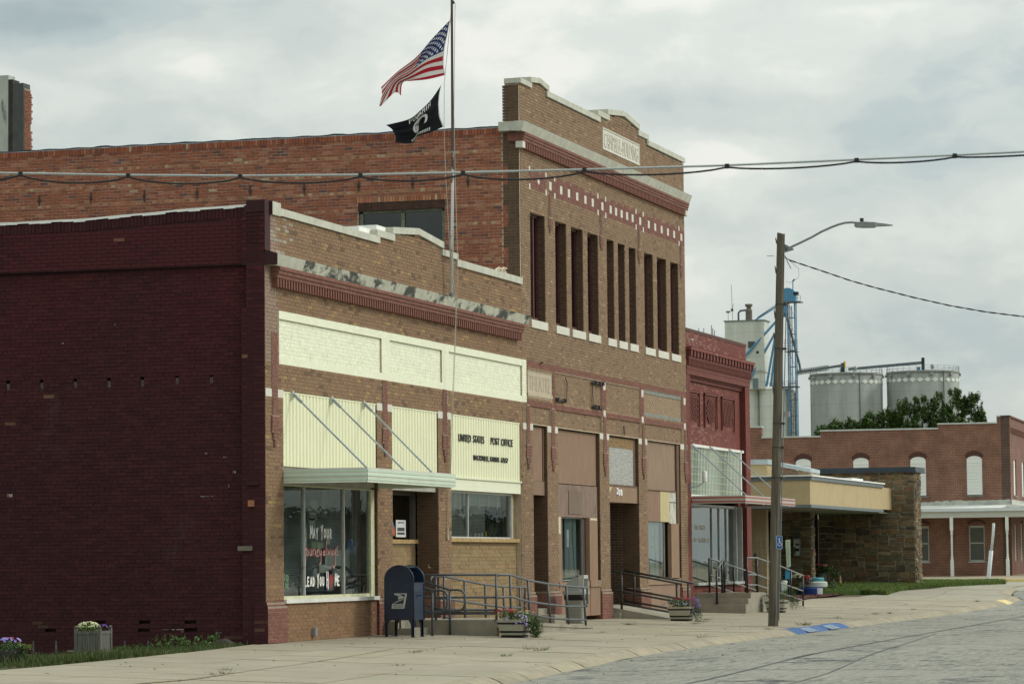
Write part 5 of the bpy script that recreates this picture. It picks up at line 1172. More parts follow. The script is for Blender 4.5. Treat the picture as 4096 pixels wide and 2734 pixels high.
# city office steps and ramp
st = thing('city_office_steps', 'three concrete steps and side ramp leading to the city office', 'steps', (31.0, -.7, 0))
q = MB(); q.box(30.76, 31.08, -1.45, .0, -.1, .20); q.build('step', M_conc, st); q = MB(); q.box(31.08, 31.40, -1.45, .0, -.1, .355); q.build('step', M_conc, st)
q = MB(); q.box(31.40, 32.9, -1.45, .08, -.1, .50); q.build('landing', M_conc, st)
q = MB(); q.prism([(32.9, -.1), (38.6, -.1), (38.6, -.0), (32.9, .50)], (0, -1.45, 0), X, Zv, Y, 1.5); q.build('ramp_slope', M_conc, st)
yk = -1.40
rail('office_ramp_railing', 'black railing with worn top rail on the street side of the city office ramp', [[(31.2, yk, 1.42), (32.4, yk, 1.42), (35.3, yk, 1.195), (38.38, yk, .91)], [(31.25, yk, .97), (32.4, yk, .965), (38.3, yk, .475)], [(31.25, yk, .70), (32.4, yk, .695), (38.3, yk, .20)]],
     [((31.2, yk, .5), (31.19, yk, 1.42)), ((32.4, yk, .5), (32.4, yk, 1.42)), ((35.26, yk, .3), (35.27, yk, 1.19)), ((36.7, yk, .17), (36.7, yk, 1.06)), ((38.33, yk, .0), (38.36, yk, .91))], r=.020, m=M_railk, rp_=.028, top=M_railtop)
yk = -.08
rail('office_wall_railing', 'black railing with worn top rail on the wall side of the city office ramp', [[(32.4, yk, 1.42), (38.3, yk, .955)], [(32.5, yk, .97), (38.2, yk, .49)], [(32.5, yk, .70), (38.2, yk, .22)]],
     [((32.42, yk, .5), (32.42, yk, 1.42)), ((35.32, yk, .3), (35.32, yk, 1.18)), ((36.8, yk, .17), (36.8, yk, 1.06)), ((38.2, yk, .05), (38.2, yk, .95))], r=.020, m=M_railk, rp_=.028, top=M_railtop)
rail('office_step_handrail', 'short sloping black handrail in the middle of the city office steps', [[(30.95, -.63, 1.09), (31.55, -.70, 1.41)]], [((30.95, -.63, .2), (30.95, -.63, 1.09)), ((31.55, -.70, .5), (31.55, -.70, 1.41)), ((31.45, -.66, .5), (31.45, -.66, 1.36))], r=.020, m=M_railk, rp_=.03, top=M_railtop)

# ================================================================== MAILBOX
M_navy = mat('navy_enamel', (.010, .022, .052), var=.15, scale=6, rough=.32, spec=.6, bump=.001)
mx, my = 5.02, -.98; W_, H_, DX = .56, 1.32, .62
mb_ = thing('mailbox', 'dark blue street mailbox with arched top and postal emblem', 'mailbox', (mx + DX / 2, my + W_ / 2, -.025))
def arch(y0, y1, z0, zt, n=18, inset=0.):
    r = (y1 - y0) / 2; cy = (y0 + y1) / 2; zc_ = zt - r * .92
    return [(y0, z0)] + [(cy - r * math.cos(t), zc_ + r * .92 * math.sin(t)) for t in np.linspace(0, math.pi, n)] + [(y1, z0)]
y0, y1 = my, my + W_; z0 = .30
q = MB(); A = arch(y0, y1, z0, H_)
# body with open mouth on the street side: solid lower, hood above
low = [(y0, z0), (y0, .985), (y1, .985), (y1, z0)]
q.prism([(y1, z0), (y1, .99), (y0, .99), (y0, z0)], (mx + .02, 0, 0), Y, Zv, X, DX - .04)
A2_ = [(a, z) for a, z in arch(y0, y1, .985, H_ - .015)]
r = W_ / 2; cy = (y0 + y1) / 2; zc_ = H_ - .015 - r * .92
hood = [(cy - r * math.cos(t), zc_ + r * .92 * math.sin(t)) for t in np.linspace(math.radians(62), math.pi, 14)]
for (a, b) in zip(hood, hood[1:]): q.obox(((mx + DX / 2), (a[0] + b[0]) / 2, (a[1] + b[1]) / 2), (1, 0, 0), Vector((0, b[0] - a[0], b[1] - a[1])).normalized(), Vector((0, -(b[1] - a[1]), b[0] - a[0])).normalized(), DX / 2 - .02, math.hypot(b[0] - a[0], b[1] - a[1]) / 2 + .004, .008)
q.box(mx + .02, mx + DX - .02, y1 - .012, y1 - .0, .98, zc_ + .02)
q.build('body', M_navy, mb_)
for x in (mx, mx + DX - .03):
    q = MB(); q.prism(list(reversed(arch(y0 - .008, y1 + .008, z0 - .0, H_))), (x, 0, 0), Y, Zv, X, .03); q.build('side_panel', M_navy, mb_)
    pts = [(x + (.0 if x == mx else .03), a, z) for a, z in arch(y0 - .006, y1 + .006, z0, H_ - .004, 26)]; q = MB(); q.tube(pts, .012, 6); q.build('rim', M_navy, mb_, smooth=True)
q = MB(); q.box(mx + .035, mx + DX - .035, y0 + .03, y1 - .03, 1.0, 1.005); q.prism([(y0 + .2, 1.0), (y0 + .24, 1.25), (y0 + .25, 1.25), (y0 + .21, 1.0)], (mx + .03, 0, 0), Y, Zv, X, DX - .06); q.build('chute', mat('navy_inside', (.006, .010, .02), rough=.6), mb_)
q = MB(); q.box(mx + .02, mx + DX - .02, y0 - .012, y0, .82, .835); q.box(mx + .01, mx + DX - .01, y0 - .012, y0 + .02, .975, .995); q.build('door_flange', M_navy, mb_)
q = MB(); q.lathe((mx + .34, y0 - .02, .74), [(.0, 0), (.02, 0), (.02, .03), (0, .03)], 10); q.box(mx + .2, mx + .42, y0 - .006, y0, .70, .78); q.build('lock', M_navy, mb_)
for (lx, ly) in ((mx + .0, y0), (mx + .0, y1 - .07), (mx + DX - .07, y0), (mx + DX - .07, y1 - .07)):
    q = MB(); dx_ = 1; sgn = 1 if ly < cy else -1; px0 = ly if sgn > 0 else ly + .07
    q.prism([(px0, -.02), (px0 + sgn * .05, -.02), (px0 + sgn * .055, .22), (px0 + sgn * .10, .30), (px0, .30)], (lx, 0, 0), Y, Zv, X, .02); q.box(lx, lx + .05, min(px0, px0 + sgn * .02), max(px0, px0 + sgn * .02), -.02, .30)
    lg = q.build('leg', M_navy, mb_); q = MB(); q.box(lx - .02, lx + .07, px0 - .03, px0 + .05, gz(lx, ly) - .005, gz(lx, ly) + .012); q.build('foot', M_navy, lg)
# emblem on the face that looks up the street: u runs to -y (towards the street)
def emb(name, poly, m, lift):
    q = MB(); q.prism([(a, b) for a, b in poly], (mx - .002 - lift, 0, 0), NY, Zv, X, .003); return q.build(name, m, mb_)
def para(u0, u1, z0, z1, sh, r=.015):
    P = []
    for (cu_, cz, a0) in ((u1 - r, z1 - r, 0), (u0 + r, z1 - r, 90), (u0 + r, z0 + r, 180), (u1 - r, z0 + r, 270)):
        for t in (0, 30, 60, 90): a = R(a0 + t); P.append((cu_ + r * math.cos(a) + sh * ((cz + r * math.sin(a)) - z0), cz + r * math.sin(a)))
    return P
uo = -(my + W_) + .125   # left edge of emblem
M_lg = mat('pale_decal', (.50, .53, .48), var=.04)
emb('emblem', para(uo, uo + .255, .515, .80, .20), M_lg, .001)
emb('emblem_field', para(uo + .018, uo + .237, .605, .782, .20, .004), M_navy, .003)
sx = lambda u, z: (uo + u + .20 * (z - .515), z)
emb('eagle', [sx(.012, .775), sx(.012, .79), sx(.12, .775), sx(.20, .735), sx(.215, .715), sx(.20, .70), sx(.18, .722), sx(.10, .750)], M_lg, .005)
emb('eagle', [sx(.085, .738), sx(.17, .728), sx(.20, .712), sx(.15, .700), sx(.11, .683)], M_lg, .005)
emb('eagle', [sx(.012, .612), sx(.09, .655), sx(.17, .690), sx(.20, .695), sx(.205, .685), sx(.12, .650), sx(.03, .612)], M_lg, .005)
for s_, z in (('UNITED STATES', .568), ('POSTAL SERVICE', .533)): text('lettering', s_, M_navy, mb_, (mx - .002, -(uo + .03 + .20 * (z - .515)), z), .026, NY, Zv, width=.20, ext=.003, shear=.25, bold=.006)

# ================================================================== TRASH CAN
tc_ = thing('trash_can', 'square pebbled litter bin with grey quarter-round hood and black liner', 'trash can', (17.62, -.55, -.02))
cx_, cy_ = 17.62, -.55
def sqring(h, a): return None
def rsq(cx, cy, hw, z, r=.06):
    P = []
    for (sx_, sy_, a0) in ((1, 1, 0), (-1, 1, 90), (-1, -1, 180), (1, -1, 270)):
        for t in (0, 30, 60, 90): a = R(a0 + t); P.append((cx + sx_ * (hw - r) + r * math.cos(a), cy + sy_ * (hw - r) + r * math.sin(a), z))
    return P
def loft(rings, q=None):
    q = q or MB(); n = len(rings[0]); vs = [v for g_ in rings for v in g_]
    q.add(vs, [(i * n + k, i * n + (k + 1) % n, (i + 1) * n + (k + 1) % n, (i + 1) * n + k) for i in range(len(rings) - 1) for k in range(n)] + [tuple(reversed(range(n))), tuple((len(rings) - 1) * n + k for k in range(n))]); return q
loft([rsq(cx_, cy_, .195, -.01), rsq(cx_, cy_, .215, .55)]).build('body', mat('pebble_aggregate', (.26, .255, .215), var=.5, scale=60, bump=.008, bscale=90), tc_)
loft([rsq(cx_, cy_, .22, .50), rsq(cx_, cy_, .235, .56), rsq(cx_, cy_, .225, .62)]).build('bag', mat('black_bag', (.012, .012, .014), rough=.35, bump=.01, bscale=18), tc_)
M_lid = mat('grey_plastic_lid', (.34, .36, .335), var=.08, scale=5, rough=.5)
loft([rsq(cx_, cy_, .235, .62), rsq(cx_, cy_, .255, .63), rsq(cx_, cy_, .255, .70), rsq(cx_, cy_, .225, .71)]).build('lid_rim', M_lid, tc_)
P = [(cy_ + .21, .70)] + [(cy_ + .21 - .36 * (1 - math.cos(t)), .70 + .33 * math.sin(t)) for t in np.linspace(0.1, math.pi / 2, 12)] + [(cy_ - .20, 1.05), (cy_ - .22, .70)]
q = MB(); q.prism(P, (cx_ - .20, 0, 0), Y, Zv, X, .40); q.build('hood', M_lid, tc_)
q = MB(); q.box(cx_ - .15, cx_ + .15, cy_ - .222, cy_ - .205, .76, .98); q.build('flap', mat('dark_flap', (.10, .10, .09)), tc_); q = MB(); q.box(cx_ - .205, cx_ - .18, cy_ - .235, cy_ - .12, .70, 1.06); q.box(cx_ + .18, cx_ + .205, cy_ - .235, cy_ - .12, .70, 1.06); q.box(cx_ - .2, cx_ + .2, cy_ - .235, cy_ - .2, .98, 1.06); q.build('hood_frame', mat('pale_lid', (.45, .46, .42)), tc_)

# ================================================================== FOLIAGE helper
M_leaf = mat('leaf', attr=True, var=.25, scale=12, rough=.55, spec=.3); M_flow = mat('petal', attr=True, var=.08, scale=20, rough=.7)
def leaves(q, c, rad, n, size, col, droop=0., flat=.5, shell=.35):
    c = Vector(c)
    for _ in range(n):
        d = Vector((random.gauss(0, 1), random.gauss(0, 1), random.gauss(0, 1))).normalized(); rr = (shell + (1 - shell) * random.random()) if random.random() < .85 else random.random()
        p = c + Vector((d.x * rad[0], d.y * rad[1], d.z * rad[2])) * rr; p.z -= droop * random.random() * rr
        a = Vector((random.gauss(0, 1), random.gauss(0, 1), random.gauss(0, flat))).normalized(); b = a.cross(Vector((random.gauss(0, .5), random.gauss(0, .5), 1))).normalized()
        l = size * random.uniform(.6, 1.3); w = l * .45; g_ = random.uniform(.6, 1.5)
        q.cur = tuple(x * g_ * random.uniform(.85, 1.2) for x in col); q.add([p - a * l, p + b * w, p + a * l, p - b * w], [(0, 1, 2, 3)])
def flowers(q, c, rad, n, size, col, top=True):
    c = Vector(c)
    for _ in range(n):
        d = Vector((random.gauss(0, 1), random.gauss(0, 1), abs(random.gauss(0, 1)) if top else random.gauss(0, 1))).normalized(); p = c + Vector((d.x * rad[0], d.y * rad[1], d.z * rad[2]))
        nrm = (d + Vector((-.6, -.4, .3))).normalized(); a = nrm.orthogonal().normalized(); b = nrm.cross(a); q.cur = jit(col, .15)
        for k in range(5):
            t = 2 * math.pi * k / 5; e1 = a * math.cos(t) + b * math.sin(t); e2 = a * math.cos(t + .62) + b * math.sin(t + .62); e0 = a * math.cos(t - .62) + b * math.sin(t - .62)
            q.add([p, p + e0 * size * .6 + nrm * size * .1, p + e1 * size + nrm * size * .15, p + e2 * size * .6 + nrm * size * .1], [(0, 1, 2, 3)])
G_MID = (.070, .125, .035); G_DK = (.045, .085, .025); G_YL = (.16, .20, .05)
def tub(name, label, cx, cy, zb, w0=.20, w1=.275, h=.33, plant=None):
    t = thing(name, label, 'planter', (cx, cy, zb), 'square half-barrel planters along the sidewalk')
    rows_ = [(0, .045, 'k'), (.045, .09, 'c'), (.09, .125, 'k'), (.125, .25, 'c'), (.25, .285, 'k'), (.285, .33, 'c')]
    for (a, b, c) in rows_:
        wa, wb = w0 + (w1 - w0) * a / .33, w0 + (w1 - w0) * b / .33; g_ = .004 if c == 'k' else 0
        P0 = [(cx + sx_ * (wa + g_), cy + sy_ * (wa + g_), zb + a) for sx_, sy_ in ((-1, -1), (1, -1), (1, 1), (-1, 1))]; P1 = [(cx + sx_ * (wb + g_), cy + sy_ * (wb + g_), zb + b - .002) for sx_, sy_ in ((-1, -1), (1, -1), (1, 1), (-1, 1))]
        loft([P0, P1]).build('band' if c == 'k' else 'board', mat('black_band', (.018, .017, .016), rough=.6) if c == 'k' else mat('cream_grey_board', (.40, .39, .31), var=.15, scale=9, stretch=(1, 1, 6)), t)
    q = MB(); q.box(cx - w1 + .03, cx + w1 - .03, cy - w1 + .03, cy + w1 - .03, zb + h - .03, zb + h - .01); q.build('soil', M_dirt, t); return t
t1 = tub('planter_tub', 'striped square planter with red and lilac flowers spilling, by the post office ramp', 6.75, -2.42, gz(6.7, -2.4))
zt = gz(6.7, -2.4) + .33
q = MB(); leaves(q, (6.75, -2.42, zt + .07), (.30, .34, .13), 900, .022, G_MID); leaves(q, (6.72, -2.83, zt - .08), (.16, .18, .26), 1300, .020, (.06, .12, .03), droop=.10); leaves(q, (6.6, -2.72, zt - .02), (.16, .2, .16), 500, .020, G_MID); leaves(q, (6.72, -2.86, zt - .24), (.12, .13, .16), 500, .020, (.06, .12, .03)); leaves(q, (6.8, -2.3, zt + .10), (.2, .3, .10), 300, .02, (.13, .08, .04)); q.build('foliage', M_leaf, t1)
q = MB(); flowers(q, (6.72, -2.25, zt + .15), (.12, .22, .05), 60, .024, (.30, .012, .02)); q.build('red_flowers', M_flow, t1)
q = MB(); flowers(q, (6.6, -2.55, zt - .02), (.25, .3, .12), 26, .022, (.34, .29, .50)); flowers(q, (6.45, -2.58, zt - .10), (.05, .2, .06), 8, .028, (.25, .18, .48)); q.build('lilac_flowers', M_flow, t1)
q = MB(); flowers(q, (6.8, -2.62, zt + .12), (.16, .18, .05), 26, .016, (.60, .58, .28)); q.build('cream_flowers', M_flow, t1)
t2 = tub('planter_tub', 'striped square planter with red and deep purple flowers before the 218 ramp', 21.75, -1.95, gz(21.7, -1.9))
zt = gz(21.7, -1.9) + .33
q = MB(); leaves(q, (21.75, -1.92, zt + .08), (.30, .32, .13), 900, .022, G_MID); leaves(q, (21.7, -2.33, zt - .12), (.14, .15, .28), 900, .020, G_MID, droop=.08)
for i in range(26): a = random.uniform(0, 6.28); q.cur = jit((.10, .15, .08), .2); b = Vector((21.7, -1.72, zt + .05)); e1 = b + Vector((.08 * math.cos(a), .16 * math.sin(a), random.uniform(.12, .33))); n_ = Vector((0, .006, 0)); q.add([b - n_, b + n_, e1], [(0, 1, 2)])
q.build('foliage', M_leaf, t2)
q = MB(); flowers(q, (21.7, -1.98, zt + .16), (.12, .22, .05), 50, .024, (.24, .010, .02)); q.build('red_flowers', M_flow, t2)
q = MB(); flowers(q, (21.65, -2.30, zt + .02), (.10, .13, .20), 90, .020, (.13, .075, .30), top=False); flowers(q, (21.6, -1.85, zt + .05), (.2, .3, .08), 14, .024, (.30, .24, .48)); q.build('purple_flowers', M_flow, t2)
t3 = tub('planter_tub', 'striped square planter of plain green foliage behind the wooden utility pole', 32.7, -1.85, gz(32.7, -1.85))
zt = gz(32.7, -1.85) + .33
q = MB(); leaves(q, (32.7, -1.85, zt + .10), (.30, .42, .15), 1300, .022, G_DK); leaves(q, (32.6, -2.35, zt + .0), (.16, .2, .2), 600, .02, G_DK, droop=.12); leaves(q, (32.6, -1.42, zt - .0), (.1, .1, .18), 250, .02, G_DK, droop=.1); q.build('foliage', M_leaf, t3)
# slatted wooden planter beside the maroon wall
px_, py_ = -4.6, 1.15; zb = lotz(px_, py_) + .0
wpz = thing('slatted_planter', 'weathered grey slatted wooden box planter with ball-topped posts and pale flowers', 'planter', (px_, py_, zb))
M_gw = mat('grey_weathered_wood', (.12, .12, .10), var=.3, scale=8, stretch=(3, 3, .5), rough=.9)
hw = .205
for sx_, sy_ in ((-1, -1), (1, -1), (1, 1), (-1, 1)):
    a, b = px_ + sx_ * hw, py_ + sy_ * hw; q = MB(); q.box(a - .024, a + .024, b - .024, b + .024, zb - .02, zb + .47); pz = q.build('post', M_gw, wpz)
    q = MB(); q.lathe((a, b, zb + .465), [(.012, 0), (.028, .02), (.028, .035), (.0, .055)], 10); q.build('finial', M_gw, pz, smooth=True)
for k in range(4):
    ax = k % 2; sg = 1 if k < 2 else -1
    def bx(u0, u1, z0_, z1_, t=.012):
        q = MB(); c = (px_ + sg * hw) if ax else (py_ + sg * hw)
        if ax: q.box(c - t, c + t, py_ + u0, py_ + u1, zb + z0_, zb + z1_)
        else: q.box(px_ + u0, px_ + u1, c - t, c + t, zb + z0_, zb + z1_)
        return q
    bx(-.18, .18, .385, .43, .018).build('top_rail', M_gw, wpz); bx(-.18, .18, .055, .10, .018).build('bottom_rail', M_gw, wpz)
    for i in range(8): u = -.178 + i * .0446; bx(u + .002, u + .042, .10, .385, .009).build('slat', M_gw, wpz)
q = MB(); leaves(q, (px_ - .02, py_ + .06, zb + .47), (.19, .22, .09), 550, .018, (.13, .19, .05)); leaves(q, (px_ - .05, py_ + .24, zb + .44), (.08, .08, .08), 160, .018, G_YL); q.build('foliage', M_leaf, wpz)
q = MB(); flowers(q, (px_ - .05, py_ + .06, zb + .50), (.15, .18, .08), 110, .013, (.60, .62, .36)); q.build('pale_flowers', M_flow, wpz)
q = MB(); flowers(q, (px_ + .05, py_ - .14, zb + .48), (.1, .08, .05), 20, .018, (.10, .06, .28)); q.build('violet_flowers', M_flow, wpz)
# round tub at the far left
qx, qy = -7.3, 1.28; zb = lotz(qx, qy)
rt = thing('round_flower_tub', 'low round dark tub hidden under trailing green leaves and violet flowers at far left', 'planter', (qx, qy, zb))
q = MB(); q.lathe((qx, qy, zb), [(.15, -.02), (.18, .08), (.19, .22), (.17, .24)], 16); q.build('pot', mat('dark_pot', (.04, .035, .03)), rt, smooth=True)
q = MB(); leaves(q, (qx, qy, zb + .24), (.22, .27, .16), 1500, .020, G_MID, droop=.06); leaves(q, (qx, qy - .16, zb + .12), (.16, .15, .14), 600, .02, G_DK); leaves(q, (qx, qy - .25, zb + .28), (.1, .12, .05), 200, .02, G_YL); q.build('foliage', M_leaf, rt)
q = MB(); flowers(q, (qx - .04, qy + .0, zb + .36), (.12, .18, .06), 22, .026, (.28, .23, .58)); flowers(q, (qx - .04, qy + .05, zb + .38), (.08, .15, .05), 8, .02, (.32, .03, .02)); q.build('violet_flowers', M_flow, rt)
# weeds along wall and walk
q = MB()
for i in range(60):
    y = random.uniform(.62, 2.8); x = random.uniform(-.75, -.15); zz = lotz(x, y) if x < 0 else 0; a = random.uniform(0, 6.28); h = random.uniform(.06, .22) * (1.2 if y < 1.8 else .6); l = random.uniform(.05, .16)
    p0 = Vector((x, y, zz)); p1 = p0 + Vector((math.cos(a) * l * .5, math.sin(a) * l * .5, h)); p2 = p0 + Vector((math.cos(a) * l * 1.4, math.sin(a) * l * 1.4, h * .7)); q.cur = jit((.09, .15, .04), .3); q.tube([p0, p1, p2], .004, 3)
    leaves(q, p2, (.05, .05, .04), 10, .030, (.12, .20, .06), flat=.9)
o = q.build('wall_weeds', M_leaf); o['kind'] = 'stuff'; o['label'] = 'straggling green weeds at the corner of the maroon wall'; o['category'] = 'weeds'
q = MB()
for (x, y, n_, h) in ((-9.3, -3.0, 40, .08), (-8.2, -2.6, 20, .05), (-1.4, -3.2, 26, .06), (-1.8, -4.9, 30, .06), (0.3, -4.85, 34, .10), (.4, -4.6, 10, .14), (6.2, -3.3, 16, .04), (11.0, -3.0, 14, .04), (17.3, -1.9, 40, .06), (19.2, -2.9, 36, .07), (21.2, -2.6, 40, .07), (23.3, -2.2, 40, .05), (20.4, -5.15, 60, .11), (16.2, -5.3, 14, .10), (9.5, -5.4, 12, .10), (28.2, -4.4, 26, .05), (33.5, -4.4, 26, .07), (34.4, -4.6, 20, .10), (40, -4.3, 16, .07), (50, -4.6, 30, .08), (45, -3.2, 12, .05), (-12.3, -5.0, 30, .07), (-5.5, -4.3, 20, .04)):
    for _ in range(n_):
        a = random.uniform(0, 6.28); r_ = random.uniform(0, .10) * (1.6 if n_ > 30 else 1); x_, y_ = x + r_ * math.cos(a) * 2.2, y + r_ * math.sin(a); zz = gz(x_, y_); l = random.uniform(.3, 1) * h; q.cur = jit((.09, .14, .04), .3)
        dx_, dy_ = math.cos(a) * l, math.sin(a) * l; q.add([(x_ - .006, y_ - .006, zz), (x_ + .006, y_ + .006, zz), (x_ + dx_, y_ + dy_, zz + l)], [(0, 1, 2)])
o = q.build('joint_weeds', M_leaf); o['kind'] = 'stuff'; o['label'] = 'small grass tufts growing in the sidewalk joints'; o['category'] = 'weeds'
q = MB()
for _ in range(420):
    x = random.uniform(-16, 50); y = random.uniform(kt(x) + .1, -.3) if random.random() < .6 else random.uniform(kt(x) - 3, kt(x) - .4); z = gz(x, y) if y > kt(x) else rz(x, y, kt(x) - .34); s_ = random.uniform(.004, .011); a = random.uniform(0, 3)
    q.obox((x, y, z + s_ * .3), (math.cos(a), math.sin(a), 0), (-math.sin(a), math.cos(a), 0), Zv, s_ * 1.5, s_, s_ * .4)
o = q.build('litter_specks', mat('debris', (.07, .06, .045), var=.4, scale=9)); o['kind'] = 'stuff'; o['label'] = 'dark specks of leaf litter and grit on pavement'; o['category'] = 'litter'
q = MB(); q.prism([(0, 0), (.55, 0), (.42, .13), (.25, .16), (.08, .07)], (-.25, .45, -.07), Y, Zv, X, .2); o = q.build('gravel_heap', mat('grey_gravel', (.13, .125, .10), var=.4, scale=50, bump=.01)); o['label'] = 'small heap of grey gravel against the foot of the maroon corner'; o['category'] = 'gravel'; o['kind'] = 'stuff'

# ================================================================== UTILITY POLE
up_ = thing('utility_pole', 'weathered wooden utility pole with curved lamp arm and blue sign', 'utility pole', (18.87, -4.78, -.13))
B0_, T0_ = Vector((18.87, -4.79, -.14)), Vector((18.754, -5.128, 8.70))
def pole_m():
    m, t, b, o = _tree('pole_wood'); n = _noise(t, 14, 5, .7, (1, 1, .06)); n2 = _noise(t, 2.2, 4, .6, (1, 1, .35))
    c = _mixc(t, _rampf(t, n, .35, .65), (.060, .052, .040), (.175, .155, .118)); c = _mixc(t, _rampf(t, n2, .45, .7), c, (.11, .092, .068)); t.links.new(c, b.inputs['Base Color']); b.inputs['Roughness'].default_value = .95; _bump(t, b, n, .02); return m
q = MB(); n_ = 20; rings = []
for i in range(40):
    t = i / 39; c = B0_.lerp(T0_, t); r_ = .114 + (.088 - .114) * t
    rings.append([(c.x + (r_ * (1 + .05 * math.sin(k * 2.7 + 1) + random.uniform(-.012, .012))) * math.cos(2 * math.pi * k / n_), c.y + (r_ * (1 + .05 * math.sin(k * 2.7 + 1) + random.uniform(-.012, .012))) * math.sin(2 * math.pi * k / n_), c.z + (random.uniform(-.03, .02) if i == 39 else 0)) for k in range(n_)])
loft(rings).build('shaft', pole_m(), up_)
q = MB()
for (z, s_) in ((7.9, .1), (6.9, .12), (6.4, .1), (5.2, .12), (8.55, .08)):
    c = B0_.lerp(T0_, (z + .14) / 8.84) + Vector((-.03, .095, 0)); q.prism([(0, -s_), (.012, -s_), (.03, s_ * .6), (.018, s_ * .7), (.0, 0)], c, Y, Zv, X, .03)
q.build('splinter', pole_m(), up_)
q = MB(); q.tube([(18.80, -4.95 + .0, 8.20), (18.74, -4.80, 8.20)], .006, 5); q.build('bolt', M_railb, up_)
M_arm = mat('galvanised_steel', (.22, .25, .26), var=.15, scale=8, metal=.5, rough=.45)
la = MB(); la.tube([(18.80, -5.22, 8.33), (18.82, -5.32, 8.38), (18.89, -5.55, 8.49), (18.96, -5.78, 8.605), (19.02, -6.0, 8.73), (19.08, -6.22, 8.83), (19.12, -6.38, 8.89), (19.16, -6.52, 8.925), (19.20, -6.66, 8.935), (19.24, -6.76, 8.93)], .026, 8); la = la.build('lamp_arm', M_arm, up_, smooth=True)
q = MB(); q.prism([(0, 0), (.20, .05), (.20, .08), (.0, .19)], (18.79, -5.20, 8.27), NY, Zv, X, .04); q.build('arm_bracket', M_arm, la)
M_head = mat('lamp_grey', (.20, .22, .215), rough=.5, metal=.2)
hd = MB(); d_ = Vector((.27, -.96, 0)).normalized(); w_ = Vector((.96, .27, 0)); c0 = Vector((19.23, -6.72, 8.87)); Pq = []
for (t, hw_, zl, zh) in ((0, .05, -.02, .05), (.04, .075, -.05, .065), (.2, .10, -.06, .07), (.46, .10, -.06, .055), (.50, .08, -.035, .045), (.70, .06, -.03, .02), (.86, .03, -.025, -.005)):
    c = c0 + d_ * t; Pq.append([c - w_ * hw_ + Vector((0, 0, zl)), c + w_ * hw_ + Vector((0, 0, zl)), c + w_ * hw_ * .8 + Vector((0, 0, zh)), c - w_ * hw_ * .8 + Vector((0, 0, zh))])
hd = loft(Pq).build('lamp_head', M_head, up_)
q = MB(); q.lathe((19.27, -6.88, 8.93), [(.025, 0), (.025, .02), (.045, .025), (.045, .09), (.04, .095)], 12); q.build('photocell', mat('dark_photocell', (.05, .06, .06)), hd)
q = MB(); a = Vector((18.86, -4.99, 7.0)); b = Vector((18.89, -4.93, 2.3)); q.tube([(18.80, -5.22, 7.2), (18.87, -4.92, .0)], .012, 6); q.build('conduit', M_arm, up_)
for z in (4.42, 3.88, 3.2, 7.1, 6.1):
    c = B0_.lerp(T0_, (z + .14) / 8.84); q = MB(); q.lathe(c, [(.11 - .026 * z / 9 + .008, -.015), (.118 - .026 * z / 9, .0), (.11 - .026 * z / 9 + .008, .015)], 14); q.box(c.x - .03, c.x + .06, c.y - .17, c.y - .08, c.z - .03, c.z + .02); q.build('clamp', M_railb, up_)
q = MB(); q.box(18.76, 18.84, -5.25, -5.14, 4.56, 4.68); q.build('junction_box', mat('grey_box', (.30, .31, .33)), up_)
sg = MB(); so_, su, sn = Vector((18.66, -4.935, 1.60)), Vector((.13, -.99, 0)).normalized(), Vector((-.99, -.13, 0)).normalized()
Wd, Hd = .135, .30
sg.prism([(0.015, 0), (Wd - .015, 0), (Wd, .02), (Wd, Hd - .02), (Wd - .015, Hd), (.015, Hd), (0, Hd - .02), (0, .02)], so_, su, Zv, sn, .006)
sg = sg.build('parking_sign', mat('white_sign_edge', (.62, .65, .66), rough=.4), up_)
q = MB(); q.box(0, 0, 0, 0, 0, 0) if False else q.prism([(.008, .008), (Wd - .008, .008), (Wd - .008, Hd - .008), (.008, Hd - .008)], so_ + sn * .006, su, Zv, sn, .002); q.build('sign_face', mat('sign_blue', (.015, .10, .34), rough=.4), sg)
q = MB(); o3 = so_ + sn * .0085
def s2(a, b): return o3 + su * a + Vector((0, 0, b))
for (p, r_) in (((.066, .235), .013),): q.tube([s2(*p), s2(*p) + sn * .002], r_, 10)
for a, b, w2 in (((.066, .222), (.066, .145), .013), ((.066, .185), (.092, .185), .009), ((.066, .145), (.100, .145), .012), ((.100, .145), (.112, .10), .011), ((.112, .10), (.122, .105), .009)):
    q.bar(s2(*a) + sn * .001, s2(*b) + sn * .001, w2, .002, up=tuple(sn))
ring = [(.072 + .038 * math.cos(t), .108 + .038 * math.sin(t)) for t in np.linspace(2.2, 6.1, 14)]
for a, b in zip(ring, ring[1:]): q.bar(s2(*a) + sn * .001, s2(*b) + sn * .001, .009, .002, up=tuple(sn))
q.build('wheelchair_symbol', mat('sign_white', (.8, .82, .82)), sg)
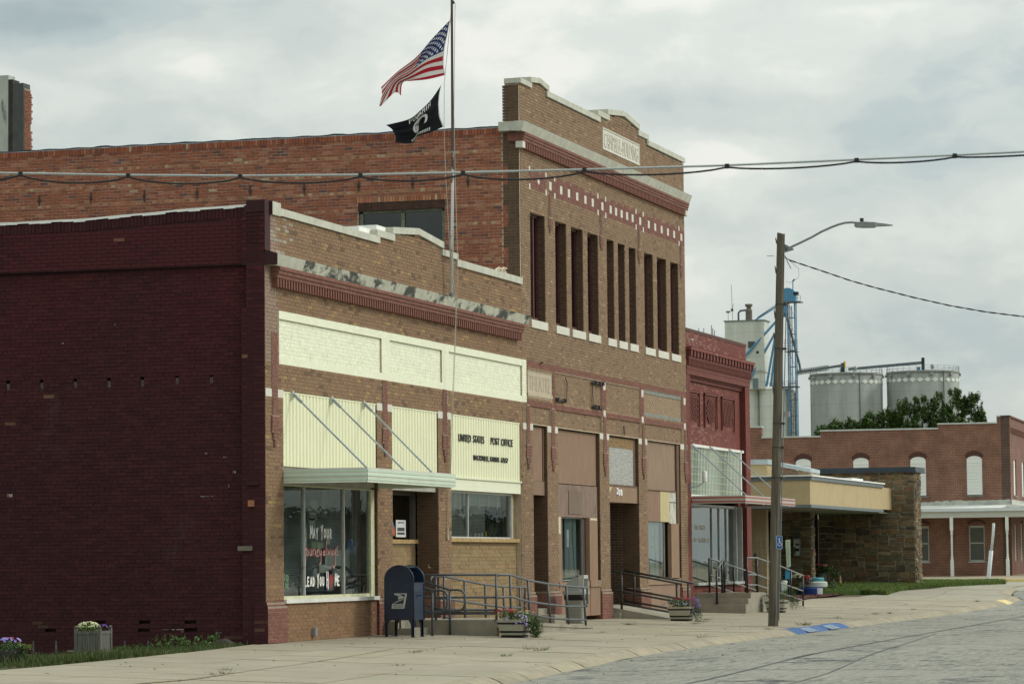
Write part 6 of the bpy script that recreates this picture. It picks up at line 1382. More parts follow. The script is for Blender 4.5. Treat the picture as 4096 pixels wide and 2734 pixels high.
# service wire
q = MB(); w0 = [(18.80, -5.20, 8.16), (18.854, -5.304, 8.091), (19.05, -5.95, 7.86), (19.25, -6.6, 7.62), (19.454, -7.121, 7.46), (19.72, -7.95, 7.23), (19.976, -8.728, 7.039), (20.23, -9.5, 6.89), (20.48, -10.317, 6.776), (21.2, -12.6, 6.62), (22.2, -16, 6.6), (24, -22, 7.0)]
P1, P2 = [], []
for i, (a, b) in enumerate(zip(w0, w0[1:])):
    L_ = (Vector(b) - Vector(a)).length; n_ = max(2, int(L_ / .05))
    for k in range(n_):
        p = Vector(a).lerp(Vector(b), k / n_); ph = (len(P1)) * .62; P1.append(p + Vector((0, .009 * math.cos(ph), .009 * math.sin(ph)))); P2.append(p - Vector((0, .009 * math.cos(ph), .009 * math.sin(ph))))
q.tube(P1, .009, 5); q.tube(P2, .009, 5); q.tube([(18.80, -5.2, 8.2), (18.82, -5.27, 8.02), (18.84, -5.33, 7.9)], .008, 5); q.tube([(18.83, -5.22, 8.15), (18.87, -5.5, 7.9), (18.86, -5.5, 7.7), (18.83, -5.3, 7.58), (18.82, -5.22, 7.62)], .004, 5)
o = q.build('service_wire', mat('black_cable', (.02, .02, .022), rough=.6)); o['label'] = 'twisted black service wire leaving the wooden pole towards the right'; o['category'] = 'cable'
# overhead cable bundle close to the camera
cab = thing('overhead_cable', 'silver messenger cable with a drooping black cable lashed beneath, crossing the whole view', 'cable', (-23.2, -11, 5.0))
cp = [(-25.6, -3.2, 5.14), (-24.656, -6.262, 5.061), (-24.449, -6.936, 5.045), (-24.093, -8.094, 5.014), (-23.786, -9.094, 4.998), (-23.457, -10.173, 4.996), (-23.176, -11.095, 5.009), (-22.834, -12.218, 5.026), (-22.45, -13.48, 5.053), (-22.096, -14.651, 5.096), (-21.83, -15.529, 5.129), (-21.642, -16.15, 5.155), (-21.3, -17.3, 5.22), (-20.4, -20, 5.4)]
q = MB(); q.tube(cp, .0105, 8); q.build('messenger', mat('silver_cable', (.42, .45, .44), metal=.4, rough=.45, var=.1), cab, smooth=True)
ties = [(-25.2, -4.7, 5.09), (-24.69, -6.15, 5.063), (-24.392, -7.121, 5.04), (-24.095, -8.089, 5.015), (-23.786, -9.096, 4.998), (-23.455, -10.178, 4.996), (-23.174, -11.1, 5.009), (-22.842, -12.191, 5.026), (-22.452, -13.476, 5.053), (-22.098, -14.642, 5.096), (-21.83, -15.526, 5.129), (-21.5, -16.6, 5.18)]
sag = [.06, .065, .065, .062, .055, .05, .062, .05, .036, .03, .02]
P = []
for (a, b, s_) in zip(ties, ties[1:], sag):
    for k in range(10): t = k / 10; P.append(Vector(a).lerp(Vector(b), t) - Vector((0, 0, .018 + s_ * (1 - (2 * t - 1) ** 2) ** .8)))
q = MB(); q.tube(P, .009, 8); q.build('black_cable', mat('black_cable', (.02, .02, .022)), cab, smooth=True)
d_ = Vector((.3, -.95, 0)).normalized()
for a in ties: q = MB(); q.obox(Vector(a) - Vector((0, 0, .008)), d_, (d_.y * -1, d_.x, 0), Zv, .020, .014, .022); q.build('tie', mat('black_cable', (.02, .02, .022)), cab)

# ================================================================== FLAGPOLE AND FLAGS
fp_ = thing('flagpole', 'slim mottled white flagpole standing on the post office cornice', 'flagpole', (10.03, -.14, 6.76))
def fpm():
    m, t, b, o = _tree('flagpole_paint'); n = _noise(t, 7, 5, .7, (1, 1, .9)); g_ = t.nodes.new('ShaderNodeTexCoord'); s_ = t.nodes.new('ShaderNodeSeparateXYZ'); t.links.new(g_.outputs['Object'], s_.inputs[0])
    h = _rampf(t, s_.outputs[2], 1.9, 3.6); ad = t.nodes.new('ShaderNodeMath'); ad.operation = 'MULTIPLY_ADD'; t.links.new(h, ad.inputs[0]); ad.inputs[1].default_value = .42; t.links.new(n, ad.inputs[2])
    c = _mixc(t, _rampf(t, ad.outputs[0], .58, .70), (.66, .70, .70), (.085, .065, .05)); t.links.new(c, b.inputs['Base Color']); b.inputs['Roughness'].default_value = .7; return m
q = MB(); q.tube([(10.033, -.139, 6.76), (9.884, -.236, 9.251), (9.655, -.322, 12.79), (9.60, -.343, 13.6)], .034, 12, r1=.021); q.build('pole', fpm(), fp_, smooth=True)
q = MB(); q.tube([(10.035, -.14, 6.76), (10.03, -.14, 6.83)], .045, 12); q.build('base_collar', M_arm, fp_)
q = MB(); q.tube([(9.675, -.369, 12.71), (9.66, -.345, 12.77)], .02, 8); q.build('truck_pulley', M_railb, fp_)
M_rope = mat('pale_rope', (.50, .45, .36), rough=.9)
hal = thing('halyard', 'pale flag halyard rope hanging beside the pole to a coil on the pier', 'rope', (9.98, -.02, 1.95))
q = MB(); q.tube([(9.675, -.385, 12.71), (9.80, -.30, 10.5), (9.90, -.285, 9.25), (10.02, -.28, 7.54), (10.05, -.25, 6.70), (10.02, -.05, 2.1)], .006, 5)
q.tube([(9.665, -.30, 12.60), (9.672, -.284, 12.387), (9.711, -.146, 11.26), (9.717, -.126, 11.102), (9.771, -.097, 10.228), (9.836, -.096, 9.32), (9.876, -.11, 8.827), (9.978, -.137, 7.54), (10.02, -.245, 6.72), (9.99, -.03, 2.05)], .006, 5)
q.build('line', M_rope, hal)
q = MB()
for k in range(4): q.tube([(9.985 + (.035 + k * .006) * math.sin(t), -.03 - k * .006, 1.93 + (.09 + k * .006) * math.cos(t)) for t in np.linspace(0, 2 * math.pi, 14)], .006, 5)
q.tube([(9.98, -.04, 2.0), (9.98, -.04, 2.07)], .018, 6); q.build('coil', M_rope, hal)
def bez(ctrl, nu, nv):
    C_ = np.array(ctrl)
    def cr1(P, n):
        k = len(P); out_ = []
        for t in np.linspace(0, k - 1, n):
            i = min(int(t), k - 2); f = t - i; p0 = P[max(i - 1, 0)]; p1 = P[i]; p2 = P[i + 1]; p3 = P[min(i + 2, k - 1)]
            out_.append(.5 * ((2 * p1) + (-p0 + p2) * f + (2 * p0 - 5 * p1 + 4 * p2 - p3) * f * f + (-p0 + 3 * p1 - 3 * p2 + p3) * f ** 3))
        return np.array(out_)
    rows_ = np.array([cr1(r_, nv) for r_ in C_]); return np.array([cr1(rows_[:, j], nu) for j in range(nv)]).transpose(1, 0, 2)
US = [[(9.67, -0.277, 12.384), (9.673, -0.229, 12.136), (9.674, -0.152, 11.804), (9.689, -0.126, 11.489), (9.712, -0.148, 11.265)], [(9.541, 0.066, 11.999), (9.682, 0.151, 11.858), (9.523, 0.183, 11.605), (9.592, 0.208, 11.422), (9.659, 0.214, 11.188)], [(9.441, 0.378, 11.622), (9.619, 0.513, 11.487), (9.4, 0.514, 11.331), (9.594, 0.581, 11.257), (9.517, 0.518, 11.149)], [(9.424, 0.772, 11.349), (9.529, 0.865, 11.25), (9.318, 0.83, 11.125), (9.552, 0.818, 11.131), (9.422, 0.667, 11.104)], [(9.392, 1.122, 11.039), (9.267, 1.06, 10.865), (9.382, 1.147, 10.643), (9.572, 0.901, 10.934), (9.662, 0.793, 10.882)]]
PW = [[(9.702, -0.071, 11.073), (9.703, -0.024, 10.86), (9.713, -0.008, 10.65), (9.734, -0.023, 10.422), (9.77, -0.093, 10.22)], [(9.734, 0.168, 10.777), (9.665, 0.155, 10.634), (9.614, 0.149, 10.485), (9.682, 0.173, 10.319), (9.743, 0.195, 10.107)], [(9.701, 0.4, 10.554), (9.569, 0.347, 10.427), (9.67, 0.382, 10.328), (9.58, 0.371, 10.174), (9.699, 0.459, 10.031)], [(9.435, 0.561, 10.355), (9.576, 0.6, 10.273), (9.495, 0.555, 10.137), (9.644, 0.57, 10.033), (9.508, 0.506, 9.875)], [(9.468, 1.055, 10.269), (9.594, 0.997, 10.224), (9.524, 0.908, 10.122), (9.61, 0.893, 10.009), (9.499, 0.87, 9.902)]]
def cloth_m(name):
    m, t, b, o = _tree(name); a = t.nodes.new('ShaderNodeAttribute'); a.attribute_name = 'col'; t.links.new(a.outputs['Color'], b.inputs['Base Color']); b.inputs['Roughness'].default_value = .75; b.inputs['Specular IOR Level'].default_value = .25
    tl = t.nodes.new('ShaderNodeBsdfTranslucent'); t.links.new(a.outputs['Color'], tl.inputs[0]); mx_ = t.nodes.new('ShaderNodeMixShader'); mx_.inputs[0].default_value = .3; t.links.new(b.outputs[0], mx_.inputs[1]); t.links.new(tl.outputs[0], mx_.inputs[2]); t.links.new(mx_.outputs[0], o.inputs[0]); return m
def flag(name, label, ctrl, colf, nu=150, nv=105):
    G = bez(ctrl, nu, nv); vs = []
    for i in range(nu):
        for j in range(nv):
            u, v = i / (nu - 1), j / (nv - 1); w = .012 * math.sin(u * 17 + v * 4) * (.3 + u) + .008 * math.sin(v * 23 + u * 6); p = G[i][j]; vs.append((p[0] + w, p[1] + w * .2, p[2] + w * .3))
    q = MB(); q.v = vs; q.f = [(i * nv + j, (i + 1) * nv + j, (i + 1) * nv + j + 1, i * nv + j + 1) for i in range(nu - 1) for j in range(nv - 1)]
    q.c = [colf((i + .5) / (nu - 1), (j + .5) / (nv - 1)) for i in range(nu - 1) for j in range(nv - 1)]
    o = q.build(name, cloth_m(name + '_cloth'), smooth=True); o['label'] = label; o['category'] = 'flag'; return o
def star(u, v, cu_, cv, r):
    dx_, dy_ = (u - cu_) * 1.9, (v - cv); d = math.hypot(dx_, dy_); a = math.atan2(dx_, -dy_); k = math.cos(math.pi / 5) / math.cos(((a % (2 * math.pi / 5)) - math.pi / 5)); rr = r * (.42 + .58 * abs(((a / (2 * math.pi / 5)) % 1) * 2 - 1) ** 1.2); return d < rr
def uscol(u, v):
    if u < .022: return (.62, .62, .57)
    if u < .41 and v < 7 / 13:
        for i in range(9):
            n_ = 6 if i % 2 == 0 else 5
            for j in range(n_):
                if star(u, v, .022 + (.388) * ((2 * j + 1 + (i % 2)) / 12), (7 / 13) * (i + 1) / 10, .033): return (.74, .74, .72)
        return (.020, .035, .135)
    return (.40, .018, .035) if int(v * 13) % 2 == 0 else (.70, .68, .64)
flag('national_flag', 'wind-blown stars and stripes flag on the pole above the post office', US, uscol, 190, 130)
F5 = {'P': '1110100110011110100010001000', 'O': '0110100110011001100110010110', 'W': '1001100110011001101111110110', 'M': '1001111111111001100110011001', 'I': '0110011001100110011001100110', 'A': '0110100110011111100110011001', '*': '0000011001101111011010010000'}
def pwcol(u, v):
    if u < .03: return (.60, .60, .56)
    bk_, wh = (.012, .013, .016), (.62, .63, .60)
    t = 1 - u  # reads from fly to hoist as seen
    if .06 < v < .25 and .26 < t < .76:
        k = (t - .26) / .5 * 7; c = 'POW*MIA'[min(6, int(k))]; fx = (k - int(k)) / .86; fy = (v - .06) / .19
        if fx < 1:
            i = min(3, int(fx * 4)); j = min(6, int(fy * 7))
            if F5[c][j * 4 + i] == '1': return wh
        return bk_
    dx_, dy_ = (t - .5) * 1.5, v - .56; d = math.hypot(dx_, dy_)
    if d < .27:
        # black profile head low on the right, tower and barbed line on white disc
        if (dx_ - .06) ** 2 / .016 + (dy_ + .0) ** 2 / .03 < 1 or (dx_ > -.04 and dy_ > .12): return bk_
        if abs(dx_ + .16) < .012 and dy_ > -.05: return bk_
        if abs(dx_ + .10) < .010 and dy_ > -.05: return bk_
        if -.19 < dx_ < -.08 and -.10 < dy_ < -.05: return bk_
        return wh
    if .86 < v < .93 and .25 < t < .75 and int((t - .25) * 70) % 3 != 2: return wh if int(v * 130) % 3 else bk_
    return bk_
flag('memorial_flag', 'black POW MIA flag flying just below the striped flag', PW, pwcol, 160, 110)
# ================================================================== STONE BUILDING (far corner)
sb = thing('stone_bank', 'single-storey brown rubble stone building with tan canopy and dark roof edge', 'building', (65, 0, .4))
M_st = mat('rubble_stone', attr=True, var=.35, scale=7, bump=.012, bscale=25, rough=.9)
def stone_rects(u0, u1, z0, z1, out_, depth=0):
    w, h = u1 - u0, z1 - z0
    if (w < .62 and h < .22) or depth > 9 or (w < .75 and h < .27 and random.random() < .45): out_.append((u0, u1, z0, z1)); return
    if h > .20 and (w / h < random.uniform(1.2, 2.6)): c = z0 + h * random.uniform(.35, .65); stone_rects(u0, u1, z0, c, out_, depth + 1); stone_rects(u0, u1, c, z1, out_, depth + 1)
    elif w > .26: c = u0 + w * random.uniform(.35, .65); stone_rects(u0, c, z0, z1, out_, depth + 1); stone_rects(c, u1, z0, z1, out_, depth + 1)
    else: out_.append((u0, u1, z0, z1))
SC = [(.14, .095, .052), (.165, .11, .058), (.11, .08, .048), (.13, .105, .065), (.17, .10, .05), (.21, .15, .09), (.085, .066, .045), (.155, .12, .075)]
def stones(root, o, u, n, u0, u1, z0, z1):
    R_ = []; zz = z0
    while zz < z1 - .02:
        h = min(random.uniform(.5, 1.0), z1 - zz)
        if z1 - zz - h < .25: h = z1 - zz
        stone_rects(u0, u1, zz, zz + h, R_); zz += h
    o, u, n = Vector(o), Vector(u), Vector(n); up = Vector((0, 0, 1))
    for (a, b, c, d) in R_:
        q = MB(); q.cur = jit(random.choice(SC), .2); g_ = random.uniform(.010, .02); p = random.uniform(.02, .045); j = lambda: random.uniform(-.02, .02)
        A = [(a + g_, c + g_), (b - g_, c + g_), (b - g_, d - g_), (a + g_, d - g_)]; A = [(x + j(), z + j()) for x, z in A]; cx, cz = (a + b) / 2, (c + d) / 2
        F_ = [o + u * (cx + (x - cx) * .93) + up * (cz + (z - cz) * .90) + n * (p + random.uniform(-.01, .01)) for x, z in A]; B_ = [o + u * x + up * z + n * (p * .55) for x, z in A]; K_ = [o + u * x + up * z - n * .01 for x, z in A]
        q.add(F_ + B_ + K_, [(0, 1, 2, 3)] + [(4 + i, 4 + (i + 1) % 4, (i + 1) % 4, i) for i in range(4)] + [(8 + i, 8 + (i + 1) % 4, 4 + (i + 1) % 4, 4 + i) for i in range(4)])
        q.build('stone', M_st, root)
M_stm = mat('stone_mortar', (.30, .26, .19), var=.3, scale=6)
for b6 in ((65, 66.2, -.05, 3.56, .2, 4.54), (58, 58.5, 2.39, 3.55, .2, 3.3), (56, 57.6, 1.98, 3.05, 4.0, 4.42)): q = MB(); q.box(*b6); q.build('wall', M_stm, sb)
stones(sb, (0, 2.39, 0), X, NY, 58.0, 58.5, .22, 3.0)
stones(sb, (65, 0, 0), Y, NX, -.05, 3.56, .38, 4.54); stones(sb, (0, -.05, 0), X, NY, 65.0, 66.2, .38, 4.54); stones(sb, (58, 0, 0), Y, NX, 2.39, 3.55, .22, 3.0); stones(sb, (56, 0, 0), Y, NX, 1.98, 3.05, 4.1, 4.42)
q = MB(); q.box(64.9, 67, -.10, 3.85, 4.55, 4.73); q.box(64.84, 66.9, -.14, 3.9, 4.53, 4.58); q.build('roof_edge', mat('navy_flashing', (.035, .05, .07), rough=.45, var=.15), sb)
M_tanp = mat('tan_panel', (.46, .36, .20), var=.06, scale=3, rough=.7); M_gtrim = mat('grey_blue_trim', (.14, .17, .18), var=.15, scale=5, rough=.5)
cn = MB(); cn.box(50.02, 64.9, .80, 4.8, 3.16, 3.95); cn = cn.build('canopy', M_tanp, sb)
xs_ = [50.0, 53.12, 55.53, 58.04, 60.55, 62.85]
for a, b in zip(xs_, xs_[1:]): q = MB(); q.box(a + .01, b - .01, .76, .80, 3.14, 3.93); q.build('fascia_panel', M_tanp, cn)
q = MB(); q.box(50.0, 50.03, .77, 4.8, 3.14, 3.93); q.build('side_fascia', M_tanp, cn)
q = MB(); q.box(49.96, 62.86, .70, 4.8, 3.93, 4.05); q.build('top_trim', M_gtrim, cn); q = MB(); q.box(49.98, 62.86, .72, 4.8, 3.04, 3.14); q.build('bottom_trim', M_gtrim, cn)
q = MB(); q.box(49.9, 62.9, .66, 4.8, 4.05, 4.095); q.box(59.5, 61.5, 1.2, 1.8, 4.09, 4.22); q.build('white_drip_edge', mat('white_flashing', (.8, .8, .76)), cn)
q = MB(); q.box(50.1, 64.9, .9, 4.7, 3.02, 3.05); q.build('soffit', mat('canopy_soffit', (.22, .20, .16)), cn)
q = MB(); q.box(50.5, 65, 4.85, 14, .1, 3.1); q.build('rear_body', mat('tan_wall', (.36, .29, .17), var=.06, scale=3), sb)
q = MB(); q.box(52, 52.3, 2.66, 4.2, .1, 3.1); q.build('tan_wall', mat('tan_wall', (.36, .29, .17)), sb)
for b6 in ((53, 53.1, 2.42, 2.75, .1, 3.05), (57.95, 58.0, 3.56, 3.9, .1, 3.05), (64.85, 64.95, 3.57, 4.85, .3, 3.05)): q = MB(); q.box(*b6); q.build('dark_door', mat('dark_bronze', (.02, .02, .02), rough=.4), sb)
q = MB(); q.box(64.8, 64.84, 3.72, 3.75, 1.2, 1.7); q.build('door_handle', M_al, sb)
q = MB(); q.box(56.5, 58, 3.6, 4.6, 4.0, 4.78); q.build('rooftop_box', M_tanp, sb); q = MB(); q.box(56.4, 58, 3.55, 4.6, 4.66, 4.83); q.build('roof_flashing', mat('blue_grey_metal', (.38, .44, .46), rough=.45, var=.15, scale=3), sb); q = MB(); q.prism([(3.06, 4.56), (3.06, 4.70), (1.96, 4.46), (1.96, 4.34)], (55.95, 0, 0), Y, Zv, X, 1.6); q.build('roof_flashing', mat('blue_grey_metal', (.38, .44, .46), rough=.45, var=.15, scale=3), sb)
db_ = MB(); db_.box(57.85, 57.95, 2.76, 3.02, 1.48, 2.11); db_ = db_.build('notice_case', mat('case_frame', (.14, .16, .15), rough=.5), sb)
q = MB(); q.box(57.835, 57.85, 2.79, 2.99, 1.52, 2.07); q.build('case_panel', mat('case_white', (.48, .50, .47)), db_); q = MB(); q.box(57.82, 57.836, 2.80, 2.92, 1.66, 1.76); q.box(57.82, 57.836, 2.80, 2.92, 1.86, 1.93); q.box(57.82, 57.836, 2.93, 2.97, 1.55, 1.80); q.build('case_print', M_dark, db_)
q = MB()
for (a, b, c, d) in ((2.70, 2.76, 2.35, 2.52), (2.80, 2.86, 2.38, 2.52), (2.90, 2.98, 2.35, 2.5), (3.04, 3.1, 2.38, 2.52), (2.74, 2.9, 2.15, 2.28), (2.96, 3.08, 2.14, 2.27)): q.box(57.95, 57.965, a, b, c, d)
q.build('ghost_lettering', mat('ghost_letter', (.10, .095, .075)), sb)
# garden objects in front of it
zg = gz(54, 1)
def tyre(name, label, x, y, z, r, h, col, col2=None, tilt=0):
    t = thing(name, label, 'tyre planter', (x, y, z), 'painted tyres stacked as planters in the garden bed')
    q = MB(); n_ = 7; prof = [(r * .55, .02), (r * .7, .0), (r * .93, .01)]
    for i in range(n_):
        za = .02 + (h - .04) * i / n_; zb_ = .02 + (h - .04) * (i + 1) / n_; prof += [(r, za + .004), (r, zb_ - .012), (r * .975, zb_ - .006)]
    prof += [(r * .93, h - .01), (r * .7, h), (r * .55, h - .02), (r * .55, .02)]
    q.lathe((x, y, z), prof, 36); m = mat('tyre_paint_%d' % int(col[2] * 999 + col[0] * 99), col, var=.08, scale=6, rough=.45, spec=.5); q.build('tyre', m, t, smooth=False)
    if col2:
        q = MB(); 
        for i in range(n_):
            za = .02 + (h - .04) * i / n_; zb_ = za + (h - .04) / n_ - .012; pts = []
            for k in range(8):
                a = R(col2[1] + (col2[2] - col2[1]) * k / 7); pts.append((x + (r + .004) * math.cos(a), y + (r + .004) * math.sin(a)))
            for p, s_ in zip(pts, pts[1:]): q.add([(p[0], p[1], z + za), (s_[0], s_[1], z + za), (s_[0], s_[1], z + zb_), (p[0], p[1], z + zb_)], [(0, 1, 2, 3)])
        q.build('second_colour', mat('tyre_white', col2[0], var=.05, scale=6, rough=.45), t)
    return t
tyre('painted_tyre', 'royal blue tyre with a white section, lowest and nearest of the stack', 54.4, 1.72, zg + .0, .43, .27, (.012, .045, .22), ((.68, .73, .72), 225, 268))
tyre('painted_tyre', 'white and mint tyre lying on top of the royal blue one', 54.7, 1.66, zg + .27, .47, .20, (.58, .66, .58), ((.74, .76, .74), 195, 262))
tyre('painted_tyre', 'aqua tyre, topmost of the painted stack', 55.3, 1.72, zg + .46, .30, .14, (.10, .36, .42))
tyre('painted_tyre', 'small aqua tyre standing right of the white section', 56.3, 1.75, zg + .02, .26, .20, (.09, .34, .42))
tyre('painted_tyre', 'navy tyre at the right end of the painted stack', 57.2, 1.72, zg + .02, .22, .17, (.018, .05, .15))
sc_ = thing('scalloped_tyre', 'large mint white tyre turned inside out with a scalloped flaring rim', 'tyre planter', (54.2, 2.95, zg))
q = MB(); n_ = 48; rings = []
for (r_, z, am) in ((.34, .0, 0), (.45, .06, .01), (.47, .22, .015), (.44, .36, .03), (.46, .46, .05), (.40, .50, .05), (.36, .40, .02)):
    rings.append([(54.2 + (r_ + am * math.cos(k * 2 * math.pi * 10 / n_)) * math.cos(2 * math.pi * k / n_), 2.95 + (r_ + am * math.cos(k * 2 * math.pi * 10 / n_)) * math.sin(2 * math.pi * k / n_), zg + z + am * .6 * math.cos(k * 2 * math.pi * 10 / n_)) for k in range(n_)])
loft(rings).build('tyre', mat('mint_white_paint', (.60, .68, .60), var=.06, scale=4, rough=.45, spec=.5), sc_, smooth=True)
q = MB(); leaves(q, (54.2, 2.95, zg + .6), (.4, .4, .25), 300, .05, G_MID)
for i in range(26):
    a = random.uniform(0, 6.28); b = Vector((53.2 + random.uniform(-.2, .2), 3.15 + random.uniform(-.12, .2), zg)); e1 = b + Vector((.1 * math.cos(a), .16 * math.sin(a), random.uniform(.4, .62))); q.cur = jit((.10, .16, .05), .2); q.add([b - Vector((0, .014, 0)), b + Vector((0, .014, 0)), e1], [(0, 1, 2)])
for i in range(7):
    b = Vector((52.6 + random.uniform(-.3, .5), random.uniform(2.75, 3.35), zg)); h = random.uniform(.9, 1.6); q.cur = (.12, .16, .05); q.tube([b, b + Vector((.05, .03, h))], .010, 4)
    for k in range(6): leaves(q, b + Vector((0, 0, h * (.35 + k * .13))), (.12, .14, .06), 16, .055, (.13, .20, .06))
q.build('garden_plants', M_leaf, None); o = bpy.data.objects['garden_plants']; o['label'] = 'tall leafy garden plants and iris blades beside the tan wall'; o['category'] = 'plants'
q = MB(); leaves(q, (54.4, 2.0, zg + .56), (.2, .28, .12), 350, .035, G_MID); flowers(q, (54.3, 2.12, zg + .62), (.12, .24, .10), 70, .035, (.62, .58, .40)); flowers(q, (54.1, 1.75, zg + .54), (.1, .13, .13), 26, .05, (.26, .012, .018)); leaves(q, (54.0, 1.72, zg + .45), (.12, .2, .1), 180, .035, (.12, .06, .03)); leaves(q, (56.2, 1.35, zg + .3), (.15, .18, .3), 220, .04, (.07, .10, .05))
q.build('tyre_flowers', M_leaf); o = bpy.data.objects['tyre_flowers']; o['label'] = 'red and cream flowers growing out of the painted tyre stack'; o['category'] = 'flowers'
bxp = thing('blue_post_box', 'small bright blue box on a post by the ramp railing', 'box', (50.0, 1.5, gz(50, 0)))
q = MB(); q.box(49.9, 50.1, 1.42, 1.60, .74, 1.0); q.build('box', mat('bright_blue_paint', (.05, .27, .44), rough=.5, var=.05), bxp); q = MB(); q.prism([(1.41, 1.0), (1.61, 1.0), (1.51, 1.045)], (49.88, 0, 0), Y, Zv, X, .24); q.build('lid', mat('bright_blue_paint', (.05, .27, .44)), bxp); q = MB(); q.box(49.98, 50.03, 1.48, 1.53, .05, .74); q.build('post', M_railk, bxp)
sh = thing('hanging_sheet', 'long narrow mint paper notice with faint print fixed before the stone pier', 'notice', (50.2, 1.55, 1.1))
q = MB(); q.prism([(1.465, 1.14), (1.60, 1.12), (1.628, 2.0), (1.47, 2.02)], (50.15, 0, 0), Y, Zv, X, .008); q.build('sheet', mat('mint_sheet', (.50, .62, .44), var=.05, scale=3), sh)
q = MB()
for i in range(15): z = 1.2 + i * .052; w_ = random.uniform(.02, .055); q.box(50.141, 50.149, 1.545 - w_, 1.545 + w_, z, z + .014)
q.build('print', mat('faint_print', (.26, .34, .28)), sh); q = MB(); q.box(50.16, 50.19, 1.53, 1.56, .05, 2.0); q.build('post', M_railk, sh)
lp_ = thing('garden_lantern', 'small black garden lantern post in front of the tan wall', 'lamp', (50, 2.6, .08))
q = MB(); q.tube([(50, 2.6, .05), (50, 2.6, 1.42)], .014, 6)
for z in (.62, 1.12, 1.3): q.lathe((50, 2.6, z), [(.014, 0), (.04, .02), (.014, .05)], 8)
q.build('post', M_railk, lp_); q = MB(); q.tube([(50, 2.48, 1.12), (50, 2.5, 1.2), (50, 2.6, 1.16), (50, 2.70, 1.2), (50, 2.72, 1.12)], .008, 5); q.build('scroll', M_railk, lp_); q = MB(); q.lathe((50, 2.6, 1.42), [(.02, 0), (.045, .02), (.055, .11), (.0, .12)], 6); q.lathe((50, 2.6, 1.53), [(.08, 0), (.02, .06), (.008, .1), (0, .1)], 6); q.build('lantern', M_railk, lp_)
tl = thing('wire_trellis', 'arched wire panel trellis standing against the tan wall', 'trellis', (50.5, 2.6, .1))
M_wire = mat('pale_wire', (.30, .31, .28), metal=.3, rough=.5)
for i in range(3):
    y = 2.25 + i * .18; q = MB(); q.tube([(50.6, y + .36 * math.cos(t) if False else y + .10 * math.cos(t) - .02, 1.95 + .28 * math.sin(t)) for t in np.linspace(0, math.pi, 10)][:6] + [(50.6, y - .06, 1.9), (50.6, y - .13, 1.5), (50.6, y - .12, .3)], .005, 4); q.build('hoop', M_wire, tl)
q = MB()
for k in range(9): q.tube([(50.6, 2.0, .35 + k * .2), (50.6, 3.1, .35 + k * .2)], .0035, 4)
for k in range(8): q.tube([(50.6, 2.0 + k * .15, .1), (50.6, 2.0 + k * .15, 1.95)], .0035, 4)
q.build('grid', mat('dark_wire', (.07, .07, .06)), tl)
gt = thing('galvanised_tub', 'fluted grey metal tub with red geraniums at the stone building door', 'planter', (61, 2.64, .45))
q = MB(); q.lathe((61, 2.64, .50), [(.12 + .0, 0), (.165, .38), (.17, .38), (.15, .36)], 24); q.build('tub', mat('galvanised_tub_metal', (.17, .18, .17), metal=.3, rough=.5, var=.2, scale=8), gt)
q = MB(); leaves(q, (61, 2.6, 1.0), (.3, .42, .2), 700, .045, (.05, .08, .025)); leaves(q, (61, 2.15, .85), (.2, .25, .18), 300, .045, (.10, .13, .05)); q.build('foliage', M_leaf, gt); q = MB(); flowers(q, (60.9, 2.75, 1.0), (.15, .4, .2), 26, .05, (.22, .012, .02)); q.build('red_flowers', M_flow, gt)
q = MB(); q.lathe((61.4, 2.08, .5), [(.05, 0), (.06, .05), (.035, .1), (.05, .16), (.035, .25), (.0, .28)], 10); o = q.build('garden_statuette', mat('tan_clay', (.38, .26, .13))); o['label'] = 'small tan statuette on the lawn edge beside the metal tub'; o['category'] = 'ornament'
wp_ = thing('bent_white_post', 'leaning white two-piece steel post standing beyond the lawn', 'post', (78.77, -.62, .2))
M_wst = mat('white_steel', (.56, .60, .60), rough=.4, var=.1, scale=5)
q = MB(); q.tube([(78.77, -.62, .15), (78.77, -.62, .45), (78.72, -.77, 1.67)], .085, 12); q.build('sleeve', M_wst, wp_, smooth=True); q = MB(); q.tube([(78.72, -.77, 1.60), (78.70, -.86, 2.3), (78.68, -.9, 2.78)], .055, 12); q.build('top_pipe', M_wst, wp_, smooth=True)

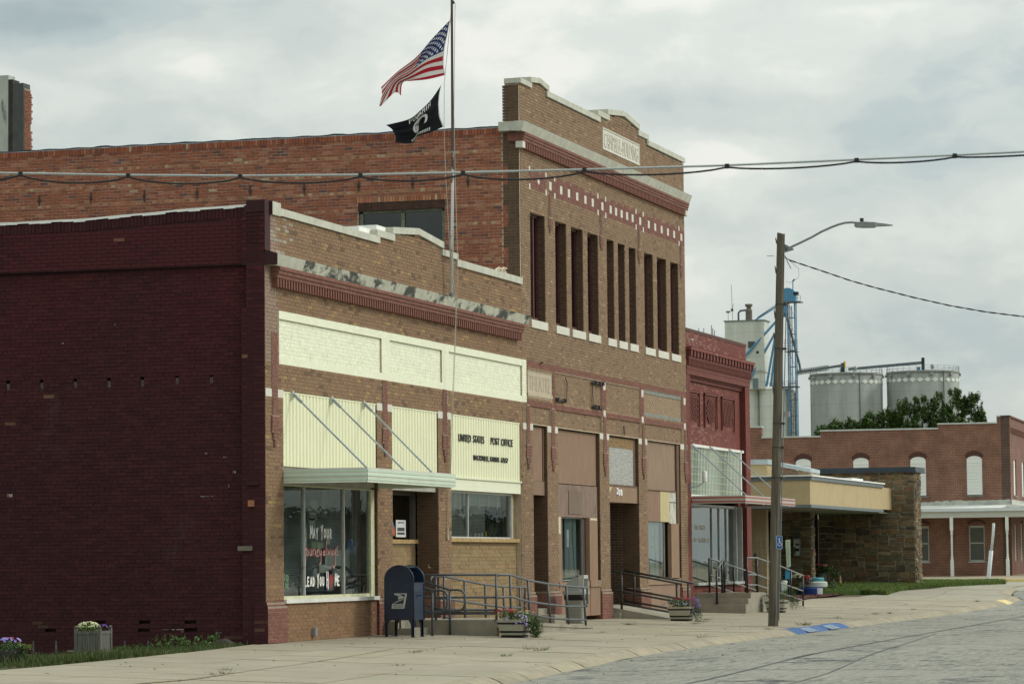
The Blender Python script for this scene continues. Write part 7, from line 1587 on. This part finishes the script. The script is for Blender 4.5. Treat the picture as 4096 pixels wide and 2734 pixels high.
# ================================================================== FAR BRICK BUILDING (own axes: x along its front, y back)
fb = thing('corner_brick_building', 'two-storey dark red brick corner building with white boarded windows and porch', 'building', (104.0, 2.04, 0))
fb.rotation_euler = (0, 0, R(2.2)); ORG[fb.name] = Vector((0, 0, 0))
def brick_m(name, ax, c1, c2, mo):
    m, t, b, o = _tree(name); tc_ = t.nodes.new('ShaderNodeTexCoord'); s_ = t.nodes.new('ShaderNodeSeparateXYZ'); t.links.new(tc_.outputs['Object'], s_.inputs[0]); cb_ = t.nodes.new('ShaderNodeCombineXYZ')
    t.links.new(s_.outputs[ax], cb_.inputs[0]); t.links.new(s_.outputs[2], cb_.inputs[1]); bt = t.nodes.new('ShaderNodeTexBrick'); t.links.new(cb_.outputs[0], bt.inputs[0])
    bt.inputs['Scale'].default_value = 1.; bt.inputs['Brick Width'].default_value = .215; bt.inputs['Row Height'].default_value = .0775; bt.inputs['Mortar Size'].default_value = .009; bt.inputs['Mortar Smooth'].default_value = .3
    bt.inputs['Color1'].default_value = (*c1, 1); bt.inputs['Color2'].default_value = (*c2, 1); bt.inputs['Mortar'].default_value = (*mo, 1); bt.inputs['Bias'].default_value = -.1
    c = _mixc(t, _rampf(t, _noise(t, .8, 4, .6), .4, .7), bt.outputs[0], (.26, .085, .05), 'MIX') if False else bt.outputs[0]
    n = _rampf(t, _noise(t, 1.3, 5, .65), .3, .7, .72, 1.3); k = t.nodes.new('ShaderNodeCombineColor')
    for i in range(3): t.links.new(n, k.inputs[i])
    c = _mixc(t, 1.0, c, k.outputs[0], 'MULTIPLY'); t.links.new(c, b.inputs['Base Color']); b.inputs['Roughness'].default_value = .9; _bump(t, b, bt.outputs['Fac'], -.01); return m
M_fs = brick_m('far_brick_side', 1, (.205, .082, .050), (.155, .060, .042), (.34, .25, .18)); M_ff = brick_m('far_brick_front', 0, (.185, .075, .055), (.15, .06, .045), (.24, .18, .14)); M_fq = brick_m('far_brick_corner', 1, (.085, .045, .035), (.065, .038, .032), (.20, .15, .12))
M_band = mat('weathered_white_band', (.46, .47, .42), var=.25, scale=1.5, stain=((.26, .28, .27), .9, .5, .7, (1, 1, 1))); M_fw = mat('porch_white', (.70, .71, .66), var=.06, scale=2)
def arched(a, b, z0, zs, za, n=8): return [(a, z0), (b, z0)] + [((a + b) / 2 + (b - a) / 2 * math.cos(t), zs + (za - zs) * math.sin(t)) for t in np.linspace(0, math.pi, n)]
UW = [(1.33, 2.07), (4.07, 4.82), (6.88, 7.64), (9.75, 10.5)]; LW = [(1.26, 2.03), (3.97, 4.74), (6.7, 7.5)]
segs = [(-.05, .58, 8.22), (.58, 3.46, 7.90), (3.46, 9.27, 7.68), (9.27, 12.2, 7.40), (12.2, 12.9, 7.93), (12.9, 16, 7.35)]
hl = [(a, b, 4.44, 6.18) for a, b in UW] + [(a, b, 1.2, 2.95) for a, b in LW]
def side2(x0, x1, segs_, hl_):
    q = MB(); us = sorted(set([s_[0] for s_ in segs_] + [s_[1] for s_ in segs_] + [h[0] for h in hl_] + [h[1] for h in hl_])); 
    for ua, ub in zip(us, us[1:]):
        um = (ua + ub) / 2; zt = [s_[2] for s_ in segs_ if s_[0] <= um < s_[1]][0]; cuts = sorted([(h[2], h[3]) for h in hl_ if h[0] <= um < h[1]]); z = 0.
        for c0, c1 in cuts: q.box(x0, x1, ua, ub, z, c0); z = c1
        q.box(x0, x1, ua, ub, z, zt)
    return q
side2(0, .35, segs, hl).build('side_wall', M_fs, fb)
q = MB(); q.box(-.012, .1, -.02, .38, 0, 8.22); q.build('corner_pier', M_fq, fb)
for (a, b, z) in segs: q = MB(); q.box(-.06, .4, a - .03, b, z, z + .07); q.build('coping', mat('white_grey_coping', (.52, .55, .53), var=.1, scale=2), fb)
for (a, b) in UW:
    f = MB(); f.prism(arched(a, b, 4.44, 6.16, 6.34), (-.006, 0, 0), Y, Zv, X, .08); f = f.build('boarded_window', mat('white_siding', (.72, .74, .70), var=.04), fb)
    for i in range(12): q = MB(); z = 4.46 + i * .153; q.prism([(.0, z), (-.03, z), (-.010, z + .148), (.0, z + .148)], (0, a + .01, 0), X, Zv, Y, b - a - .02); i < 11 and q.build('siding_board', mat('white_siding', (.72, .74, .70)), f)
    q = MB(); n_ = 13
    for r0, r1 in ((0, .10), (.105, .20)):
        for i in range(n_):
            t0, t1 = math.pi * (.12 + .76 * i / n_), math.pi * (.12 + .76 * (i + .86) / n_); cx = (a + b) / 2; hw_ = (b - a) / 2 / math.cos(math.pi * .12) * 1.0
            def P_(t, r_): return (cx + (hw_ + r_ * .5) * math.cos(t), 6.14 + (.22 + r_) * math.sin(t) + r_ * .2)
            q.prism([P_(t0, r0), P_(t0, r1), P_(t1, r1), P_(t1, r0)], (-.02, 0, 0), Y, Zv, X, .04)
    q.build('brick_arch', mat('dark_arch_brick', (.085, .04, .032), var=.3, scale=12), fb)
    q = MB()
    for i in range(int((b - a + .16) / .075)): y = a - .08 + i * .075; q.box(-.05, .05, y, y + .065, 4.33, 4.43)
    q.build('brick_sill', mat('grey_brick_sill', (.20, .17, .14), var=.3, scale=12), fb)
for (a, b) in LW:
    f = MB(); f.box(.04, .12, a, a + .06, 1.2, 2.98); f.box(.04, .12, b - .06, b, 1.2, 2.98); f.box(.04, .12, a, b, 2.07, 2.13); f.box(.04, .12, a, b, 1.2, 1.28); f.box(.04, .12, a, b, 2.84, 2.92); f.box(-.05, .1, a - .06, b + .06, 1.15, 1.2); f.prism(arched(a, b, 2.90, 2.98, 3.13), (.03, 0, 0), Y, Zv, X, .08)
    f = f.build('sash_window', mat('shaded_porch_frame', (.42, .43, .38), var=.08), fb)  # frame and pane colours lowered to stand in for shade under the porch
    for z0, z1 in ((1.28, 2.07), (2.13, 2.84)): q = MB(); q.box(.085, .09, a + .06, b - .06, z0, z1); q.build('pane', mat('shaded_porch_screen', (.070, .078, .064), var=.1, scale=2, rough=.35, spec=.5), f)
    q = MB(); n_ = 12
    for i in range(n_): t0, t1 = math.pi * (.12 + .76 * i / n_), math.pi * (.12 + .76 * (i + .86) / n_); cx = (a + b) / 2; q.prism([(cx + .42 * math.cos(t0), 2.93 + .2 * math.sin(t0)), (cx + .5 * math.cos(t0), 2.96 + .3 * math.sin(t0)), (cx + .5 * math.cos(t1), 2.96 + .3 * math.sin(t1)), (cx + .42 * math.cos(t1), 2.93 + .2 * math.sin(t1))], (-.015, 0, 0), Y, Zv, X, .03)
    q.build('brick_arch', mat('dark_arch_brick', (.085, .04, .032)), fb)
# band and porch
q = MB()
for i in range(60):
    y = -.05 + i * .1; zt = 4.20 - .02 * y + (.045 if i in (24, 25, 26, 27, 28, 30, 31, 32, 35, 36) else .012 * math.sin(i * 1.7)); q.box(-.03, .01, y, y + .1, 3.85, zt)
q.box(-.03, 14, -.04, .01, 3.85, 4.2); q.build('painted_band', M_band, fb)
q = MB(); q.prism([(-.0, 3.95), (-1.95, 3.78), (-1.95, 3.70), (0, 3.80)], (0, -1.3, 0), X, Zv, Y, 15); q.prism([(.0, 3.95), (-1.95, 3.78), (-1.95, 3.70), (0, 3.80)], (-1.95, 0, 0), Y, Zv, X, 16); q.build('porch_roof', M_fw, fb)
q = MB(); q.box(-2.0, -1.9, -2.0, 14, 3.62, 3.76); q.box(-2.0, 14, -2.0, -1.9, 3.62, 3.76); q.build('gutter', mat('pale_blue_gutter', (.62, .66, .68), var=.04), fb)
q = MB(); q.box(-1.9, -1.82, -1.9, 13.7, 3.32, 3.62); q.box(-1.9, 13.7, -1.9, -1.82, 3.32, 3.62); q.build('beam', mat('dull_beam', (.48, .49, .44), var=.05), fb)
q = MB(); q.box(-1.85, 0, -1.85, 13.6, 3.55, 3.6); q.box(-1.85, 13.6, -1.85, 0, 3.55, 3.6); q.build('porch_ceiling', mat('dull_beam', (.48, .49, .44)), fb)
for (x, y) in ((-1.86, 2.64), (-1.86, -.02), (-1.86, 5.3), (-1.86, 8), (2.9, -1.86), (6.2, -1.86), (9.5, -1.86)):
    q = MB(); hw_ = .075
    for (z0, z1) in ((.5, 1.30), (2.72, 3.34)): q.box(x - hw_, x + hw_, y - hw_, y + hw_, z0, z1)
    q.lathe((x, y, 1.30), [(.075, 0), (.05, .03), (.07, .07), (.05, .12), (.045, .3), (.05, .9), (.045, 1.18), (.07, 1.24), (.05, 1.30), (.07, 1.36), (.075, 1.42)], 12)
    q.build('porch_post', M_fw, fb)
# street front
fh = [(2.0, 3.15, 4.44, 6.2), (6.0, 7.15, 4.44, 6.2), (1.9, 2.9, 1.2, 3.0), (4.9, 5.8, 1.2, 3.2)]
q = MB(); slab_wall(q, 0.36, 14, .0, .35, [(.0, 14, 0, 7.5), (0., 14, 7.5, 8.22)], fh); q.build('front_wall', M_ff, fb)
for (a, b) in ((2.0, 3.15), (6.0, 7.15)):
    q = MB(); q.prism(arched(a, b, 4.44, 6.2, 6.38), (0, .06, 0), X, Zv, Y, .05); q.build('boarded_window', mat('white_siding', (.72, .74, .70)), fb); q = MB(); q.box(a - .1, b + .1, -.04, .05, 4.34, 4.43); q.build('brick_sill', mat('grey_brick_sill', (.20, .17, .14)), fb)
for (a, b) in ((1.9, 2.9), (4.9, 5.8)): q = MB(); q.box(a, b, .05, .15, 1.2, 3.1); q.build('front_window', mat('shaded_porch_frame', (.42, .43, .38)), fb)
q = MB(); q.box(0, 14, -.06, .0, 7.72, 7.80); q.box(0, 14, -.03, 0, 7.80, 8.1); q.box(-.06, 14, -.08, .4, 8.22, 8.29); q.build('front_cornice', M_ff, fb)
dentil_row(fb, .05, 13.8, 7.45, 7.72, .055, .07, .15, mat('front_dentil', (.15, .06, .045), var=.2))
q = MB(); q.box(.35, 14, .36, 15.8, 7.0, 7.1); q.box(13.7, 14, .35, 16, 0, 7.4); q.box(.1, 14, 15.7, 16, 0, 7.3); q.build('roof', mat('flat_roof', (.2, .2, .2)), fb)
pt = thing('porch_pot', 'dark round pot with a handle and green plant under the far porch', 'planter', (105.6, .85, .72))
q = MB(); q.lathe((105.6, .85, .72), [(.2, .0), (.3, .1), (.33, .4), (.3, .42)], 14); q.tube([(105.6, .85 + .3 * math.cos(t), 1.14 + .34 * math.sin(t)) for t in np.linspace(0, math.pi, 10)], .02, 5); q.build('pot', mat('dark_pot', (.04, .035, .03)), pt)
q = MB(); leaves(q, (105.6, .85, 1.22), (.35, .35, .2), 300, .07, G_MID); q.build('foliage', M_leaf, pt)

# ================================================================== TREES beyond the roofs
M_bark = mat('bark', (.09, .07, .05), var=.3, scale=5)
def tree(label, x, y, ztop, rad, zc):
    t = thing('leafy_tree', label, 'tree', (x, y, .4), 'trees behind the far brick building')
    q = MB(); q.tube([(x, y, .2), (x + .1, y, zc * .5), (x, y + .1, zc)], .22, 8, r1=.07)
    for i in range(5): a = random.uniform(0, 6.28); q.tube([(x, y, zc * .55), (x + rad * .5 * math.cos(a), y + rad * .5 * math.sin(a), zc * .8 + i * .2)], .08, 5, r1=.02)
    q.build('trunk', M_bark, t)
    q = MB(); h = ztop - zc
    for i in range(46):
        t_ = random.random(); zz = zc - 1.6 + (h + 1.6) * t_ * .93; rr = rad * (1.05 - .75 * max(0, t_ - .3)); a = random.uniform(0, 6.28); d = rr * random.uniform(.35, 1.0)
        lob = (random.uniform(.2, .4) * (1 - .3 * t_), random.uniform(.2, .42) * (1 - .3 * t_), random.uniform(.3, .6)); shade = random.uniform(.7, 1.3); leaves(q, (x + d * math.cos(a), y + d * math.sin(a), zz), lob, 85, .12, (.080 * shade, .135 * shade, .036 * shade), shell=.3)
    for i in range(16): a = random.uniform(0, 6.28); d = random.uniform(0, .95) * rad; leaves(q, (x + d * math.cos(a), y + d * math.sin(a), ztop - random.uniform(.0, .5) - d / rad * .9), (.10, .11, .38), 34, .10, (.06, .10, .028), shell=.2)
    q.build('crown', M_leaf, t)
tl_ = [(174.67, 26.16, 10.3, .7), (174.83, 25.48, 11.0, .85), (175.12, 24.48, 11.4, 1.2), (175.43, 23.43, 11.45, 1.0), (175.78, 22.24, 11.85, 1.0), (176.07, 21.17, 12.2, .85), (176.3, 20.45, 12.1, .8), (176.48, 19.71, 12.85, 1.1), (176.8, 18.58, 13.1, 1.35), (177.09, 17.59, 13.35, 1.1), (177.44, 16.4, 13.55, .9), (177.77, 15.36, 13.3, 1.1), (178.04, 14.73, 12.1, .6)]
pos_ = ['leftmost and lowest of the green trees over the brick parapet', 'small bushy tree second from the left over the parapet', 'wide feathery low tree below the left silo', 'rounded tree next to the feathery one under the left silo', 'pointed tree in front of the left silo right half', 'narrow tree standing just left of the gap between silos', 'tree standing in the gap between the two silos', 'dark tree in front of the left edge of the right silo', 'broad dense tree, widest of the row, before the right silo', 'tall tree before the middle of the right silo', 'spiky topped tree, tallest, before the right silo edge', 'round tree just right of the right silo', 'thin rightmost sprig-like tree against open sky']
for (x, y, zt, r_), lab in zip(tl_, pos_): tree(lab, x, y, zt, r_, zt - 1.9 if zt > 12 else zt - 1.2)

# ================================================================== GRAIN ELEVATOR AND SILOS
def conc_m(name, base, dark):
    m, t, b, o = _tree(name); n = _noise(t, .25, 6, .65, (1, 1, .12)); n2 = _noise(t, .9, 5, .6, (.3, .3, 1)); tc_ = t.nodes.new('ShaderNodeTexCoord'); s_ = t.nodes.new('ShaderNodeSeparateXYZ'); t.links.new(tc_.outputs['Object'], s_.inputs[0])
    w_ = t.nodes.new('ShaderNodeMath'); w_.operation = 'PINGPONG'; t.links.new(s_.outputs[2], w_.inputs[0]); w_.inputs[1].default_value = 1.35
    c = _mixc(t, _rampf(t, n, .42, .72), base, dark); c = _mixc(t, _rampf(t, n2, .5, .8, 0, .5), c, tuple(x * .7 for x in base)); c = _mixc(t, _rampf(t, w_.outputs[0], 0, .12, .35, 0), c, tuple(x * .45 for x in base))
    t.links.new(c, b.inputs['Base Color']); b.inputs['Roughness'].default_value = .9; return m
M_silo = conc_m('silo_concrete', (.315, .335, .30), (.185, .20, .18)); M_wconc = conc_m('white_elevator_paint', (.66, .68, .62), (.46, .48, .43)); M_dia = mat('white_diamond_paint', (.75, .77, .72))
M_dst = mat('dark_steel', (.10, .125, .14), rough=.5)
for (cx, cy, zt, lab, ph) in ((638.2, 113.9, 41.9, 'left of the two round grey concrete silos with white diamond band', .1), (643.1, 97.8, 42.2, 'right of the two round grey silos, partly behind tree tops', .3)):
    t = thing('grain_silo', lab, 'silo', (cx, cy, 0), 'round concrete silos')
    q = MB(); q.lathe((cx, cy, 0), [(7.9, 0), (7.9, zt - .35)], 64); q.build('barrel', M_silo, t, smooth=True); q = MB(); q.lathe((cx, cy, 0), [(7.9, zt - .4), (8.05, zt - .35), (8.05, zt), (7.6, zt + .05), (0, zt + .5)], 64); q.build('rim', M_silo, t)
    d0 = None
    for i in range(30):
        a = ph + 2 * math.pi * i / 30; q = MB(); u = Vector((-math.sin(a), math.cos(a), 0)); n_ = Vector((math.cos(a), math.sin(a), 0)); c = Vector((cx, cy, zt - 2.0)) + n_ * 7.9; q.prism([(-.78, 0), (0, -.52), (.78, 0), (0, .52)], c, u, Zv, n_, .05); q.build('diamond', M_dia, t)
    for i in range(10):
        a = .4 + 2 * math.pi * i / 10; c = Vector((cx, cy, zt - .75)) + Vector((math.cos(a), math.sin(a), 0)) * 7.95; q = MB(); q.obox(c + Vector((math.cos(a), math.sin(a), 0)) * .15, (math.cos(a), math.sin(a), 0), (-math.sin(a), math.cos(a), 0), Zv, .2, .3, .3); q.build('vent', mat('vent_metal', (.30, .33, .33), rough=.4), t)
    q = MB()
    for h in (.6, 1.1): q.tube([(cx + 7.9 * math.cos(a), cy + 7.9 * math.sin(a), zt + h) for a in np.linspace(0, 2 * math.pi, 49)], .03, 4)
    for i in range(32): a = 2 * math.pi * i / 32; q.tube([(cx + 7.9 * math.cos(a), cy + 7.9 * math.sin(a), zt), (cx + 7.9 * math.cos(a), cy + 7.9 * math.sin(a), zt + 1.1)], .03, 4)
    q.build('guard_rail', M_dst, t)
    q = MB(); q.lathe((cx - 5, cy - 3, zt + .3), [(.35, 0), (.35, .6), (.5, .7), (.3, 1.1), (0, 1.1)], 10); q.build('roof_ventilator', mat('vent_metal', (.30, .33, .33)), t)
    q = MB(); a = 3.6 + ph; q.tube([(cx + 8.05 * math.cos(a), cy + 8.05 * math.sin(a), 0), (cx + 8.05 * math.cos(a), cy + 8.05 * math.sin(a), zt)], .12, 6); q.build('conduit', M_dst, t)
cv = thing('silo_conveyor', 'dark bridge conveyor running across both silo roofs', 'conveyor', (636, 118, 42))
def truss(a, b, w, h, parent, m, nseg=14):
    a, b = Vector(a), Vector(b); q = MB(); d = (b - a); r_ = d.normalized().cross(Vector((0, 0, 1))).normalized() * w / 2; up = Vector((0, 0, h))
    for s_ in (-1, 1):
        q.bar(a + r_ * s_, b + r_ * s_, .14); q.bar(a + r_ * s_ + up, b + r_ * s_ + up, .12)
        for i in range(nseg): p, p2 = a.lerp(b, i / nseg), a.lerp(b, (i + .5) / nseg); p3 = a.lerp(b, (i + 1) / nseg); q.bar(p + r_ * s_, p2 + r_ * s_ + up, .07); q.bar(p2 + r_ * s_ + up, p3 + r_ * s_, .07)
    return q.build('truss', m, parent)
truss((635.0, 124.3, 41.9), (637.0, 117.6, 42.9), 1.0, 1.0, cv, mat('bridge_grey', (.26, .29, .29)))
q = MB(); q.bar((635.0, 124.3, 42.4), (638.0, 114.3, 43.9), .7, .55); q.build('belt_housing', M_dst, cv); q = MB(); q.bar((638.3, 113.4, 43.0), (643.0, 97.9, 44.3), .7, .6); q.build('belt_housing', M_dst, cv)
q = MB(); q.obox((638.0, 114.15, 44.0), X, Y, Zv, .3, .18, .75); q.build('yellow_guard', mat('yellow_guard_paint', (.62, .42, .05)), cv)
q = MB(); q.box(642.6, 643.4, 97.4, 98.0, 42.5, 45.4); q.box(637.6, 638.4, 114.2, 114.9, 42, 44.4); q.build('drive_motor', mat('black_steel', (.03, .035, .04)), cv); q = MB(); q.lathe((643.0, 98.7, 42.5), [(.4, 0), (.4, .9)], 10); q.lathe((638.0, 114.8, 42.2), [(.4, 0), (.4, 1.1)], 10); q.build('blue_spout', mat('elevator_blue', (.09, .26, .43), rough=.5), cv)
ge = thing('grain_elevator', 'white concrete grain elevator with square headhouse on round bins', 'grain elevator', (635, 133, 0))
for (x, y, r_) in ((636, 136.2, 3.4), (636, 129.5, 3.4), (642, 136.2, 3.4), (642, 129.5, 3.4)): q = MB(); q.lathe((x, y, 0), [(r_, 0), (r_, 38.6), (r_ + .15, 38.6), (r_ + .15, 38.95), (0, 38.95)], 40); q.build('bin', M_wconc, ge)
q = MB(); q.box(632.2, 639, 130.9, 137.6, 38.9, 42.6); q.box(632.0, 639.2, 130.7, 137.8, 42.5, 42.8); q.build('lower_house', M_wconc, ge)
q = MB(); q.box(632, 637.6, 130.85, 139.6, 42.7, 53.8); q.build('headhouse', M_wconc, ge); q = MB(); q.box(631.8, 637.8, 130.65, 139.8, 53.8, 54.05); q.build('roof', mat('dark_roof_edge', (.16, .19, .18)), ge)
q = MB(); q.box(631.9, 632.02, 132.9, 134.4, 47.9, 49.3); q.build('louvre', mat('louvre_dark', (.09, .09, .09)), ge); q = MB(); q.box(632.1, 632.25, 132.3, 133.5, 39.0, 41.2); q.build('door', mat('blue_grey_door', (.16, .20, .23)), ge); q = MB(); q.obox((631.95, 132.3, 46.9), X, Y, Zv, .08, .25, .25); q.build('vent', M_dark, ge)
q = MB(); q.lathe((633, 134.35, 54), [(.75, 0), (.75, 2.2), (.55, 2.6), (.55, 3.0), (.85, 3.2), (.85, 3.6), (0, 3.6)], 12); q.build('cyclone', mat('rusty_vent', (.16, .14, .11), var=.4, scale=1), ge)
q = MB(); q.tube([(633, 136.7, 54), (633, 136.7, 55.7), (633, 136.3, 56.2), (633, 135, 56.3)], .22, 8); q.build('duct', M_dst, ge); q = MB(); q.tube([(632.5, 137.9, 54), (632.5, 138.1, 62)], .05, 5); q.tube([(632.5, 138.9, 54), (632.5, 138.9, 56)], .05, 5); q.obox((632.5, 138.9, 56), X, Y, Zv, .3, .4, .18); q.obox((632.5, 138.0, 56.4), X, Y, Zv, .25, .25, .3); q.tube([(632.5, 138.0, 56.2), (632.5, 137.7, 57.8)], .05, 4); q.build('antenna', M_dst, ge)
q = MB()
for y in np.arange(127, 132.5, .6): q.tube([(633.2, y, 38.9), (633.2, y, 40.1)], .03, 4)
q.tube([(633.2, 126.8, 40.1), (633.2, 132.5, 40.1)], .03, 4); q.build('guard_rail', M_dst, ge)
bt_ = thing('blue_leg_tower', 'blue lattice elevator tower with round head, sloping spouts and platforms', 'tower', (634.5, 125, 0))
M_bl2 = mat('elevator_blue', (.05, .20, .38))
for (x, y) in ((633.6, 125.8), (633.6, 124.2), (635.2, 125.8), (635.2, 124.2), (633.8, 127.3)):
    q = MB(); q.bar((x + .8, y, 0), (x, y, 57.7 if y < 127 else 52), .30 if x < 635 else .16); q.build('leg', M_bl2, bt_)
q = MB()
for z in np.arange(4, 57, 3.6):
    q.bar((633.6, 124.2, z), (633.6, 125.8, z), .12); q.bar((635.2, 124.2, z), (635.2, 125.8, z), .1); q.bar((633.6, 124.2, z), (633.6, 125.8, z + 3.6), .06)
q.bar((634.2, 125.0, 3), (634.2, 125.0, 57), .16); q.bar((634.2, 125.35, 3), (634.2, 125.35, 57), .10); q.build('cross_bracing', M_dst, bt_)
q = MB(); P = [(-1.75, 0), (1.75, 0)] + [(1.75 * math.cos(t), 1.3 + 1.7 * math.sin(t)) for t in np.linspace(0, math.pi, 12)]; q.prism([(a, b) for a, b in P], (632.6, 125.6, 57.9), Y, Zv, X, 2.0); q.build('head_housing', M_bl2, bt_)
q = MB(); q.box(632.4, 635.5, 122.7, 127.4, 57.65, 57.9); q.box(633, 636, 123.8, 127.7, 39.1, 39.35); q.box(633, 636, 123.8, 126.6, 46.9, 47.0); q.build('platform', M_dst, bt_)
q = MB()
for (z, y0_, y1_) in ((58, 122.7, 124.0), (47.0, 123.6, 126.8), (48.3, 123.6, 126.8), (39.3, 123.7, 127.7)):
    for h in (.55, 1.1): q.bar((632.9, y0_, z + h), (632.9, y1_, z + h), .06)
    for y in np.arange(y0_, y1_ + .1, .7): q.bar((632.9, y, z), (632.9, y, z + 1.1), .06)
q.build('guard_rail', M_dst, bt_)
q = MB(); q.tube([(633, 124.4, 58), (633, 124.4, 62.3)], .12, 6); q.tube([(633, 124.4, 62.3), (633, 124.0, 62.8)], .2, 6); q.build('hoist', M_bl2, bt_); q = MB(); q.obox((633, 123.7, 59.6), X, Y, Zv, .5, .5, .35); q.build('motor', mat('black_steel', (.03, .035, .04)), bt_)
q = MB(); q.lathe((633.3, 126.5, 54.5), [(.3, 0), (.9, .9), (.95, 2.2), (.3, 2.8)], 12); q.build('distributor', M_bl2, bt_)
for (a, b, r_) in (((633.0, 127.9, 54), (631.4, 135.2, 45.9), .26), ((633.0, 128.6, 51), (631.9, 134.4, 40.5), .26), ((633.1, 128.2, 52), (633.2, 130.7, 39.4), .26), ((633.2, 127.9, 52), (633.5, 129.8, 39.4), .26), ((633.3, 127.8, 52), (633.5, 129.2, 39.4), .2), ((633.0, 127.4, 57.3), (631.8, 132.6, 54.0), .18)):
    q = MB(); q.tube([a, b], r_, 8); q.build('spout', M_bl2, bt_)
q = MB(); q.tube([(633.0, 127.2, 57.9), (631.8, 132.2, 54.5)], .1, 6); q.tube([(633.4, 126.2, 55.5), (634.8, 123.6, 44.3), (635.1, 123.4, 42.3)], .26, 8); q.build('dark_spout', M_dst, bt_)
q = MB(); q.bar((635.8, 124.8, 10), (635.8, 124.8, 38), .5); q.build('leg_trunk', mat('grey_trunking', (.24, .24, .22)), bt_)
ra = thing('roof_aerial', 'cluster of thin aerials standing beyond the red parapet', 'antenna', (300, 75, 20))
q = MB()
for (px, py0, py1) in ((2795, 1312, 1330), (2815, 1312, 1335), (2846, 1300, 1352), (2851, 1312, 1352), (2858, 1320, 1356)):
    pa = CAM + (cf + cr * ((px - 2048) / 12760) - cu * ((py0 - 1367) / 12760)) * 400; pb = CAM + (cf + cr * ((px - 2048) / 12760) - cu * ((py1 + 140 - 1367) / 12760)) * 400; q.tube([pb, pa], .05, 5)
q.build('mast', M_dst, ra)

# ================================================================== TALL REAR WALL at the far left
rw_ = thing('rear_wall_block', 'peeling white wall end with grey pilaster rising behind the orange brick wall', 'building', (30, 20, 0))
q = MB(); q.box(30, 30.42, 19.52, 26, 0, 15.25); q.build('white_wall', mat('peeling_white', (.47, .49, .45), var=.12, scale=2, stain=((.10, .11, .10), 3, .56, .66, (1, 1, .25))), rw_)
q = MB(); q.box(29.98, 30.42, 19.05, 19.38, 0, 15.0); q.build('pilaster', mat('charcoal_render', (.085, .09, .088), var=.2, scale=3), rw_); q = MB(); q.box(29.99, 30.42, 19.38, 19.52, 0, 15.12); q.build('dark_strip', mat('dark_brown_strip', (.045, .04, .032), var=.3), rw_)
bk = Bricks(); q = MB(); q.box(30.0, 30.40, 19.02, 19.05, 10, 14.85); q.build('brick_return', M_mortar_dk, rw_)
k = 0
for k in range(int(10.8 / .0667), int(14.85 / .0667)):
    z = (k + .5) * .0667; e1 = 30.44 if k % 3 else 30.50
    if 13.70 < z < 13.85 or z > 14.72: e1 = 30.36
    off = .1 if k % 2 else 0.; xx = 30.0
    for x1_ in (30.11 + off, e1):
        bk.one(((xx + x1_) / 2, 19.02, z), X, NY, Zv, (x1_ - xx) / 2 - .005, .028, .012 + random.uniform(-.003, .006), jit((.21, .08, .048), .2)); xx = x1_
bk.commit(rw_, M_brick)
# ================================================================== building across the street, seen only in the window reflections
ob2 = thing('opposite_store', 'long low metal building across the street with pale upper band', 'building', (20, -38, -.3))
q = MB(); q.box(-25, 160, -44, -38, -.4, 4.1); q.build('lower_wall', mat('dark_siding', (.13, .15, .15), var=.2, scale=1), ob2); q = MB(); q.box(-25, 160, -44, -37.9, 4.1, 6.6); q.build('upper_band', mat('pale_siding', (.55, .58, .55), var=.1, scale=1), ob2); q = MB(); q.box(-25, 160, -44, -36, 4.0, 4.14); q.build('overhang', M_dark, ob2)
